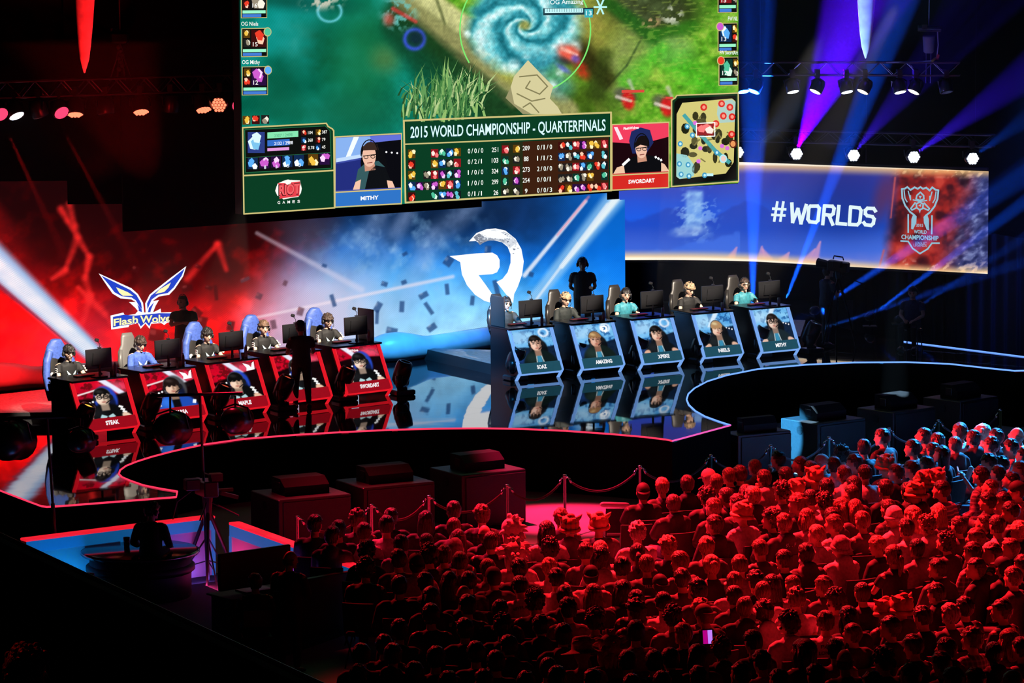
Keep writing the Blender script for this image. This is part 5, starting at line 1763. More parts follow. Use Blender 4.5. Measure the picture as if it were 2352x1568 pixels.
for k, (nm, foot, yaw, red, W) in enumerate(PODS):
    side = 'red' if red else 'blue'
    team = 'red lit desks of the left team' if red else 'blue lit desks of the right team'
    rz = math.radians(yaw)
    f = px(foot[0], foot[1], STAGE + POD_Z0)
    off = rot('Z', rz) @ V3((W / 2 - .04, -POD_LEAN, 0))
    loc = V3((f.x - off.x, f.y - off.y, STAGE))
    t = empty('team_desk', loc, rz, '%s %s-lit slanted player desk of the %s team' % (ORD[k % 5], side, 'left' if red else 'right'), 'desk', team)
    PODW.append((loc, rz, W))
    MB().box((0, .30, POD_H - .0), (W, POD_D + .08, .04), bevel=.008).build('desk_top', DESK, t)
    for s in (-1, 1):
        x = s * (W / 2 - .025)
        mb = MB()
        pts = [(x, 0, POD_H - .02), (x, -POD_LEAN, POD_Z0), (x, -POD_LEAN + .16, .0), (x, .58, .0), (x, .58, POD_H - .02)]
        a = [(p[0] - .02, p[1] + .02, p[2]) for p in pts] + [(p[0] + .02, p[1] + .02, p[2]) for p in pts]
        mb.add(a, [(4, 3, 2, 1, 0), (5, 6, 7, 8, 9)] + [(i, (i + 1) % 5, (i + 1) % 5 + 5, i + 5) for i in range(5)])
        mb.build('side_panel', DESK, t)
        x = s * (W / 2 - .045)
        q = MB()
        q.tube([(x, -.02, POD_H + .005), (x, -POD_LEAN - .015, POD_Z0), (x, -POD_LEAN + .13, .005)], [(.045, .03)] * 3, 4, flat=(1, 0, 0))
        q.build('light_post', POST_R if red else POST_B, t, label='glowing %s post' % side)
    pic = pod_picture(red, k, W)
    pic.build('display', t, label='bright screen with a live portrait picture')
    # backing panel under the picture
    nrm = V3((0, -(POD_H - POD_Z0), POD_LEAN)).normalized()
    ctr = V3((0, -POD_LEAN / 2, (POD_H + POD_Z0) / 2))
    ang = math.atan2(POD_LEAN, POD_H - POD_Z0)
    K = rot('X', -ang)
    ln = math.hypot(POD_LEAN, POD_H - POD_Z0)
    MB().box(ctr + V3((0, .035, 0)), (W - .1, .03, ln), K).build('front_panel', DESK, t)
    # raised name bar at the bottom of the slope
    c2 = V3((0, -POD_LEAN * .90, POD_H - .03 - (POD_H - .03 - POD_Z0) * .90))
    bar = MB().box(c2 + V3((0, -.02, 0)), (W - .13, .06, .205), K, bevel=.012).build('name_bar', BAR_R if red else BAR_B, t, label='name bar with white letters')
    V, T, Wt = text_tris(nm, .045)
    hh = .078
    wid = .052 * len(nm) * 1.12
    e = K @ V3((0, 0, 1))
    n2 = K @ V3((0, -1, 0))
    o = c2 + V3((0, -.02, 0)) + n2 * .033
    vs = [o + V3((-wid / 2 + wid * v[0] / Wt + .02, 0, 0)) + e * (v[1] / CAP * hh - hh / 2) for v in V]
    MB().add(vs, [tuple(q) for q in T]).build('name_letters', WHITE, bar)
    MB().box(c2 + V3((0, .02, -.13)), (W - .13, .08, .012), K).build('lip', POST_R if red else POST_B, bar)

    def at_desk(px_, depth, z=POD_H + .02):
        return loc + rot('Z', rz) @ V3((px_, depth, z))
    gname = 'gaming gear on the team desks'
    who = '%s %s desk' % (ORD[k % 5], side)
    monitor(at_desk(.10, .10), rz, 'black desktop monitor seen from behind on the %s' % who, 'monitors on the team desks')
    webcam(at_desk(.12, .10, POD_H + .02 + .535), rz, 'small black webcam clipped above the monitor of the %s' % who, 'webcams above the monitors')
    kb = empty('keyboard', at_desk(-.05, .36), rz, 'low black keyboard on the %s' % who, 'keyboard', 'keyboards on the team desks')
    MB().box((0, 0, .012), (.40, .14, .02), bevel=.005).build('case', PLASTIC, kb)
    MB().box((0, 0, .025), (.37, .11, .008)).build('keys', mat('keys_lit', (.05, .02, .02), .4, emit=(.5, .02, .02) if red else (.05, .1, .5), strength=.25), kb)
    MB().ball((0, 0, .015), (.032, .055, .02), 10, 6).build('mouse', PLASTIC, None, True, label='black computer mouse on the %s' % who, cat='mouse', group='mice on the team desks').location = at_desk(.33, .38, POD_H + .02)
    bt = empty('water_bottle', at_desk(W / 2 - .16, .12), 0, 'clear plastic water bottle on the %s' % who, 'bottle', 'water bottles on the team desks')
    MB().lathe([(.03, 0), (.033, .02), (.033, .13), (.028, .15), (.033, .16), (.024, .20), (.013, .215)], n=12).build('body', mat('bottle_clear', (.45, .55, .6), .12), bt, True)
    MB().lathe([(.014, .212), (.014, .235)], n=10).build('cap', mat('bottle_cap', (.2, .35, .7), .4), bt)
    MB().lathe([(.034, .07), (.034, .115)], n=12).build('paper_label', mat('bottle_label', (.3, .4, .6), .5), bt)
    if k in (0, 1, 2, 6):
        cp = MB().lathe([(.03, 0), (.042, .1), (.039, .1), (.028, .006)], n=14).build('cup', mat('cup_paper', (.55, .38, .24), .6), None, True, label='brown paper cup on the %s' % who, cat='cup', group='paper cups on the team desks')
        cp.location = at_desk(W / 2 - .28, .05)
    # chair and player
    ch_rz = rz + math.pi
    hp_ = HEADS[k]
    zf = STAGE + .22
    hz = zf + 1.19
    hw = None
    # depth of the seat row: 0.80 m behind the desk front, measured along the desk's own axis
    back = loc + rot('Z', rz) @ V3((0, .92, 0))
    nv = rot('Z', rz) @ V3((0, 1, 0))
    d = ray(*hp_)
    tt = (V3((back.x, back.y, 0)).dot(V3((nv.x, nv.y, 0)))) / (d.x * nv.x + d.y * nv.y)
    hw = V3((d.x * tt, d.y * tt, 0))
    tw = [.06, .12, -.02, -.12, .1, .1, .16, -.05, .3, -.08][k]
    P = pose('seat', .12 if k not in (5,) else .02, ('desk', 'mouse'), tw - .2, [.12, .3, .14, .0, .16, .1, .26, .12, .34, .04][k], 1.0, 1.14 if k == 0 else 1.0)
    zhead = HC + d.z * tt
    zoff = max(0.0, zhead - (zf + P['head'].z))     # nothing above the riser moves: seat height follows the chair's gas lift
    face_rz = ch_rz
    hoff = rot('Z', face_rz) @ V3((P['head'].x, P['head'].y, 0))
    ploc = V3((hw.x - hoff.x, hw.y - hoff.y, zf))
    gaming_chair((ploc.x, ploc.y, zf), face_rz, 'high backed gaming chair behind the %s' % who, mat('chair_leather', (.02, .018, .017), .35) if k != 1 else mat('chair_grey', (.12, .115, .11), .4))
    if k in (0, 2, 3, 4): draped_jacket((ploc.x, ploc.y, zf), face_rz, 'blue team jacket draped over the chair behind the %s' % who)
    tops = [col_mat('tee_black', (.008, .0075, .008)), col_mat('jacket_royal', (.05, .11, .45)), None, None, None, col_mat('hoodie_dark', (.014, .019, .019)), col_mat('hoodie_dark', (.014, .019, .019)), col_mat('jersey_teal', (.03, .22, .28), .6), col_mat('tee_black', (.008, .0075, .008)), col_mat('jersey_teal', (.03, .22, .28), .6)]
    what = ['black T-shirt with glasses', 'blue jacket with tousled hair and headset', 'black T-shirt and headset', 'black T-shirt with a light print', 'black T-shirt and black glasses', 'dark hoodie over teal shirt', 'dark jacket with fair hair', 'teal and black jersey', 'dark top looking down', 'teal jersey with glasses'][k]
    pr = person('player', P, ploc, face_rz, 0, ['tousled', 'tousled', 'tousled', 'tousled', 'tousled', 'short', 'tousled', 'short', 'tousled', 'short'][k],
                HAIRM[['black', 'dark', 'black', 'brown', 'dark', 'black', 'fair', 'black', 'fair', 'dark'][k]], tops[k] or tops[0], col_mat('jeans_dark', (.03, .035, .05)),
                'seated player in %s behind the %s' % (what, who), group='seated players', sleeve='long' if k in (1, 5, 6) else 'short', heads=True, specs=k in (0, 4, 9), seed=k)
    # one narrow lamp high above the frame for each seated player
    head = ploc + rot('Z', face_rz) @ P['head']
    lp = head + rot('Z', math.radians(yaw - 14)) @ V3((0, -7.6 if red else -8.6, 7.4 if red else 7.0))
    lamp('player_key', 'SPOT', lp, head + V3((0, 0, -.10)), 20000, (1.0, .86, .70), .06, 7.6, .6)
    # prints on the team shirts
    up, fwv = P['up'], P['fw']
    if k in (0, 2, 3, 4, 1):
        c = P['chest'] + fwv * .155 - up * .05
        mb = MB()
        for s in (-1, 1):
            mb.add([c + V3((s * .01, 0, -.03)), c + V3((s * .10, -.02, .06)), c + V3((s * .085, -.015, .0)), c + V3((s * .04, -.004, -.05))], [(0, 1, 2, 3)])
        mb.build('chest_print', mat('print_pale', (.55, .75, .78), .6), pr)
    if k in (0, 2, 3, 4):
        for s in (-1, 1):
            mid = P['sh', s].lerp(P['el', s], .42)
            ax = (P['el', s] - P['sh', s]).normalized()
            MB().tube([mid - ax * .07, mid + ax * .07], .079, 10, cap=False).build('sleeve_patch', mat('patch_white', (.7, .68, .66), .7), pr) if False else None
            for i in range(3):
                cc = mid + ax * (.045 * (i - 1)) + V3((s * .066, .03, .012))
                MB().box(cc, (.016, .07, .036), rot('Y', s * .35), bevel=.004).build('sleeve_patch', mat('patch_white', (.7, .68, .66), .7), pr)

# privacy screens at the inner ends of the two rows
for k, s, lab in ((4, 1, 'tall dark divider panel at the inner end of the red desks'), (5, -1, 'tall dark divider panel at the inner end of the blue desks')):
    loc, rz, W = PODW[k]
    o = MB().box((0, 0, .0), (.03, .50, .62), bevel=.01).build('divider_panel', mat('divider', (.05, .035, .03), .5), None, label=lab, cat='divider panel')
    o.location = loc + rot('Z', rz) @ V3((s * (W / 2 + .005) * .93, .36, POD_H + .33))
    o.rotation_euler = (0, 0, rz)

# ------------------------------------------------------------------ moving heads on the stage floor


MHEAD = mat('lamp_body', (.030, .028, .030), .28)


def moving_head(loc, rz, tilt, label, lens, group, scale=1.0, pan=0.0, hang=False):
    t = empty('moving_light', loc, rz, label, 'stage light', group)
    t.scale = (scale,) * 3
    S = -1 if hang else 1
    MB().box((0, 0, S * .05), (.40, .34, .10), bevel=.02).build('base', MHEAD, t)
    y = empty('yoke', (0, 0, 0), pan)
    y.parent = t
    mb = MB()
    mb.tube([(0, 0, S * .10), (0, 0, S * .15)], .10, 12)
    mb.tube([(-.21, 0, S * .38), (-.22, 0, S * .22), (-.16, 0, S * .16), (.16, 0, S * .16), (.22, 0, S * .22), (.21, 0, S * .38)], [(.075, .03)] * 6, 8, flat=(0, 1, 0))
    mb.build('arm', MHEAD, y, True)
    K = rot('X', tilt)
    C = V3((0, 0, S * .40))
    hd = MB()
    hd.lathe([(.02, -.24), (.10, -.23), (.15, -.16), (.165, 0), (.16, .12), (.145, .2), (.125, .235), (.09, .235), (.09, .20)], C, K, 18)
    hd.build('head', MHEAD, y, True)
    MB().lathe([(.001, .215), (.088, .205), (.088, .20)], C, K, 18).build('lens', lens, y)
    return t


LENS_OFF = mat('lens_dark', (.03, .03, .04), .08)
LENS_R = mat('lens_red', (.2, .02, .02), .1, emit=(1.0, .10, .04), strength=.8)
LENS_A = mat('lens_amber', (.3, .1, .02), .1, emit=(1.0, .45, .05), strength=2.0)
LENS_B = mat('lens_blue', (.05, .1, .3), .1, emit=(.3, .55, 1.0), strength=2.2)
LENS_W = mat('lens_white', (.3, .3, .4), .1, emit=(.9, .95, 1.0), strength=4.0)
BEAMS = []
mv = [((194, 1010), 'amber', 1, 0), ((347, 986), 'red', 1, 0), ((508, 962), 'red', 1, 0), ((652, 941), 'red', 1, 0), ((792, 919), 'red', 1, 0), ((924, 906), 'off', 1, 0),
      ((1184, 872), 'blue', 0, 0), ((1327, 858), 'off', 0, 0), ((1467, 847), 'blue', 0, 0), ((1609, 833), 'blue', 0, 0), ((1745, 820), 'blue', 0, 0), ((1864, 810), 'blue', 0, 0)]
for i, (p, c, red, _) in enumerate(mv):
    loc = px(p[0], p[1], STAGE)
    lab = ['in front of the leftmost red desk', 'between the first and second red desks', 'between the second and middle red desks', 'in front of the fourth red desk', 'left of the rightmost red desk', 'standing alone right of the red desks',
           'left of the leftmost blue desk', 'between the first and second blue desks', 'between the second and middle blue desks', 'between the middle and fourth blue desks', 'left of the rightmost blue desk', 'right of the rightmost blue desk'][i]
    moving_head(loc, math.radians(30), -.42 if c != 'off' else -.3, 'black moving head stage light ' + lab, {'amber': LENS_A, 'red': LENS_R, 'blue': LENS_B, 'off': LENS_OFF}[c], 'moving head lights on the stage floor', 1.05, -2.35)

for (p, lab) in (((874, 812), 'unlit moving head stage light behind the rightmost red desk'), ((945, 806), 'unlit moving head stage light at the near tip of the blue riser')):
    moving_head(px(*p, STAGE), 1.1, -.9, lab, LENS_OFF, 'moving head lights on the stage floor', .85, 0)

# ------------------------------------------------------------------ people standing on and around the stage
dk = col_mat('cloth_dark', (.022, .02, .022))
P = pose('stand', .0, ('cross', 'cross'), -.55, .0, 1.0, 1.06)
c = pd(422, 712, 73.0)
person('coach', P, (c.x, 73.0, STAGE + .22 + .0), math.radians(178), 1, 'shaved', HAIRM['dark'], dk, dk, 'standing coach with folded arms and headset in front of the red wall', group='standing coaches', heads=True)
P = pose('stand', .0, ('behind', 'behind'), 0, .12, 1.0, 1.1)
c = pd(1338, 640, 79.6)
person('coach', P, (c.x, 79.6, STAGE + .22), math.radians(178), 2, 'short', HAIRM['black'], dk, dk, 'standing coach with hands behind his back in front of the blue wall', group='standing coaches', heads=True)
c = px(694, 938, STAGE)
P = pose('stand', .03, ('hold', 'hold'), .2, .2, .97, 1.02, fig=(.05, -.05))
person('crew', P, c, math.radians(15), 1, 'short', HAIRM['black'], dk, dk, 'crew member in black seen from behind in front of the fourth red desk', facey=False)
P = pose('stand', .05, ('hold', 'hold'), 0, -.1, 1.0, 1.0, fig=(.06, -.06))
c = px(1897, 795, STAGE)
person('operator', P, c, math.radians(-60), 0, 'short', HAIRM['dark'], col_mat('tee_navy', (.03, .04, .07)), dk, 'camera operator standing behind the tripod camera on the right', facey=False)
P = pose('seat', -.05, ('lap', 'lap'), .1, .2, 1.0, 1.02)
c = px(2095, 800, STAGE)
person('crew', P, (c.x, c.y, STAGE), math.radians(160), 0, 'short', HAIRM['dark'], col_mat('tee_blue', (.04, .06, .14)), dk, 'crew member in a lanyard sitting by the curtain on the right', facey=True)
st = empty('stool', (c.x, c.y, STAGE), .2, 'small dark stool under the crew member by the curtain', 'stool')
MB().box((0, 0, .42), (.36, .34, .04), bevel=.01).build('seat', PLASTIC, st)
for a in (-1, 1):
    for b in (-1, 1): MB().tube([(a * .15, b * .14, .40), (a * .17, b * .16, 0)], .012, 6).build('leg', BLACKM, st)

# studio camera on a tripod beside the operator
c = px(1925, 797, STAGE)
cz = empty('studio_camera', c, math.radians(62), 'broadcast camera on a tall tripod at the right end of the stage', 'camera')
MB().box((0, .0, 1.74), (.20, .46, .22), rot('X', .1), bevel=.02).build('body', PLASTIC, cz)
MB().tube([(0, .22, 1.77), (0, .48, 1.80)], [.075, .10], 14).build('lens', PLASTIC, cz)
MB().box((-.17, -.05, 1.80), (.12, .18, .14), rot('X', .1), bevel=.01).build('viewfinder', PLASTIC, cz)
MB().tube([(0, -.12, 1.87), (0, -.1, 1.94), (0, .1, 1.96), (0, .12, 1.89)], .015, 6).build('handle', PLASTIC, cz)
MB().tube([(0, 0, 1.48), (0, 0, 1.64)], [.06, .08], 10).build('tripod_head', PLASTIC, cz)
MB().tube([(.05, -.05, 1.55), (.16, -.55, 1.35)], .012, 6).build('pan_bar', PLASTIC, cz)
for i in range(3):
    a = i * 2.094 + .5
    MB().tube([(0, 0, 1.50), (.22 * math.cos(a), .22 * math.sin(a), .8), (.42 * math.cos(a), .42 * math.sin(a), 0)], [.025, .022, .015], 6).build('leg', BLACKM, cz)
# ------------------------------------------------------------------ rigging: trusses, hanging lamps, hoists, cloth points
def truss(a, b, w, label, bays):
    a, b = V3(a), V3(b)
    t = empty('truss', a, 0, label, 'truss', 'lighting trusses')
    d = b - a
    e = d.normalized()
    s = V3((-e.y, e.x, 0)).normalized() * (w / 2)
    u = V3((0, 0, w / 2))
    for i in (-1, 1):
        for j in (-1, 1): MB().tube([s * i + u * j, d + s * i + u * j], .02, 6).build('chord', ALU, t)
    mb = MB()
    for k in range(bays):
        p, q = d * (k / bays), d * ((k + 1) / bays)
        f = 1 if k % 2 else -1
        for i in (-1, 1):
            mb.tube([p + s * i - u * f, q + s * i + u * f], .011, 5)
            mb.tube([p - s * f + u * i, q + s * f + u * i], .011, 5)
    mb.build('lacing', ALU, t)
    return t


LT0, LT1 = pd(-120, 210, 70.5), pd(700, 183, 73.5)
LT1.z = LT0.z
truss(LT0, LT1, .30, 'dark lighting truss with red lamps at the upper left', 26)
UR0, UR1 = pd(1600, 157, 80.0), pd(2205, 149, 79.0)
UR1.z = UR0.z
truss(UR0, UR1, .27, 'lighting truss with white lamps at the upper right', 20)
LR0, LR1 = pd(1600, 307, 85.6), pd(2282, 316, 82.6)
LR1.z = LR0.z
lt = truss(LR0, LR1, .26, 'lighting truss above the blue side screen', 22)
for f in (.22, .58, .94):
    w = (LR1 - LR0) * f
    MB().tube([w + V3((0, 0, -.56)), w + V3((0, 0, 7.0))], .007, 5).build('suspension_wire', BLACKM, lt)


def on_truss(a, b, x):
    """point on the line a-b that the photograph shows at column x"""
    lo, hi = 0.0, 1.0
    for _ in range(40):
        m = (lo + hi) / 2
        if proj(a.lerp(b, m))[0] < x: lo = m
        else: hi = m
    return a.lerp(b, lo)


def hang_lamp(pt, dirn, lens, label, group, r=.15, leds=False):
    """wash lamp hanging under a truss by a yoke"""
    t = empty('wash_light', pt, 0, label, 'stage light', group)
    D_ = V3(dirn).normalized()
    C = V3((0, 0, -.12 - r))
    side = D_.cross(V3((0, 0, 1)))
    side = side.normalized() if side.length > .1 else V3((1, 0, 0))
    mb = MB()
    mb.tube([C + side * (r + .03), C + side * (r + .04) + V3((0, 0, r * .9)), V3((0, 0, -.10)) + side * .08, V3((0, 0, -.10)) - side * .08, C - side * (r + .04) + V3((0, 0, r * .9)), C - side * (r + .03)], [(.03, .012)] * 6, 6, flat=D_)
    mb.tube([(0, 0, -.10), (0, 0, -.05)], .03, 8).box((0, .04, .02), (.10, .36, .17))
    mb.build('yoke', BLACKM, t)
    K = D_.to_track_quat('Z', 'Y').to_matrix()
    MB().lathe([(.03, -r * 1.2), (r * .8, -r * 1.1), (r, -r * .5), (r, r * .7), (r * .9, r * .85), (r * .85, r * .7)], C, K, 18).build('head', PLASTIC, t, True)
    mb = MB()
    if leds:
        q = r * .2
        for i in range(-2, 3):
            for j in range(-2, 3):
                x, y = (i + (j % 2) * .5) * q * 1.85, j * q * 1.6
                if math.hypot(x, y) < r * .85: mb.ball(C + K @ V3((x, y, r * .8)), (q * .86, q * .86, q * .5), 8, 6, K)
        mb.build('lens', lens, t)
    else:
        mb.lathe([(.001, r * .80), (r * .84, r * .80), (r * .84, r * .76), (.001, r * .76)], C, K, 16).build('lens', lens, t)
    return t, pt + C


LED_W = mat('led_white', (.3, .3, .3), .2, emit=(.75, .85, 1.0), strength=6.0)
LED_WARM = mat('led_warm', (.3, .3, .3), .2, emit=(1.0, .86, .62), strength=3.0)
LED_R = mat('led_red', (.3, .05, .03), .2, emit=(1.0, .16, .08), strength=2.6)
LED_PK = mat('led_pink', (.3, .05, .1), .2, emit=(1.0, .05, .14), strength=1.4)
gL = 'lamps on the left truss'
for i, (x, m, dv, lab, led) in enumerate((
        (32, LED_W, (.5, -.5, -1), 'wash light with a white glowing front, far left end of the left truss', 0), (-4, LED_PK, (.5, -.9, -.6), 'wash light with a pink glowing front at the left frame edge', 0),
        (88, LENS_OFF, (.3, .2, -1), 'unlit black wash light right of the white one on the left truss', 0), (135, LED_PK, (.55, -.8, -.7), 'pink glowing wash light pointing down right on the left truss', 0),
        (172, LED_R, (.05, -.45, -1), 'red glowing wash light below the red cloth point', 1), (242, LENS_OFF, (.1, -.1, -1), 'unlit black wash light left of the hoist', 0),
        (322, LED_R, (.15, -.5, -1), 'red glowing wash light right of the hoist', 1), (392, LENS_OFF, (-.1, .1, -1), 'unlit black wash light on the right half of the left truss', 0),
        (465, LED_R, (.2, -.5, -1), 'red glowing wash light second from the big screen', 1), (505, LED_R, (-.1, -1, -.25), 'wash light facing outward with a cluster of red cells', 1), (546, LED_PK, (.3, -.9, -.4), 'pink glowing wash light right beside the big screen edge', 0))):
    q = on_truss(LT0, LT1, x)
    hang_lamp(q + V3((0, -.05, -.10)), dv, m, lab, gL, .17, led)
gU = 'lamps on the upper right truss'
for i, (x, m) in enumerate(((1705, LED_W), (1735, LED_WARM), (1819, LED_W), (1877, LED_WARM), (1943, LED_W), (1986, LED_WARM), (2065, LED_W), (2103, LED_WARM), (2172, LENS_OFF))):
    q = on_truss(UR0, UR1, x)
    lab = ['first', 'second', 'third', 'fourth', 'fifth', 'sixth', 'seventh', 'eighth', 'ninth'][i]
    hang_lamp(q + V3((0, -.05, -.12)), (-.5, -.35, -1) if m is LED_WARM else (.18, -.35, -1), m, '%s wash light from the big screen on the upper right truss, %s' % (lab, 'white' if m is LED_W else 'warm white' if m is LED_WARM else 'unlit'), gU, .145, 0)
gB = 'lamps above the side screen'
LAMPS = []
for i, x in enumerate((1692, 1827, 1958, 2096, 2231)):
    q = on_truss(LR0, LR1, x)
    o, c = hang_lamp(q + V3((0, -.05, -.10)), (.12, -1, -.12), LED_W, '%s bright white wash light on the truss above the side screen' % ['first', 'second', 'third', 'fourth', 'fifth'][i], gB, .155, 1)
    LAMPS.append(c)

# chain hoists
h = on_truss(LT0, LT1, 278)
hz = empty('chain_hoist', h, 0, 'chain hoist hanging over the left truss', 'hoist', 'chain hoists')
MB().box((0, 0, .92), (.36, .22, .22), bevel=.04).tube([(-.16, 0, 1.04), (-.16, 0, 1.1)], .03, 8).build('motor', BLACKM, hz)
MB().tube([(0, 0, 1.0), (0, 0, 3.6)], .014, 6).build('chain', ALU, hz)
for dx in (-.22, -.08, .08, .2): MB().tube([(0, 0, .8), (dx * .4, 0, .5), (dx, 0, .1)], .016, 6).build('sling', ALU, hz)
mb = MB()
for i in range(7): mb.ball((.03 * (i % 3 - 1), 0, .74 - i * .07), (.05, .05, .05), 8, 6)
mb.build('chain_bag', mat('bag_cloth', (.05, .05, .05), .8), hz, True)
h = on_truss(UR0, UR1, 2133)
hz = empty('chain_hoist', h, 0, 'chain hoist with a cloth bag over the upper right truss', 'hoist', 'chain hoists')
MB().tube([(-.23, 0, .86), (.25, 0, .84)], .065, 12).box((-.1, -.03, .88), (.1, .14, .1)).build('motor', BLACKM, hz)
MB().tube([(0, 0, .9), (.02, 0, 3.4)], .012, 6).build('chain', ALU, hz)
MB().lathe([(.08, .33), (.11, .36), (.13, .66), (.125, .70), (.11, .68)], n=14).build('chain_bag', mat('bag_grey', (.16, .16, .17), .8), hz, True)
for dx in (-.05, .05): MB().tube([(dx, 0, .35), (dx * .9, 0, -.3)], .016, 6).build('sling', ALU, hz)
MB().tube([(.18, 0, .8), (.2, 0, .5), (.17, -.02, .25), (.05, -.02, .17), (-.4, -.03, .15), (-.9, -.03, .14)], .014, 6).build('cable', mat('cable_pale', (.4, .42, .45), .5), hz)
MB().box((.19, -.02, .25), (.06, .06, .12), rot('Y', .3), bevel=.01).build('plug', mat('plug_red', (.5, .04, .03), .4), hz)
MB().box((.10, -.02, .19), (.05, .05, .11), rot('Y', .9), bevel=.01).build('plug', mat('plug_yellow', (.5, .45, .05), .4), hz)

# stretched cloth points that hang down into the frame
def cloth_point(tip, top_l, top_r, D, bulge, label, col_):
    T, A, B = pd(*tip, D), pd(*top_l, D), pd(*top_r, D)
    t = T
    n = 10
    mb = MB()
    pts = []
    for i in range(n):
        f = i / (n - 1)
        w = (B - A).length / 2 * (f ** .45)
        c = (A + B) / 2
        p = T.lerp(c, f)
        pts.append((p, (max(.012, w), max(.01, w * .6))))
    mb.tube([p - T for p, _ in pts], [r for _, r in pts], 14, flat=(1, 0, 0))
    mb.f = mb.f[:-1]
    o = mb.build('cloth_point', mat(col_, (.55, .55, .56), .8, noise=.2, nscale=4), None, True, label=label, cat='stretched cloth', group='stretched cloth points')
    o.location = T
    return T


r1 = cloth_point((194, 168), (166, -120), (224, -120), 70.0, 0, 'stretched red-lit cloth point hanging at the upper left', 'cloth_white')
r2 = cloth_point((1988, 134), (1964, -120), (2020, -120), 78.0, 0, 'stretched pale-lit cloth point hanging at the upper right', 'cloth_white')
lamp('cloth_red', 'SPOT', r1 + V3((1.6, -2.2, -2.4)), r1 + V3((.05, 0, .9)), 2600, (1.0, .01, .01), .05, 42, .5)
lamp('cloth_blue', 'SPOT', r2 + V3((-2.4, -1.6, -1.8)), r2 + V3((0, 0, .7)), 2200, (.22, .45, 1.0), .05, 30, .6)

# unseen coloured spots added high up to tint rolls, riser and curtain
lamp('roll_red', 'SPOT', px(-60, 960, STAGE) + V3((0, -.5, 5.0)), px(40, 880, STAGE + .5), 16000, (1.0, .01, .012), .1, 50, .7)
lamp('roll_blue', 'SPOT', px(1020, 900, STAGE) + V3((0, 0, 4.6)), px(1010, 800, STAGE + .5), 7000, (.04, .38, 1.0), .1, 52, .8)
lamp('riser_blue', 'SPOT', px(1060, 850, STAGE) + V3((1.0, 2, 5.0)), px(1080, 815, STAGE), 2600, (.05, .25, 1.0), .1, 30, .8)
lamp('curtain_blue', 'SPOT', V3((11.5, 80.0, 8.0)), V3((12.6, 85.5, 2.2)), 2200, (.03, .10, 1.0), .1, 50, .8)

# ------------------------------------------------------------------ haze and the beams in it
def haze(name, c, s, density, label):
    m = bpy.data.materials.new('haze_' + name)
    m.use_nodes = True
    nt = m.node_tree
    nt.nodes.clear()
    v = nt.nodes.new('ShaderNodeVolumeScatter')
    v.inputs['Density'].default_value = density
    v.inputs['Anisotropy'].default_value = 0.15
    o = nt.nodes.new('ShaderNodeOutputMaterial')
    nt.links.new(v.outputs[0], o.inputs['Volume'])
    MB().box(c, s).build('haze', m, None, label=label, cat='haze', kind='stuff')


haze('right', (10.2, 80.5, 6.6), (14.4, 17.0, 10.8), .006, 'thin stage haze with blue and violet light beams at the right')
haze('left', (-8.2, 71.0, 5.2), (6.6, 5.0, 6.0), .006, 'thin stage haze with red light beams at the left')
VIO, BLU, IND = (.075, .0, 1.0), (.004, .085, 1.0), (.05, .01, 1.0)
BEAM = [(LAMPS[1], pd(2010, -60, 75.0), 4.4e5, VIO, 12), (LAMPS[2], pd(2110, 170, 79.0), .3e5, IND, 9), (LAMPS[3], pd(2330, 190, 78.0), .45e5, IND, 8), (LAMPS[4], pd(2420, 230, 78.0), .12e5, BLU, 8),
        (pd(1728, 758, 81.0), pd(1736, -80, 79.0), 4.6e5, BLU, 8.0), (pd(1797, 708, 82.0), pd(2085, -30, 79.0), 4.6e5, BLU, 6.0), (pd(1871, 713, 82.0), pd(2110, 560, 80.0), 1.8e5, BLU, 5),
        (pd(1871, 715, 82.1), pd(2352, 380, 80.0), .8e5, BLU, 4), (pd(1998, 727, 83.0), pd(2352, 465, 80.0), 2.6e5, BLU, 4), (pd(1862, 763, 79.2), pd(2150, 668, 80.0), 1.9e5, BLU, 3.5), (pd(2065, 733, 83.4), pd(2330, 560, 81.0), .6e5, BLU, 4),
        (pd(1742, 771, 78.2), pd(1925, 700, 79.5), .5e5, BLU, 3.5), (pd(1608, 787, 78.4), pd(1745, 752, 79.0), .35e5, BLU, 3.5)]
for a, b, e, c, ang in BEAM:
    a, b = V3(a), V3(b)
    lamp('beam', 'SPOT', a + (b - a).normalized() * .25, b, e, c, .03, ang, .55)
for a, b, e in ((pd(8, 283, 70.0), pd(150, 590, 71.5), 3.2e4), (pd(135, 279, 71.0), pd(285, 560, 71.8), 2.4e4)):
    a, b = V3(a), V3(b)
    lamp('beam', 'SPOT', a + (b - a).normalized() * .25, b, e, (1.0, .01, .01), .03, 4.5, .5)
# small floor lamps whose fronts shine towards the house
for i, (x, y, D) in enumerate(((1871, 713, 82.0), (1998, 727, 83.0), (2065, 733, 83.4))):
    p = pd(x, y, D)
    b = px(x, y + 60 - i * 10, STAGE)
    t = empty('floor_light', (p.x, p.y, STAGE), 0, '%s small floor light with a glowing front at the right end of the stage' % ['left', 'middle', 'right'][i], 'stage light', 'floor lights behind the stage')
    hgt = p.z - STAGE
    MB().lathe([(.02, -.14), (.09, -.12), (.1, .06), (.085, .08)], (0, 0, hgt), V3((.25, -1, .2)).to_track_quat('Z', 'Y').to_matrix(), 14).build('head', PLASTIC, t, True)
    MB().lathe([(.001, .075), (.082, .075), (.08, .06)], (0, 0, hgt), V3((.25, -1, .2)).to_track_quat('Z', 'Y').to_matrix(), 14).build('lens', LENS_W, t)
    MB().tube([(0, .03, 0), (0, .03, hgt - .08)], .02, 6).box((0, .03, .015), (.3, .3, .03)).build('stand', BLACKM, t)

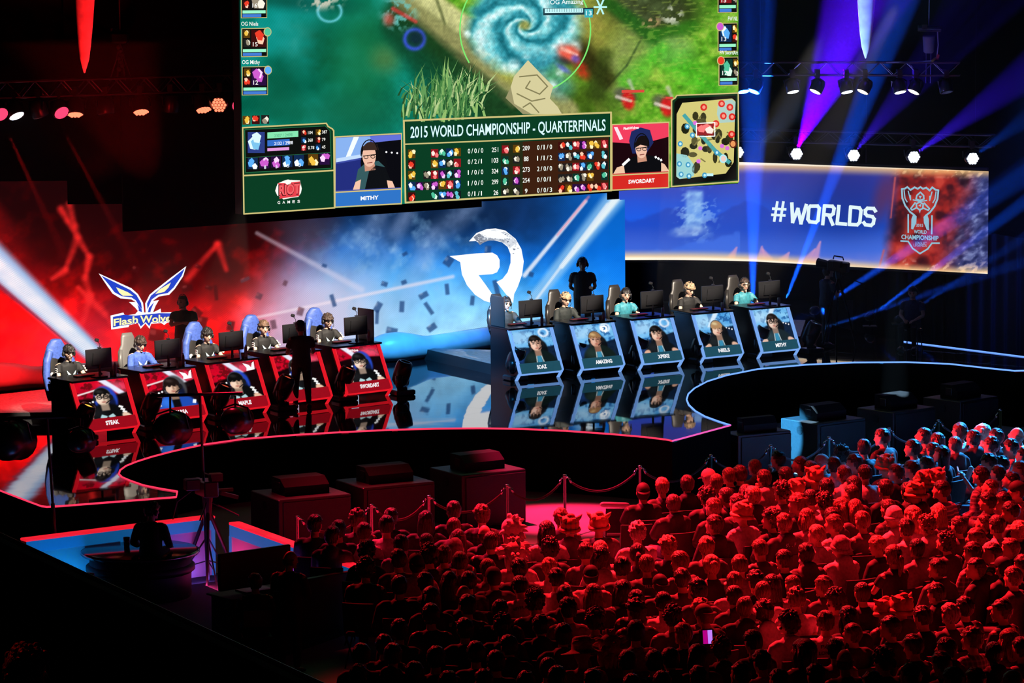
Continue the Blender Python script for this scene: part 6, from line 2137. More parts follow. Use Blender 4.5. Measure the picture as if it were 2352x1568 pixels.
# small unseen fill lamps added to bring out the trusses in colour
lamp('truss_red', 'SPOT', on_truss(LT0, LT1, 250) + V3((0, -2.5, -1.6)), on_truss(LT0, LT1, 255) + V3((0, 0, .3)), 110, (1.0, .02, .02), .05, 90, .8)
lamp('truss_blue', 'SPOT', on_truss(UR0, UR1, 1990) + V3((-1.0, -2.5, -1.5)), on_truss(UR0, UR1, 2010) + V3((0, 0, .4)), 160, (.25, .25, 1.0), .05, 100, .8)
# ------------------------------------------------------------------ front of stage: subwoofers, wedges, rope barrier
SUBM = mat('sub_paint', (.014, .015, .018), .5, noise=.3, nscale=40)


def subwoofer(front, lx, rx_, h, label, wedge_label, lit=False):
    """front: pixel of the top corner nearest the house; lx, rx_: pixels of the two neighbouring top corners"""
    c, l, r = px(*front, h), px(*lx, h), px(*rx_, h)
    ex, ey = (l - c), (r - c)
    ey2 = ey - ex * (ey.dot(ex) / ex.length_squared)
    a, b = ex.length, ey2.length
    rz = math.atan2(ey2.y, ey2.x)
    ctr = c + (ex + ey2) / 2
    t = empty('subwoofer', (ctr.x, ctr.y, 0), rz, label, 'subwoofer', 'subwoofers along the stage front')
    MB().box((0, 0, h / 2), (b, a, h), bevel=.012).build('cabinet', SUBM, t)
    MB().box((.03, -a / 2 - .012, h / 2), (b * .93, .02, h * .90), bevel=.006).build('grille', mat('sub_grille', (.02, .021, .024), .6, noise=.5, nscale=160), t)
    for (y, z) in ((-a * .02, h * .82), (a * .28, h * .42), (-a * .28, h * .36)):
        hb = MB()
        hb.lathe([(.085, .006), (.085, .0), (.05, .0), (.05, -.02), (.001, -.02)], (-b / 2 - .002, y, z), rot('Y', -math.pi / 2), 10)
        hb.box((-b / 2 - .006, y, z), (.012, .12, .022))
        hb.build('handle', PLASTIC, t)
    w = empty('wedge_monitor', (ctr.x, ctr.y, h), rz, wedge_label, 'loudspeaker', 'wedge loudspeakers on the subwoofers')
    L, D_, H = b * .62, a * .46, .27
    v = [(x, y, z) for x in (-L / 2, L / 2) for y, z in ((-D_ / 2, 0), (D_ / 2, 0), (D_ / 2, H), (-D_ * .15, H), (-D_ / 2, H * .55))]
    MB().add(v, [(4, 3, 2, 1, 0), (5, 6, 7, 8, 9)] + [(i, (i + 1) % 5, (i + 1) % 5 + 5, i + 5) for i in range(5)]).build('cabinet', mat('wedge_paint', (.004, .004, .005), .7, spec=.2), w)
    MB().box((0, -D_ * .335, H * .79), (L * .93, D_ * .42, .012), rot('X', -math.atan2(H * .45, D_ * .35) + 0), bevel=.003).build('grille', mat('sub_grille', (.02, .021, .024), .6), w) if False else None
    MB().box((-L / 2 - .004, 0, H * .5), (.012, .16, .14), bevel=.004).build('handle', PLASTIC, w)
    return t


subwoofer((834, 1121), (770, 1101), (984, 1101), .95, 'black subwoofer second from the left in the dark stage bay', 'wedge loudspeaker on the second subwoofer from the left')
subwoofer((640, 1149), (575, 1126), (786, 1127), .95, 'black subwoofer at the left end of the dark stage bay', 'wedge loudspeaker on the leftmost subwoofer')
subwoofer((1061, 1092), (986, 1073), (1194, 1073), .95, 'black subwoofer beside the red floor, left of the rope', 'wedge loudspeaker on the subwoofer beside the red floor')
subwoofer((1695, 1000), (1660, 992), (1803, 985), .95, 'dark subwoofer at the arm tip of the stage', 'wedge loudspeaker on the subwoofer at the arm tip')
subwoofer((1878, 974), (1793, 960), (1983, 959), .95, 'brightly blue lit subwoofer in the right bay', 'wedge loudspeaker on the brightly lit subwoofer')
subwoofer((2052, 948), (1968, 936), (2146, 934), .95, 'dark blue subwoofer right of the brightly lit one', 'wedge loudspeaker on the subwoofer right of the bright one')
subwoofer((2206, 923), (2120, 912), (2296, 910), .95, 'dark subwoofer farthest right in the bay', 'wedge loudspeaker on the farthest right subwoofer')

# rope barrier
RP = [(683, 1185), (853, 1158), (985, 1138), (1165, 1113), (1297, 1090), (1470, 1069), (1633, 1044), (1770, 1022), (1904, 1003), (2042, 983), (2156, 964), (2298, 940)]
NTH = ['first', 'second', 'third', 'fourth', 'fifth', 'sixth', 'seventh', 'eighth', 'ninth', 'tenth', 'eleventh', 'twelfth']
HP = .98
PP = [px(x, y, HP) for x, y in RP]
ROPE = mat('rope_velvet', (.05, .01, .012), .8)
for i, p in enumerate(PP):
    t = empty('stanchion', (p.x, p.y, 0), 0, '%s chrome stanchion of the rope barrier counted from the left' % NTH[i], 'stanchion', 'rope barrier stanchions')
    MB().lathe([(.16, 0), (.16, .012), (.12, .03), (.035, .04), (.026, .05)], n=18).build('base', CHROME, t, True)
    MB().lathe([(.025, .04), (.025, HP - .03), (.034, HP - .03), (.034, HP), (.02, HP + .006)], n=12).build('post', CHROME, t, True)
    for j in (i - 1, i + 1):
        if 0 <= j < len(PP):
            e = (PP[j] - p)
            e.z = 0
            e.normalize()
            MB().tube([e * .03 + V3((0, 0, HP - .06)), e * .07 + V3((0, 0, HP - .05)), e * .10 + V3((0, 0, HP - .08))], .012, 6).tube([e * .10 + V3((0, 0, HP - .08)), e * .14 + V3((0, 0, HP - .15))], .022, 8).build('hook', CHROME, t, True)
    if i + 1 < len(PP):
        q = PP[i + 1]
        e = (q - p).normalized()
        a, b = p + e * .14 + V3((0, 0, -.15)), q - e * .14 + V3((0, 0, -.15))
        sag = .085 * (b - a).length + .10
        pts = [a.lerp(b, f) - V3((0, 0, sag * (1 - (2 * f - 1) ** 2))) for f in np.linspace(0, 1, 16)]
        MB().tube(pts, .02, 8).build('barrier_rope', ROPE, None, True, label='dark velvet rope between the %s and %s stanchions from the left' % (NTH[i], NTH[i + 1]), cat='rope', group='barrier ropes')

# ------------------------------------------------------------------ presenters' booth at the lower left
BH = 1.0
b0, b1, b2, b3 = px(60, 1238, BH), px(492, 1184, BH), px(528, 1199, BH), px(816, 1303, BH)
capm = mat('booth_cap', (.5, .05, .08), .5, emit=(1.0, .012, .03), strength=.85)
panel = mat('booth_panel', (.70, .70, .74), .45)
bl = mat('booth_blue', (.05, .3, .6), .45, emit=(.004, .13, .40), strength=.55)


def booth_wall(a, b, label, thick=.16):
    a, b = V3((a.x, a.y, 0)), V3((b.x, b.y, 0))
    d = b - a
    L = d.length
    t = empty('booth_wall', a, math.atan2(d.y, d.x), label, 'low wall', 'low booth walls')
    MB().box((L / 2, thick / 2, BH / 2 - .02), (L, thick, BH - .04)).build('core', panel, t)
    MB().box((L / 2, thick / 2, BH - .02), (L + .02, thick + .03, .04), bevel=.006).build('cap', capm, t)
    MB().box((L / 2, -.006, BH - .13), (L, .012, .18)).build('upper_band', bl, t)
    n = max(1, round(L / 1.6))
    for i in range(n + 1):
        MB().box((min(L - .03, max(.03, L * i / n)), -.012, (BH - .22) / 2), (.06, .02, BH - .22)).build('upright', bl, t)
    return t


booth_wall(b0, b1, 'low booth wall with a red lit top, behind the round table')
booth_wall(b2, b3, 'low booth wall with a red and blue band, right of the booth camera')
cen = px(420, 1300, 0)
def wash(name, a, b, f, dist, z, e, c, w):  # unseen area lamp added low by a wall to colour its panels
    a, b = V3((a.x, a.y, 0)), V3((b.x, b.y, 0))
    d = (b - a).normalized()
    n = V3((d.y, -d.x, 0))
    q = a.lerp(b, f) + n * dist + V3((0, 0, z))
    o = lamp(name, 'AREA', q, a.lerp(b, f) + V3((0, 0, .35)), e, c, w)
    o.data.shape, o.data.size_y = 'RECTANGLE', .12
    return o


wash('booth_blue', b0, b1, .30, .55, .06, 26, (.01, .32, 1.0), 1.6)
wash('booth_violet', b0, b1, .78, .5, .06, 7, (.30, .12, 1.0), .9)
wash('booth_pink', b2, b3, .10, .5, .06, 12, (1.0, .05, .28), .8)
wash('booth_violet', b2, b3, .55, .5, .06, 7, (.38, .08, .9), 1.2)

q4 = [px(x, y, 0) for x, y in ((60, 1500), (60, 1356), (492, 1318), (528, 1328), (816, 1450), (500, 1560))]
MB().prism([(p.x, p.y) for p in q4], 0.0, .03).build('carpet', mat('booth_floor_shade', (.02, .02, .022), .9), None, label='dark sheet added over the booth floor for its shade', cat='carpet')  # dark sheet added so that the booth floor reads as shaded
t = px(322, 1262, .76)
tb = empty('round_table', (t.x, t.y, 0), 0, 'large round dark presenters table in the booth', 'table')
MB().lathe([(.92, .70), (.93, .72), (.93, .755), (.90, .765)], n=48).build('top', mat('table_dark', (.02, .018, .02), .12), tb, True)
MB().lathe([(.932, .722), (.940, .722), (.940, .75), (.932, .75)], n=48).build('rim', CHROME, tb, True)
MB().lathe([(.80, .02), (.80, .70)], n=40).build('drum', BLACK, tb, True)
MB().lathe([(.82, .42), (.86, .45), (.86, .52), (.82, .55)], n=40).build('bumper', BLACK, tb, True)
cp = MB().lathe([(.045, 0), (.055, .15), (.05, .15), (.042, .01)], n=14).build('cup', PLASTIC, None, True, label='dark cup standing on the round table', cat='cup')
q = px(291, 1250, .80)
cp.location = (q.x, q.y, .766)

dk2 = col_mat('cloth_black', (.008, .008, .009))
P = pose('seat', .05, ('rest', 'rest'), -.7, .05, 1.0, 1.06)
c = px(345, 1171, 1.47)
st = empty('bar_stool', (c.x, c.y, 0), 0, 'tall bar stool under the presenter at the round table', 'stool')
MB().lathe([(.2, .62), (.21, .64), (.21, .70), (.18, .715)], n=20).build('seat', PLASTIC, st, True)
MB().tube([(0, 0, .03), (0, 0, .63)], .03, 8).lathe([(.22, 0), (.22, .015), (.04, .04)], n=20).build('pedestal', BLACKM, st)
person('presenter', P, (c.x, c.y, .25), math.radians(-8), 0, 'tousled', HAIRM['black'], dk2, dk2, 'presenter in dark clothes with headphones sitting at the round table', facey=False, heads=True, sleeve='long')
P = pose('stand', .02, ('hold', 'hold'), -.6, .05, 1.02, 1.1)
c = px(662, 1276, 1.70)
person('crew', P, (c.x, c.y, 0), math.radians(-20), 1, 'bald', HAIRM['dark'], dk2, dk2, 'bald crew member standing dark in front of the booth wall', facey=False, sleeve='long')
P = pose('seat', .02, ('lap', 'lap'), .2, 0, 1, 1)
c = px(587, 1338, 1.2)
person('crew', P, (c.x, c.y, 0), math.radians(10), 0, 'short', HAIRM['dark'], dk2, dk2, 'seated crew member in the dark left of the bald man', facey=False, sleeve='long')
ch = empty('folding_chair', (c.x, c.y, 0), math.radians(10), 'folding chair under the seated crew member near the booth', 'chair')
MB().box((0, 0, .43), (.42, .40, .03), bevel=.008).build('seat', PLASTIC, ch)
MB().box((0, -.22, .72), (.42, .03, .26), bevel=.008).build('backrest', PLASTIC, ch)
for s in (-1, 1):
    for y in (-.2, .18): MB().tube([(s * .2, y, .42), (s * .2, y * 1.1, 0)], .012, 6).build('leg', BLACKM, ch)

pa_, pb_ = px(640, 1342, .92), px(835, 1307, .92)
dd = pb_ - pa_
tp = empty('partition', (pa_.x, pa_.y, 0), math.atan2(dd.y, dd.x), 'low black partition in front of the right booth wall', 'partition')
MB().box((dd.length / 2, 0, .46), (dd.length, .06, .92), bevel=.01).build('panel', BLACK, tp)
MB().box((dd.length / 2, 0, .925), (dd.length + .04, .1, .02), bevel=.005).build('cap', BLACKM, tp)

# flight-case desk with a dark display seen from behind
c = px(590, 1300, 1.1)
ds = empty('control_desk', (c.x, c.y - .1, 0), math.radians(38), 'black control desk in front of the booth', 'desk')
MB().box((0, 0, .36), (1.25, .6, .72), bevel=.02).build('case', BLACK, ds)
MB().box((0, 0, .735), (1.35, .68, .03), bevel=.006).build('top', BLACK, ds)
dp = empty('display_panel', (c.x, c.y - .1, .75), math.radians(38), 'large black display on the control desk, seen from behind', 'display')
MB().box((0, .05, .34), (1.28, .06, .56), bevel=.012).build('screen_housing', PLASTIC, dp)
MB().tube([(0, .05, .01), (0, .05, .2)], .04, 8).box((0, .05, .01), (.5, .3, .02)).build('stand', PLASTIC, dp)

# broadcast camera on a pedestal in the booth
c = px(480, 1335, 0)
bc = empty('booth_camera', c, math.radians(20), 'dark broadcast camera on a tripod right of the presenter', 'camera')
MB().box((0, .05, 1.52), (.24, .62, .26), rot('X', -.05), bevel=.02).build('body', PLASTIC, bc)
MB().tube([(0, .36, 1.52), (0, .62, 1.5)], [.08, .11], 14).build('lens', PLASTIC, bc)
MB().box((-.28, -.1, 1.62), (.24, .2, .18), bevel=.015).box((.1, -.15, 1.72), (.2, .16, .12)).build('viewfinder', PLASTIC, bc)
MB().tube([(0, -.25, 1.66), (0, -.2, 1.76), (0, .2, 1.74), (0, .24, 1.65)], .016, 6).build('handle', BLACKM, bc)
MB().box((.33, .55, 1.38), (.5, .06, .05)).box((.5, .5, 1.3), (.3, .1, .06), rot('Y', .3)).build('prompter_bracket', PLASTIC, bc)
MB().tube([(-.05, -.1, 1.3), (-.3, -.62, 1.12)], .014, 6).tube([(.05, -.1, 1.3), (.35, -.6, 1.15)], .014, 6).build('pan_bar', BLACKM, bc)
MB().tube([(0, 0, 1.0), (0, 0, 1.4)], [.05, .09], 12).build('tripod_head', PLASTIC, bc)
for i in range(3):
    a = i * 2.094 + .2
    MB().tube([(0, 0, 1.2), (.28 * math.cos(a), .28 * math.sin(a), .55), (.5 * math.cos(a), .5 * math.sin(a), 0)], [.035, .03, .022], 8).build('leg', BLACKM, bc)
mb = MB()
mb.tube([(-.2, .1, 1.5), (-.45, .2, 1.3), (-.5, .3, 1.0), (-.3, .3, .8)], .01, 6)
mb.build('cable', RUBBER, bc)

# tall lighting stands in the foreground with a cross bar and hanging lamps
def stand(base, top, bar, lamps_, label, tag_):
    b = px(*base, 0)
    d = ray(*top)
    tt = b.y / d.y
    H = HC + d.z * tt
    t = empty('lighting_stand', b, 0, label, 'lighting stand', 'tall lighting stands')
    tx = d.x * tt - b.x
    MB().tube([(0, 0, 0), (tx * .5, 0, H * .5)], .032, 8).tube([(tx * .5, 0, H * .5), (tx, 0, H)], .022, 8).build('pole', mat('pole_metal', (.10, .10, .11), .3, .9), t)
    for i in range(3):
        a = i * 2.094 + .9
        MB().tube([(0, 0, .75), (.5 * math.cos(a), .5 * math.sin(a), 0.01)], .014, 6).tube([(0, 0, .35), (.33 * math.cos(a), .33 * math.sin(a), .25)], .01, 6).build('leg', BLACKM, t)
    k = b.y / FPX
    x0, x1 = (bar[0] - base[0]) * k, (bar[1] - base[0]) * k
    MB().tube([(x0, 0, H - .02), (x1, 0, H + .01)], .026, 8).build('cross_bar', BLACKM, t)
    for i, (lx, ly, r) in enumerate(lamps_):
        q = pd(lx, ly, b.y - .05)
        p = q - V3((b.x, b.y, 0))
        hl = MB()
        K = V3((.25, 1, -.1)).to_track_quat('Z', 'Y').to_matrix()
        R = r * k
        hl.lathe([(R * .25, -R * 1.3), (R * .8, -R * 1.1), (R, -R * .5), (R, R * 1.1), (R * 1.06, R * 1.15), (R * .9, R * 1.1), (R * .9, R * .9)], (0, 0, 0), K, 18)
        o = empty('par_lamp', q, 0, '%s lamp hanging from the bar of the %s' % (['left', 'right'][i], tag_), 'stage light', 'lamps on the tall stands')
        hl.build('can', PLASTIC, o, True)
        MB().tube([(0, 0, R), (0, .02, H - .02 - p.z)], .02, 6).tube([(-R * 1.1, 0, 0), (-R * .9, 0, R * .9), (0, 0, R * 1.2), (R * .9, 0, R * .9), (R * 1.1, 0, 0)], .016, 6).build('bracket', BLACKM, o)
    return t


stand((478, 1336), (459, 905), (352, 566), ((392, 985, 38), (541, 965, 32)), 'tall thin lighting stand in front of the leftmost red desks', 'stand before the red desks')
stand((134, 1352), (108, 958), (-40, 215), ((22, 1012, 46), (184, 1012, 28)), 'lighting stand at the left frame edge with a dark cross bar', 'stand at the left edge')

# small bright preview monitor below the booth
c = px(182, 1341, 1.0)
pm = empty('preview_monitor', (c.x, c.y, 0), math.radians(-24), 'small preview monitor with a bright blue-white picture at the lower left', 'monitor')
MB().box((0, .05, 1.0), (.46, .06, .34), bevel=.01).build('screen_housing', PLASTIC, pm)
v = [(-.06, 1.13), (.10, 1.13), (.2, 1.05), (.2, .90), (-.02, .88)]
MB().add([(x, .015, z) for x, z in v], [tuple(range(5))]).build('picture', mat('preview_pic', (.3, .4, .5), .3, emit=(.55, .85, 1.0), strength=1.2), pm)
MB().box((-.30, .05, .97), (.02, .03, .36)).build('level_meter', mat('preview_meter', (.05, .1, .2), .3, emit=(.02, .25, .5), strength=.5, noise=.9, nscale=40), pm)
MB().tube([(0, .08, 0), (0, .08, .84)], .03, 8).box((0, .08, .02), (.5, .4, .04)).build('stand', BLACKM, pm)

# balcony parapet in the near left corner, with dark seats and a spectator behind the camera side
pa, pb = pd(-60, 1192, 44.0), pd(800, 1590, 31.0)
d = pb - pa
th = empty('parapet', pa, 0, 'dark sloping balcony parapet with a thin rail across the lower left', 'parapet')
dh = V3((d.x, d.y, 0)).normalized()
nn = V3((dh.y, -dh.x, 0))
v = []
for f in np.linspace(0, 1, 12):
    p = d * f
    v += [p + V3((0, 0, -.05)), p + V3((0, 0, -.05)) + nn * .14, V3((p.x, p.y, -pa.z)), V3((p.x, p.y, -pa.z)) + nn * .14]
f_ = []
for i in range(11):
    a = i * 4
    f_ += [(a, a + 4, a + 5, a + 1), (a + 1, a + 5, a + 7, a + 3), (a + 4, a, a + 2, a + 6)]
MB().add(v, f_).build('panel', DRAPE, th)
MB().tube([d * f + nn * .07 for f in np.linspace(0, 1, 12)], .026, 8).build('rail', mat('rail_metal', (.16, .10, .09), .45, .2), th)

# nearest corner: balcony deck with one spectator
MB().box((-5.0, 20.0, 2.7), (4.9, 9.0, 5.4)).build('balcony', DRAPE, None, label='black balcony in the near left corner', kind='structure')
P = pose('seat', .1, ('lap', 'lap'), -.6, .1, 1.0, 1.05)
c = pd(38, 1492, 22.0)
person('spectator', P, (c.x, 22.0, 5.4), math.radians(-30), 1, 'curly', HAIRM['brown'], dk2, dk2, 'person with curly hair dimly lit in the near lower left corner', facey=False, sleeve='long', shoes=False)
fc = empty('folding_chair', (c.x, 22.0, 5.4), math.radians(-30), 'chair under the person in the near lower left corner', 'chair')
MB().box((0, 0, .43), (.42, .40, .03), bevel=.008).build('seat', PLASTIC, fc)
MB().box((0, -.22, .72), (.42, .03, .26), bevel=.008).build('backrest', PLASTIC, fc)
for s in (-1, 1):
    for y in (-.2, .18): MB().tube([(s * .2, y, .42), (s * .2, y * 1.1, 0)], .012, 6).build('leg', BLACKM, fc)
lamp('balcony_red', 'SPOT', (-6.5, 26.0, 12.0), (c.x, 22.0, 6.7), 400, (1.0, .02, .01), .2, 18, .6)
# ------------------------------------------------------------------ audience: head position in the photograph, hair, hair colour, clothing shade, pose
CROWD = '''724,1202,sk1 778,1211,sk1 764,1225,sd2 820,1191,tn2 836,1210,sn4 898,1176,sd1x 888,1205,sd4 978,1188,lk1 921,1240,sd4 979,1234,hd1 843,1254,ck1 914,1279,sd2 841,1302,ck0
955,1290,Kk5 917,1336,sk0a 976,1328,sk1 986,1273,ck1 1042,1168,sd1a 1106,1179,tn2x 1042,1204,hn2 1113,1214,Bn1 1128,1238,hd0a 1052,1229,ld1 1045,1252,Ed1 1057,1282,sd2 1020,1266,sd1 1174,1216,Jf4 1183,1270,Jf4
1255,1214,lk4 1288,1182,sn2 1263,1257,ck1 1261,1290,sf4 1191,1299,sk0 1120,1295,sn3 1076,1323,sk0 1032,1332,lk1 1278,1322,sk4 1133,1318,Ck0 1065,1360,Bn1 1073,1386,sk0 989,1370,ld1 989,1412,sk0 917,1436,sk0 1067,1438,sk0
830,1497,sk0 903,1499,sk0 823,1538,sk0 1002,1511,sk0 1093,1497,sk0 882,1470,sk0 1030,1562,sk1 1194,1332,sk5 1149,1388,sk0 1229,1377,cd1 1357,1314,Kk3 1296,1357,sd0 1363,1360,ln1 1304,1394,sk3 1367,1414,cd3
1241,1424,sk0 1155,1434,ck0 1168,1474,sk0 1294,1457,sk2 1337,1494,Un3 1259,1522,hd0 1280,1556,sk2 1208,1562,sk1 1139,1514,sk0 1402,1486,Jn2 1477,1122,Kk1a 1520,1106,sf2 1578,1101,sd1o 1546,1150,sd1a 1309,1206,Pn2o
1376,1202,Pf2 1464,1222,tg4a 1464,1258,Tk2 1533,1251,tf1 1378,1246,lf3 1345,1262,sd2 1379,1270,lk4 1485,1285,sn1 1561,1288,sn2 1429,1302,sk1 1430,1345,lk0 1516,1328,Kk1 1523,1376,sk5 1461,1369,sk1 1566,1327,sd2
1459,1401,td1 1545,1405,cd3 1600,1352,sk1 1628,1084,Cf4 1645,1097,hn3 1674,1081,hn4 1699,1080,sd0a 1733,1062,hn1o 1787,1048,sk0c 1838,1064,hd2 1861,1068,sk1 1887,1053,Kf3 1754,1090,sd4oc 1804,1084,sk3 1871,1091,Pf2
1825,1107,Pf3 1622,1129,cd1 1667,1128,hd1 1713,1122,bd1 1728,1132,sf1o 1693,1151,sd2 1794,1128,cd2 1861,1134,sk4 1891,1142,cd3 1832,1156,tn1 1638,1157,sn1o 1703,1178,Pf4 1770,1187,cd1 1800,1198,sn1 1853,1184,bn3o
1875,1216,sf4r 1622,1254,sf2 1634,1297,nf1 1699,1295,sn3 1736,1326,tk0 1772,1336,lk1 1687,1330,sn4 1605,1352,sk2 1820,1333,hn3 1891,1334,sn2o 1686,1365,sd2 1752,1358,hn4 1829,1372,tn4 1610,1389,tf2 1710,1392,hn0a
1754,1394,td4o 2026,1003,sk0 1984,1025,sd0 1932,1036,cd1 1915,1060,sk4 1962,1060,sk3 1937,1076,sd5o 1986,1083,sk5p 2032,1066,Pn1 2058,1074,sk0 2096,1028,sk2 2094,1068,sk5 2121,997,sk1 2153,1005,lk1 2204,990,Td5
2235,1000,sk0o 2256,986,Wg5 2287,996,sk2 2335,992,Bn5 2276,1021,sk1 2321,1023,sk5 2193,1014,hd1o 2142,1031,sk1 2163,1038,lk1 2127,1058,sk1 2351,1041,sk1 2271,1060,sk3p 2300,1054,sk1 2292,1077,sk3 2344,1076,hd1
2322,1090,sk1 2252,1092,sk3x 2120,1089,Pn1 2149,1090,Pf1 1898,1116,sk4 1960,1110,lk1 1956,1131,hd2 1933,1157,ln3 1964,1159,ln2 2033,1121,sk0 2084,1119,sk1 2102,1131,Pn1 2040,1158,sd2x 2052,1182,Ef4o 2096,1182,lf3
1911,1174,sd1 1915,1200,sn4 1980,1191,sn2a 2081,1209,sd4 1928,1246,Ed4o 2015,1238,sf1 2162,1123,sk3s 2155,1170,bf3 2275,1113,hd2 2268,1144,sk2 2303,1140,sk3c 2336,1123,Kk5 2321,1167,sk0 2127,1197,cn4o 2201,1197,sd1
2260,1186,sd0 2289,1206,sd4 2341,1210,tf1 2170,1229,cd2 2241,1236,sn1 2320,1250,sn1 2051,1273,Tn1a 2106,1253,hk3o 2153,1295,sd2o 1980,1360,hd0 1919,1373,cd4 1896,1420,sn5 1948,1413,lk1 2033,1389,Pf2 2070,1394,Pf2
2119,1413,sd0 2181,1408,sg2 1958,1444,hn2 2044,1438,sd1 2278,1269,sd1 2234,1267,sd3x 2241,1302,sd1o 2303,1293,Ck1 2326,1322,sn2a 2349,1286,sd1 1918,1482,sk3 1940,1516,Bn1 2097,1480,sn0 2029,1510,cd0 2173,1480,sd1
2232,1460,tn3x 2282,1493,hk0a 2317,1468,lf3 2345,1478,sd3 1851,1489,lk0 2162,1516,sk0 2003,1558,sk0 1873,1545,sk0 2325,1560,hn0 1460,1450,sk3 1441,1510,sk1 1617,1406,Kn1x 1568,1444,sf1 1811,1428,cd5o 1729,1470,sk0
1656,1477,cd0 1602,1503,ld1 1539,1503,sk0 1502,1507,sk0 1749,1511,sk4 1841,1484,lk0 1451,1563,sk1 1604,1545,sk0 1788,1548,sk0 1700,1540,sk1 2090,1548,sk0 2240,1545,sk0 1360,1556,sk1 1520,1552,sk1 2190,1552,sk0
952,1545,sk0 1110,1550,sk0 2150,1350,sd1 2215,1385,sk0 2300,1400,sd1 1850,1262,sd2 1745,1250,sn2 1800,1280,sd1 1640,1205,sd1'''
HK = {'s': 'short', 'h': 'shaved', 't': 'tousled', 'c': 'curly', 'l': 'long', 'b': 'bob', 'n': 'bun', 'T': 'tail', 'B': 'bald', 'C': 'cap', 'K': 'backcap', 'E': 'beanie', 'P': 'plush', 'J': 'spiky', 'U': 'sunhat', 'W': 'wig'}
HC_ = {'k': 'black', 'd': 'dark', 'n': 'brown', 'f': 'fair', 'g': 'grey'}
HW = {'s': 'short %s hair', 'h': 'close cropped %s hair', 't': 'tousled %s hair', 'c': 'curly %s hair', 'l': 'long %s hair', 'b': 'chin length %s hair', 'n': '%s hair in a bun', 'T': '%s hair in a ponytail', 'B': 'a bald crown',
      'C': 'a peaked cap', 'K': 'a cap worn backwards', 'E': 'a knitted beanie', 'P': 'a plush horned hat', 'J': 'a spiky plush hat', 'U': 'a wide sun hat', 'W': 'a pale curly wig'}
SHADE = [(.007, .007, .008), (.018, .017, .02), (.06, .055, .06), (.22, .21, .23), (.55, .54, .56), (.84, .84, .86)]
SW = ['black', 'dark', 'dusky', 'mid-toned', 'light', 'white']


def plaid_mat(name, c0, c1, stripes=False):
    m = mat(name, c0, .75)
    nt = m.node_tree
    if len(nt.nodes) > 3: return m
    tc = nt.nodes.new('ShaderNodeTexCoord')
    sp = nt.nodes.new('ShaderNodeSeparateXYZ')
    nt.links.new(tc.outputs['Object'], sp.inputs[0])
    outs = []
    for ax in ((2,) if stripes else (0, 2)):
        a = nt.nodes.new('ShaderNodeMath')
        a.operation = 'MULTIPLY'
        a.inputs[1].default_value = 110
        nt.links.new(sp.outputs[ax], a.inputs[0])
        s = nt.nodes.new('ShaderNodeMath')
        s.operation = 'SINE'
        nt.links.new(a.outputs[0], s.inputs[0])
        g = nt.nodes.new('ShaderNodeMath')
        g.operation = 'GREATER_THAN'
        g.inputs[1].default_value = .45
        nt.links.new(s.outputs[0], g.inputs[0])
        outs.append(g.outputs[0])
    o = outs[0]
    if len(outs) > 1:
        ad = nt.nodes.new('ShaderNodeMath')
        ad.operation = 'MULTIPLY_ADD'
        ad.inputs[1].default_value = .5
        nt.links.new(outs[0], ad.inputs[0])
        h = nt.nodes.new('ShaderNodeMath')
        h.operation = 'MULTIPLY'
        h.inputs[1].default_value = .5
        nt.links.new(outs[1], h.inputs[0])
        nt.links.new(h.outputs[0], ad.inputs[2])
        o = ad.outputs[0]
    mx = nt.nodes.new('ShaderNodeMix')
    mx.data_type = 'RGBA'
    mx.inputs['A'].default_value = (*c0, 1)
    mx.inputs['B'].default_value = (*c1, 1)
    nt.links.new(o, mx.inputs['Factor'])
    nt.links.new(mx.outputs['Result'], nt.nodes['Principled BSDF'].inputs['Base Color'])
    return m


CLOTH = [col_mat('audience_cloth_%s' % w, c) for w, c in zip(SW, SHADE)]
PLAID = [plaid_mat('plaid_%s' % w, tuple(x * .35 for x in c), tuple(min(.8, x * 1.8) for x in c)) for w, c in zip(SW, SHADE)]
STRIPE = plaid_mat('striped_cloth', (.10, .16, .22), (.7, .7, .72), True)
JEANS = [col_mat('denim', (.05, .06, .10)), col_mat('chino', (.16, .12, .09)), col_mat('trousers_black', (.015, .015, .017))]
HATM = {'Cf': col_mat('cap_pale', (.7, .62, .62)), 'Ck': col_mat('cap_black', (.02, .018, .02)), 'Cn': col_mat('cap_brown', (.2, .12, .1)), 'E': col_mat('knit_grey', (.30, .28, .28), .9, .4, 40), 'Ef': col_mat('knit_pale', (.6, .56, .56), .9, .4, 40),
        'J': col_mat('plush_pale', (.72, .60, .60), .8), 'Jn': col_mat('plush_tan', (.45, .34, .30), .8), 'P': plaid_mat('plush_red_green', (.42, .10, .05), (.10, .32, .14)), 'Pf': col_mat('plush_orange', (.60, .30, .18), .8, .5, 9), 'U': col_mat('straw', (.50, .36, .26), .8, .3, 60), 'W': col_mat('wig_pale', (.35, .6, .5), .7)}
VAR = [(('lap', 'lap'), .06, 0.0, 0.0, 1.0), (('lap', 'lap'), .10, .30, .06, 1.05), (('cross', 'cross'), .02, -.25, -.05, 1.06), (('knee', 'knee'), .38, .12, -.28, 1.0), (('lap', 'rest'), .0, .45, -.08, .96),
       (('chin', 'lap'), .16, .38, -.05, 1.0), (('phone', 'lap'), .08, .05, .25, 1.0), (('rest', 'rest'), -.05, -.12, -.12, 1.12), (('lap', 'lap'), .16, .15, .22, .94)]
VM = []
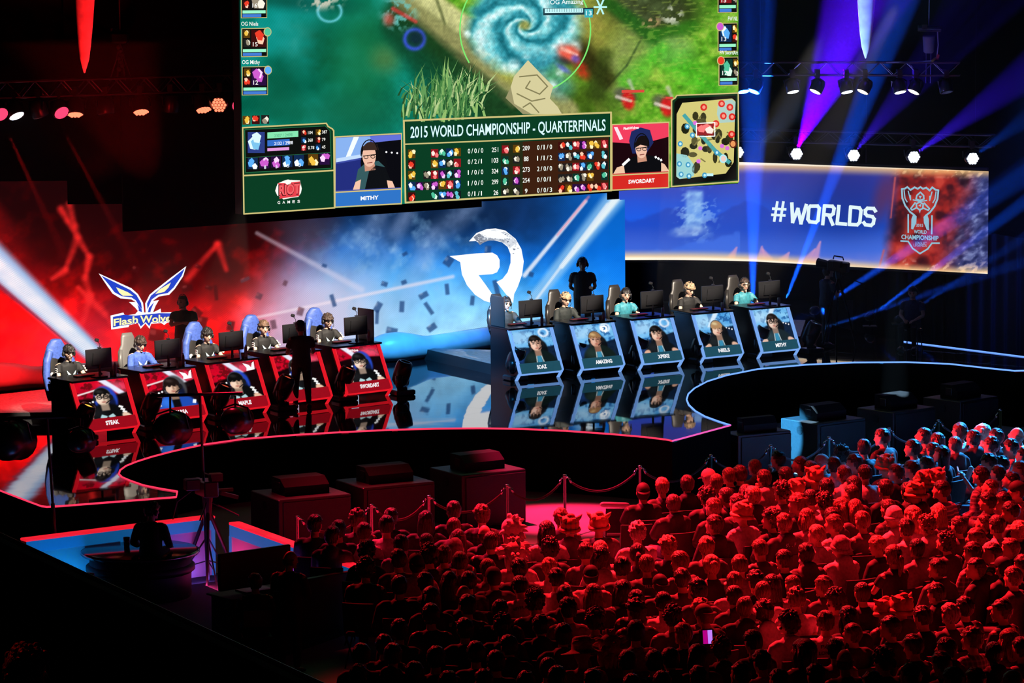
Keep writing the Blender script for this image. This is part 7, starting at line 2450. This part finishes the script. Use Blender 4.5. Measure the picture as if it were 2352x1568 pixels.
for i, (arms, lean, hy, hp, wide) in enumerate(VAR):
    P = pose('seat', lean, arms, hy, hp, 1.0, wide)
    VM.append((P, [None] * 3, {}, trouser_mesh(P, 'trousers', .02), shoe_mesh(P)))
    b = body_mesh(P, 'person_body', .014)
    b.materials.append(SKINS[0])
    VM[i][1][0] = b
    VM[i][3].materials.append(JEANS[0])
    for q in VM[i][4]: q.materials.append(mat('shoe_black', (.02, .02, .022), .5))


def top_of(i, sleeve, hood):
    d = VM[i][2]
    k = (sleeve, hood)
    if k not in d:
        d[k] = top_mesh(VM[i][0], 'top', sleeve, .016 if sleeve == 'short' else .024, .017, .06, hood)
        d[k].materials.append(CLOTH[0])
    return d[k]


HM = {}


def hair_of(k, seed):
    key = (k, seed)
    if key not in HM:
        HM[key] = hair_mesh(k, seed)
        HM[key].materials.append(HAIRM['black'])
    return HM[key]


def chair_proto():
    t = empty('folding_chair', (0, 0, 0), 0)
    sm = mat('chair_fabric', (.010, .009, .011), .8, noise=.3, nscale=60)
    MB().box((0, .02, .455), (.46, .44, .06), bevel=.02).build('seat', sm, t)
    mb = MB()
    n = 7
    v = []
    for i in range(n):
        x = -.235 + .47 * i / (n - 1)
        y = -.235 - .035 * (1 - (2 * i / (n - 1) - 1) ** 2)
        for z, dy in ((.52, .03), (.90, -.03)): v += [(x, y + dy, z), (x, y + dy - .04, z)]
    f = []
    for i in range(n - 1):
        a = i * 4
        f += [(a, a + 4, a + 6, a + 2), (a + 5, a + 1, a + 3, a + 7), (a + 2, a + 6, a + 7, a + 3), (a + 4, a, a + 1, a + 5)]
    f += [(0, 2, 3, 1), (n * 4 - 4, n * 4 - 3, n * 4 - 1, n * 4 - 2)]
    mb.add(v, f).build('backrest', sm, t)
    for s in (-1, 1):
        MB().tube([(s * .215, -.26, .84), (s * .225, -.21, .45), (s * .225, .22, .0)], .012, 6).tube([(s * .215, .18, .43), (s * .22, -.25, 0)], .012, 6).build('leg', BLACKM, t)
    return t


PRINTS = {(1194, 1332): (['NEVER ALONE'], 'black', 1), (1485, 1285): (['YELLOW'], 'pale', 0), (1896, 1420): (['PARIS', 'LONDON'], 'black', 0), (1800, 1198): (['ジボソド'], 'pale', 0)}
CHAIR = chair_proto()
rows = []
for w in CROWD.split():
    x, y, c = w.split(',')
    x, y = float(x), float(y)
    p = px(x, y, 1.425)
    rows.append([x, y, c, p])
# rows of seats run parallel to the rope barrier: sort by distance from the line of stanchions
r0, r1v = PP[3], PP[-2]
rd = (r1v - r0).normalized()
rn = V3((rd.y, -rd.x, 0))
for r in rows: r.append((r[3] - r0).dot(rn)); r.append((r[3] - r0).dot(rd))
rows.sort(key=lambda r: r[4])
BAND = 1.0
byrow = {}
for r in rows: byrow.setdefault(int(max(0, r[4] + 3.2) / BAND), []).append(r)
ONES = ['first', 'second', 'third', 'fourth', 'fifth', 'sixth', 'seventh', 'eighth', 'ninth', 'tenth', 'eleventh', 'twelfth', 'thirteenth', 'fourteenth', 'fifteenth', 'sixteenth', 'seventeenth', 'eighteenth', 'nineteenth', 'twentieth']
ONES += ['twenty-' + w for w in ONES[:9]] + ['thirtieth'] + ['thirty-' + w for w in ONES[:9]]
rng = random.Random(77)
first_chair = True
ri = 0
for band in sorted(byrow):
    row = sorted(byrow[band], key=lambda r: r[5])
    for si, (x, y, c, p, _, _) in enumerate(row):
        hk, hc, sh, ex = c[0], c[1], int(c[2]), c[3:]
        if 'c' in ex: vi = 5
        elif 'p' in ex: vi = 6
        elif 'a' in ex: vi = rng.choice((2, 7))
        else: vi = rng.choice((0, 0, 1, 1, 2, 3, 4, 4, 7, 8))
        P, bm, tops, tm, sm = VM[vi]
        # the rows curve round the stage: seats on the right are turned further to the left
        tgt = math.radians(6 + 58 * max(0, (x - 1200) / 1150) ** 1.15 - 16 * max(0, (1200 - x) / 500)) * (1.0 if y < 1150 else max(.55, 1 - (y - 1150) / 800))
        rz = tgt + rng.gauss(0, .13)
        sc = 1.15 * rng.uniform(.97, 1.03)
        o = rot('Z', rz) @ V3((P['head'].x, P['head'].y, 0)) * sc
        loc = V3((p.x - o.x, p.y - o.y, 0))
        sleeve = 'long' if ('o' in ex or 'x' in ex or (sh < 3 and rng.random() < .6)) else 'short'
        hood = 'o' in ex or (sleeve == 'long' and 'x' not in ex and rng.random() < .25)
        what = 'hoodie' if hood else 'plaid shirt' if 'x' in ex else 'striped shirt' if 's' in ex else 'jacket' if sleeve == 'long' else 'T-shirt'
        hair = HW[hk] % HC_[hc] if '%' in HW[hk] else HW[hk]
        where = '%s from left, %s row from rope' % (ONES[si], ONES[ri])
        root = link('person', bm[0], None, SKINS[2] if (hk == 'h' and hc == 'k') else SKINS[rng.choice((0, 0, 0, 1))], loc, rz,
                    label='person in %s %s, %s, %s' % (SW[sh], what, hair, where), cat='person', group='seated audience')
        root.scale = (sc,) * 3
        cm = STRIPE if 's' in ex else PLAID[sh] if 'x' in ex else CLOTH[sh]
        link('hoodie' if hood else 'jacket' if sleeve == 'long' else 'shirt', top_of(vi, sleeve, hood), root, cm)
        link('trousers', tm, root, rng.choice(JEANS))
        for q in sm: link('shoe', q, root)
        seed = rng.randrange(3)
        if hk in 'CK': seed = 0
        hm_ = HATM.get(hk + hc) or HATM.get({'K': 'C'}.get(hk, hk) + hc) or HATM.get(hk) or HAIRM[HC_[hc]]
        h = link('cap' if hk in 'CK' else 'hat' if hk in 'EPJU' else 'wig' if hk == 'W' else 'hair', hair_of(HK[hk], seed), root, hm_)
        h.matrix_local = Matrix.Translation(P['head']) @ P['headM'].to_4x4()
        if hk in 'PJUE' and rng.random() < 2:
            h2 = link('hair', hair_of('short', seed), root, HAIRM['dark'])
            h2.matrix_local = h.matrix_local
        if (x, y) in PRINTS:
            lines, pc, arc = PRINTS[(x, y)]
            up, fw = P['up'], P['fw']
            mb = MB()
            for li, tx in enumerate(lines):
                V, T, Wt = text_tris(tx, .02)
                wd_ = min(.30, .042 * len(tx))
                vs = []
                for v in V:
                    u_ = (v[0] / Wt - .5) * wd_
                    vs.append(P['chest'] + up * (.035 - li * .075 + v[1] / CAP * .042 - arc * (u_ / .15) ** 2 * .03) - fw * (.148 - .28 * u_ * u_ * 3) + V3((u_, 0, 0)))
                mb.add(vs, [tuple(q) for q in T])
            mb.build('back_print', mat('print_%s' % pc, (.75, .72, .72) if pc == 'pale' else (.02, .02, .02), .7), root, label='letters printed on the back of the shirt')
        ch = CHAIR if first_chair else copy_tree(CHAIR)
        first_chair = False
        ch.location, ch.rotation_euler, ch.scale = loc, (0, 0, rz), (1.08, 1.08, 1.08)
        tag(ch, 'dark padded chair under the person %s' % where, 'chair', 'dark padded audience chairs')
        if vi == 6:
            hd = root.matrix_basis @ (P['wr', -1] + V3((.05, .10, .09)))
            ph = empty('phone', hd, rz, 'dark phone held up by the person %s' % where, 'phone', 'phones held up')
            MB().box((0, 0, 0), (.072, .009, .145), rot('X', -.3), bevel=.004).build('case', PLASTIC, ph)
            MB().box((0, -.0055, .0), (.062, .002, .125), rot('X', -.3)).build('phone_screen', mat('phone_glow', (.1, .1, .2), .2, emit=(.5, .6, 1.0), strength=.8), ph)
    ri += 1

# empty seats that show in the photograph
for i, (x, y, lab) in enumerate(((1420, 1190, 'empty dark chair at the edge of the red floor'), (1455, 1228, 'empty dark chair with a jacket over it behind the edge seat'), (1975, 1300, 'empty dark chair in the middle of the red audience'), (2090, 1335, 'empty dark chair right of the ponytail person'), (2250, 1385, 'empty dark chair in front of the folded-arms person'))):
    p = px(x, y, .75)
    c = copy_tree(CHAIR)
    c.location = (p.x, p.y, 0)
    c.rotation_euler = (0, 0, math.atan2(73.5 - p.y, -p.x) - math.pi / 2)
    tag(c, lab, 'chair', 'dark padded audience chairs')

# white inflatable clapper sticks, cups and a glowing phone
STK = mat('stick_white', (.85, .80, .82), .3)
for i, (x, y, dx, dy, z, lab) in enumerate(((1412, 1159, 34, 1, .85, 'white clapper stick lying across the edge seat'), (1649, 1240, 1, -22, .62, 'white clapper stick standing beside the light-jacket person'), (1215, 1288, -6, -22, .95, 'left of two white clapper sticks before the spiky hat'), (1226, 1285, 8, -26, .95, 'right of two white clapper sticks before the spiky hat'),
                                             (2216, 1066, 8, -22, .95, 'upper red and white clapper stick near the blue light'), (2222, 1098, 10, -28, .95, 'lower white clapper stick near the blue light'), (2167, 1112, 4, -20, .9, 'small red clapper stick near the plush hats'), (1540, 1345, 6, -18, 1.0, 'white clapper stick beside the black cap'))):
    a, b = pd(x - dx, y - dy, px(x, y, z).y), pd(x + dx, y + dy, px(x, y, z).y)
    o = MB().tube([V3(), (b - a) * .04, (b - a) * .12, (b - a) * .88, (b - a) * .96, b - a], [.012, .035, .045, .045, .035, .012], 12).build('clapper_stick', STK if i != 6 else mat('stick_red', (.7, .04, .03), .3), None, True, label=lab, cat='inflatable stick', group='inflatable clapper sticks')
    o.location = a
p = px(1625, 1462, 1.18)
ph = empty('phone', (p.x, p.y, p.z), .2, 'tablet with a bright violet screen held in the lower middle of the audience', 'phone')
MB().box((0, 0, 0), (.155, .012, .21), rot('X', -.25), bevel=.005).build('case', PLASTIC, ph)
MB().box((-.032, -.008, 0), (.064, .003, .18), rot('X', -.25)).build('left_half', mat('tablet_pink', (.2, .05, .2), .3, emit=(.55, .0, .28), strength=.8), ph)
MB().box((.034, -.008, 0), (.062, .003, .18), rot('X', -.25)).build('right_half', mat('tablet_violet', (.2, .1, .3), .3, emit=(.55, .22, 1.0), strength=1.0), ph)
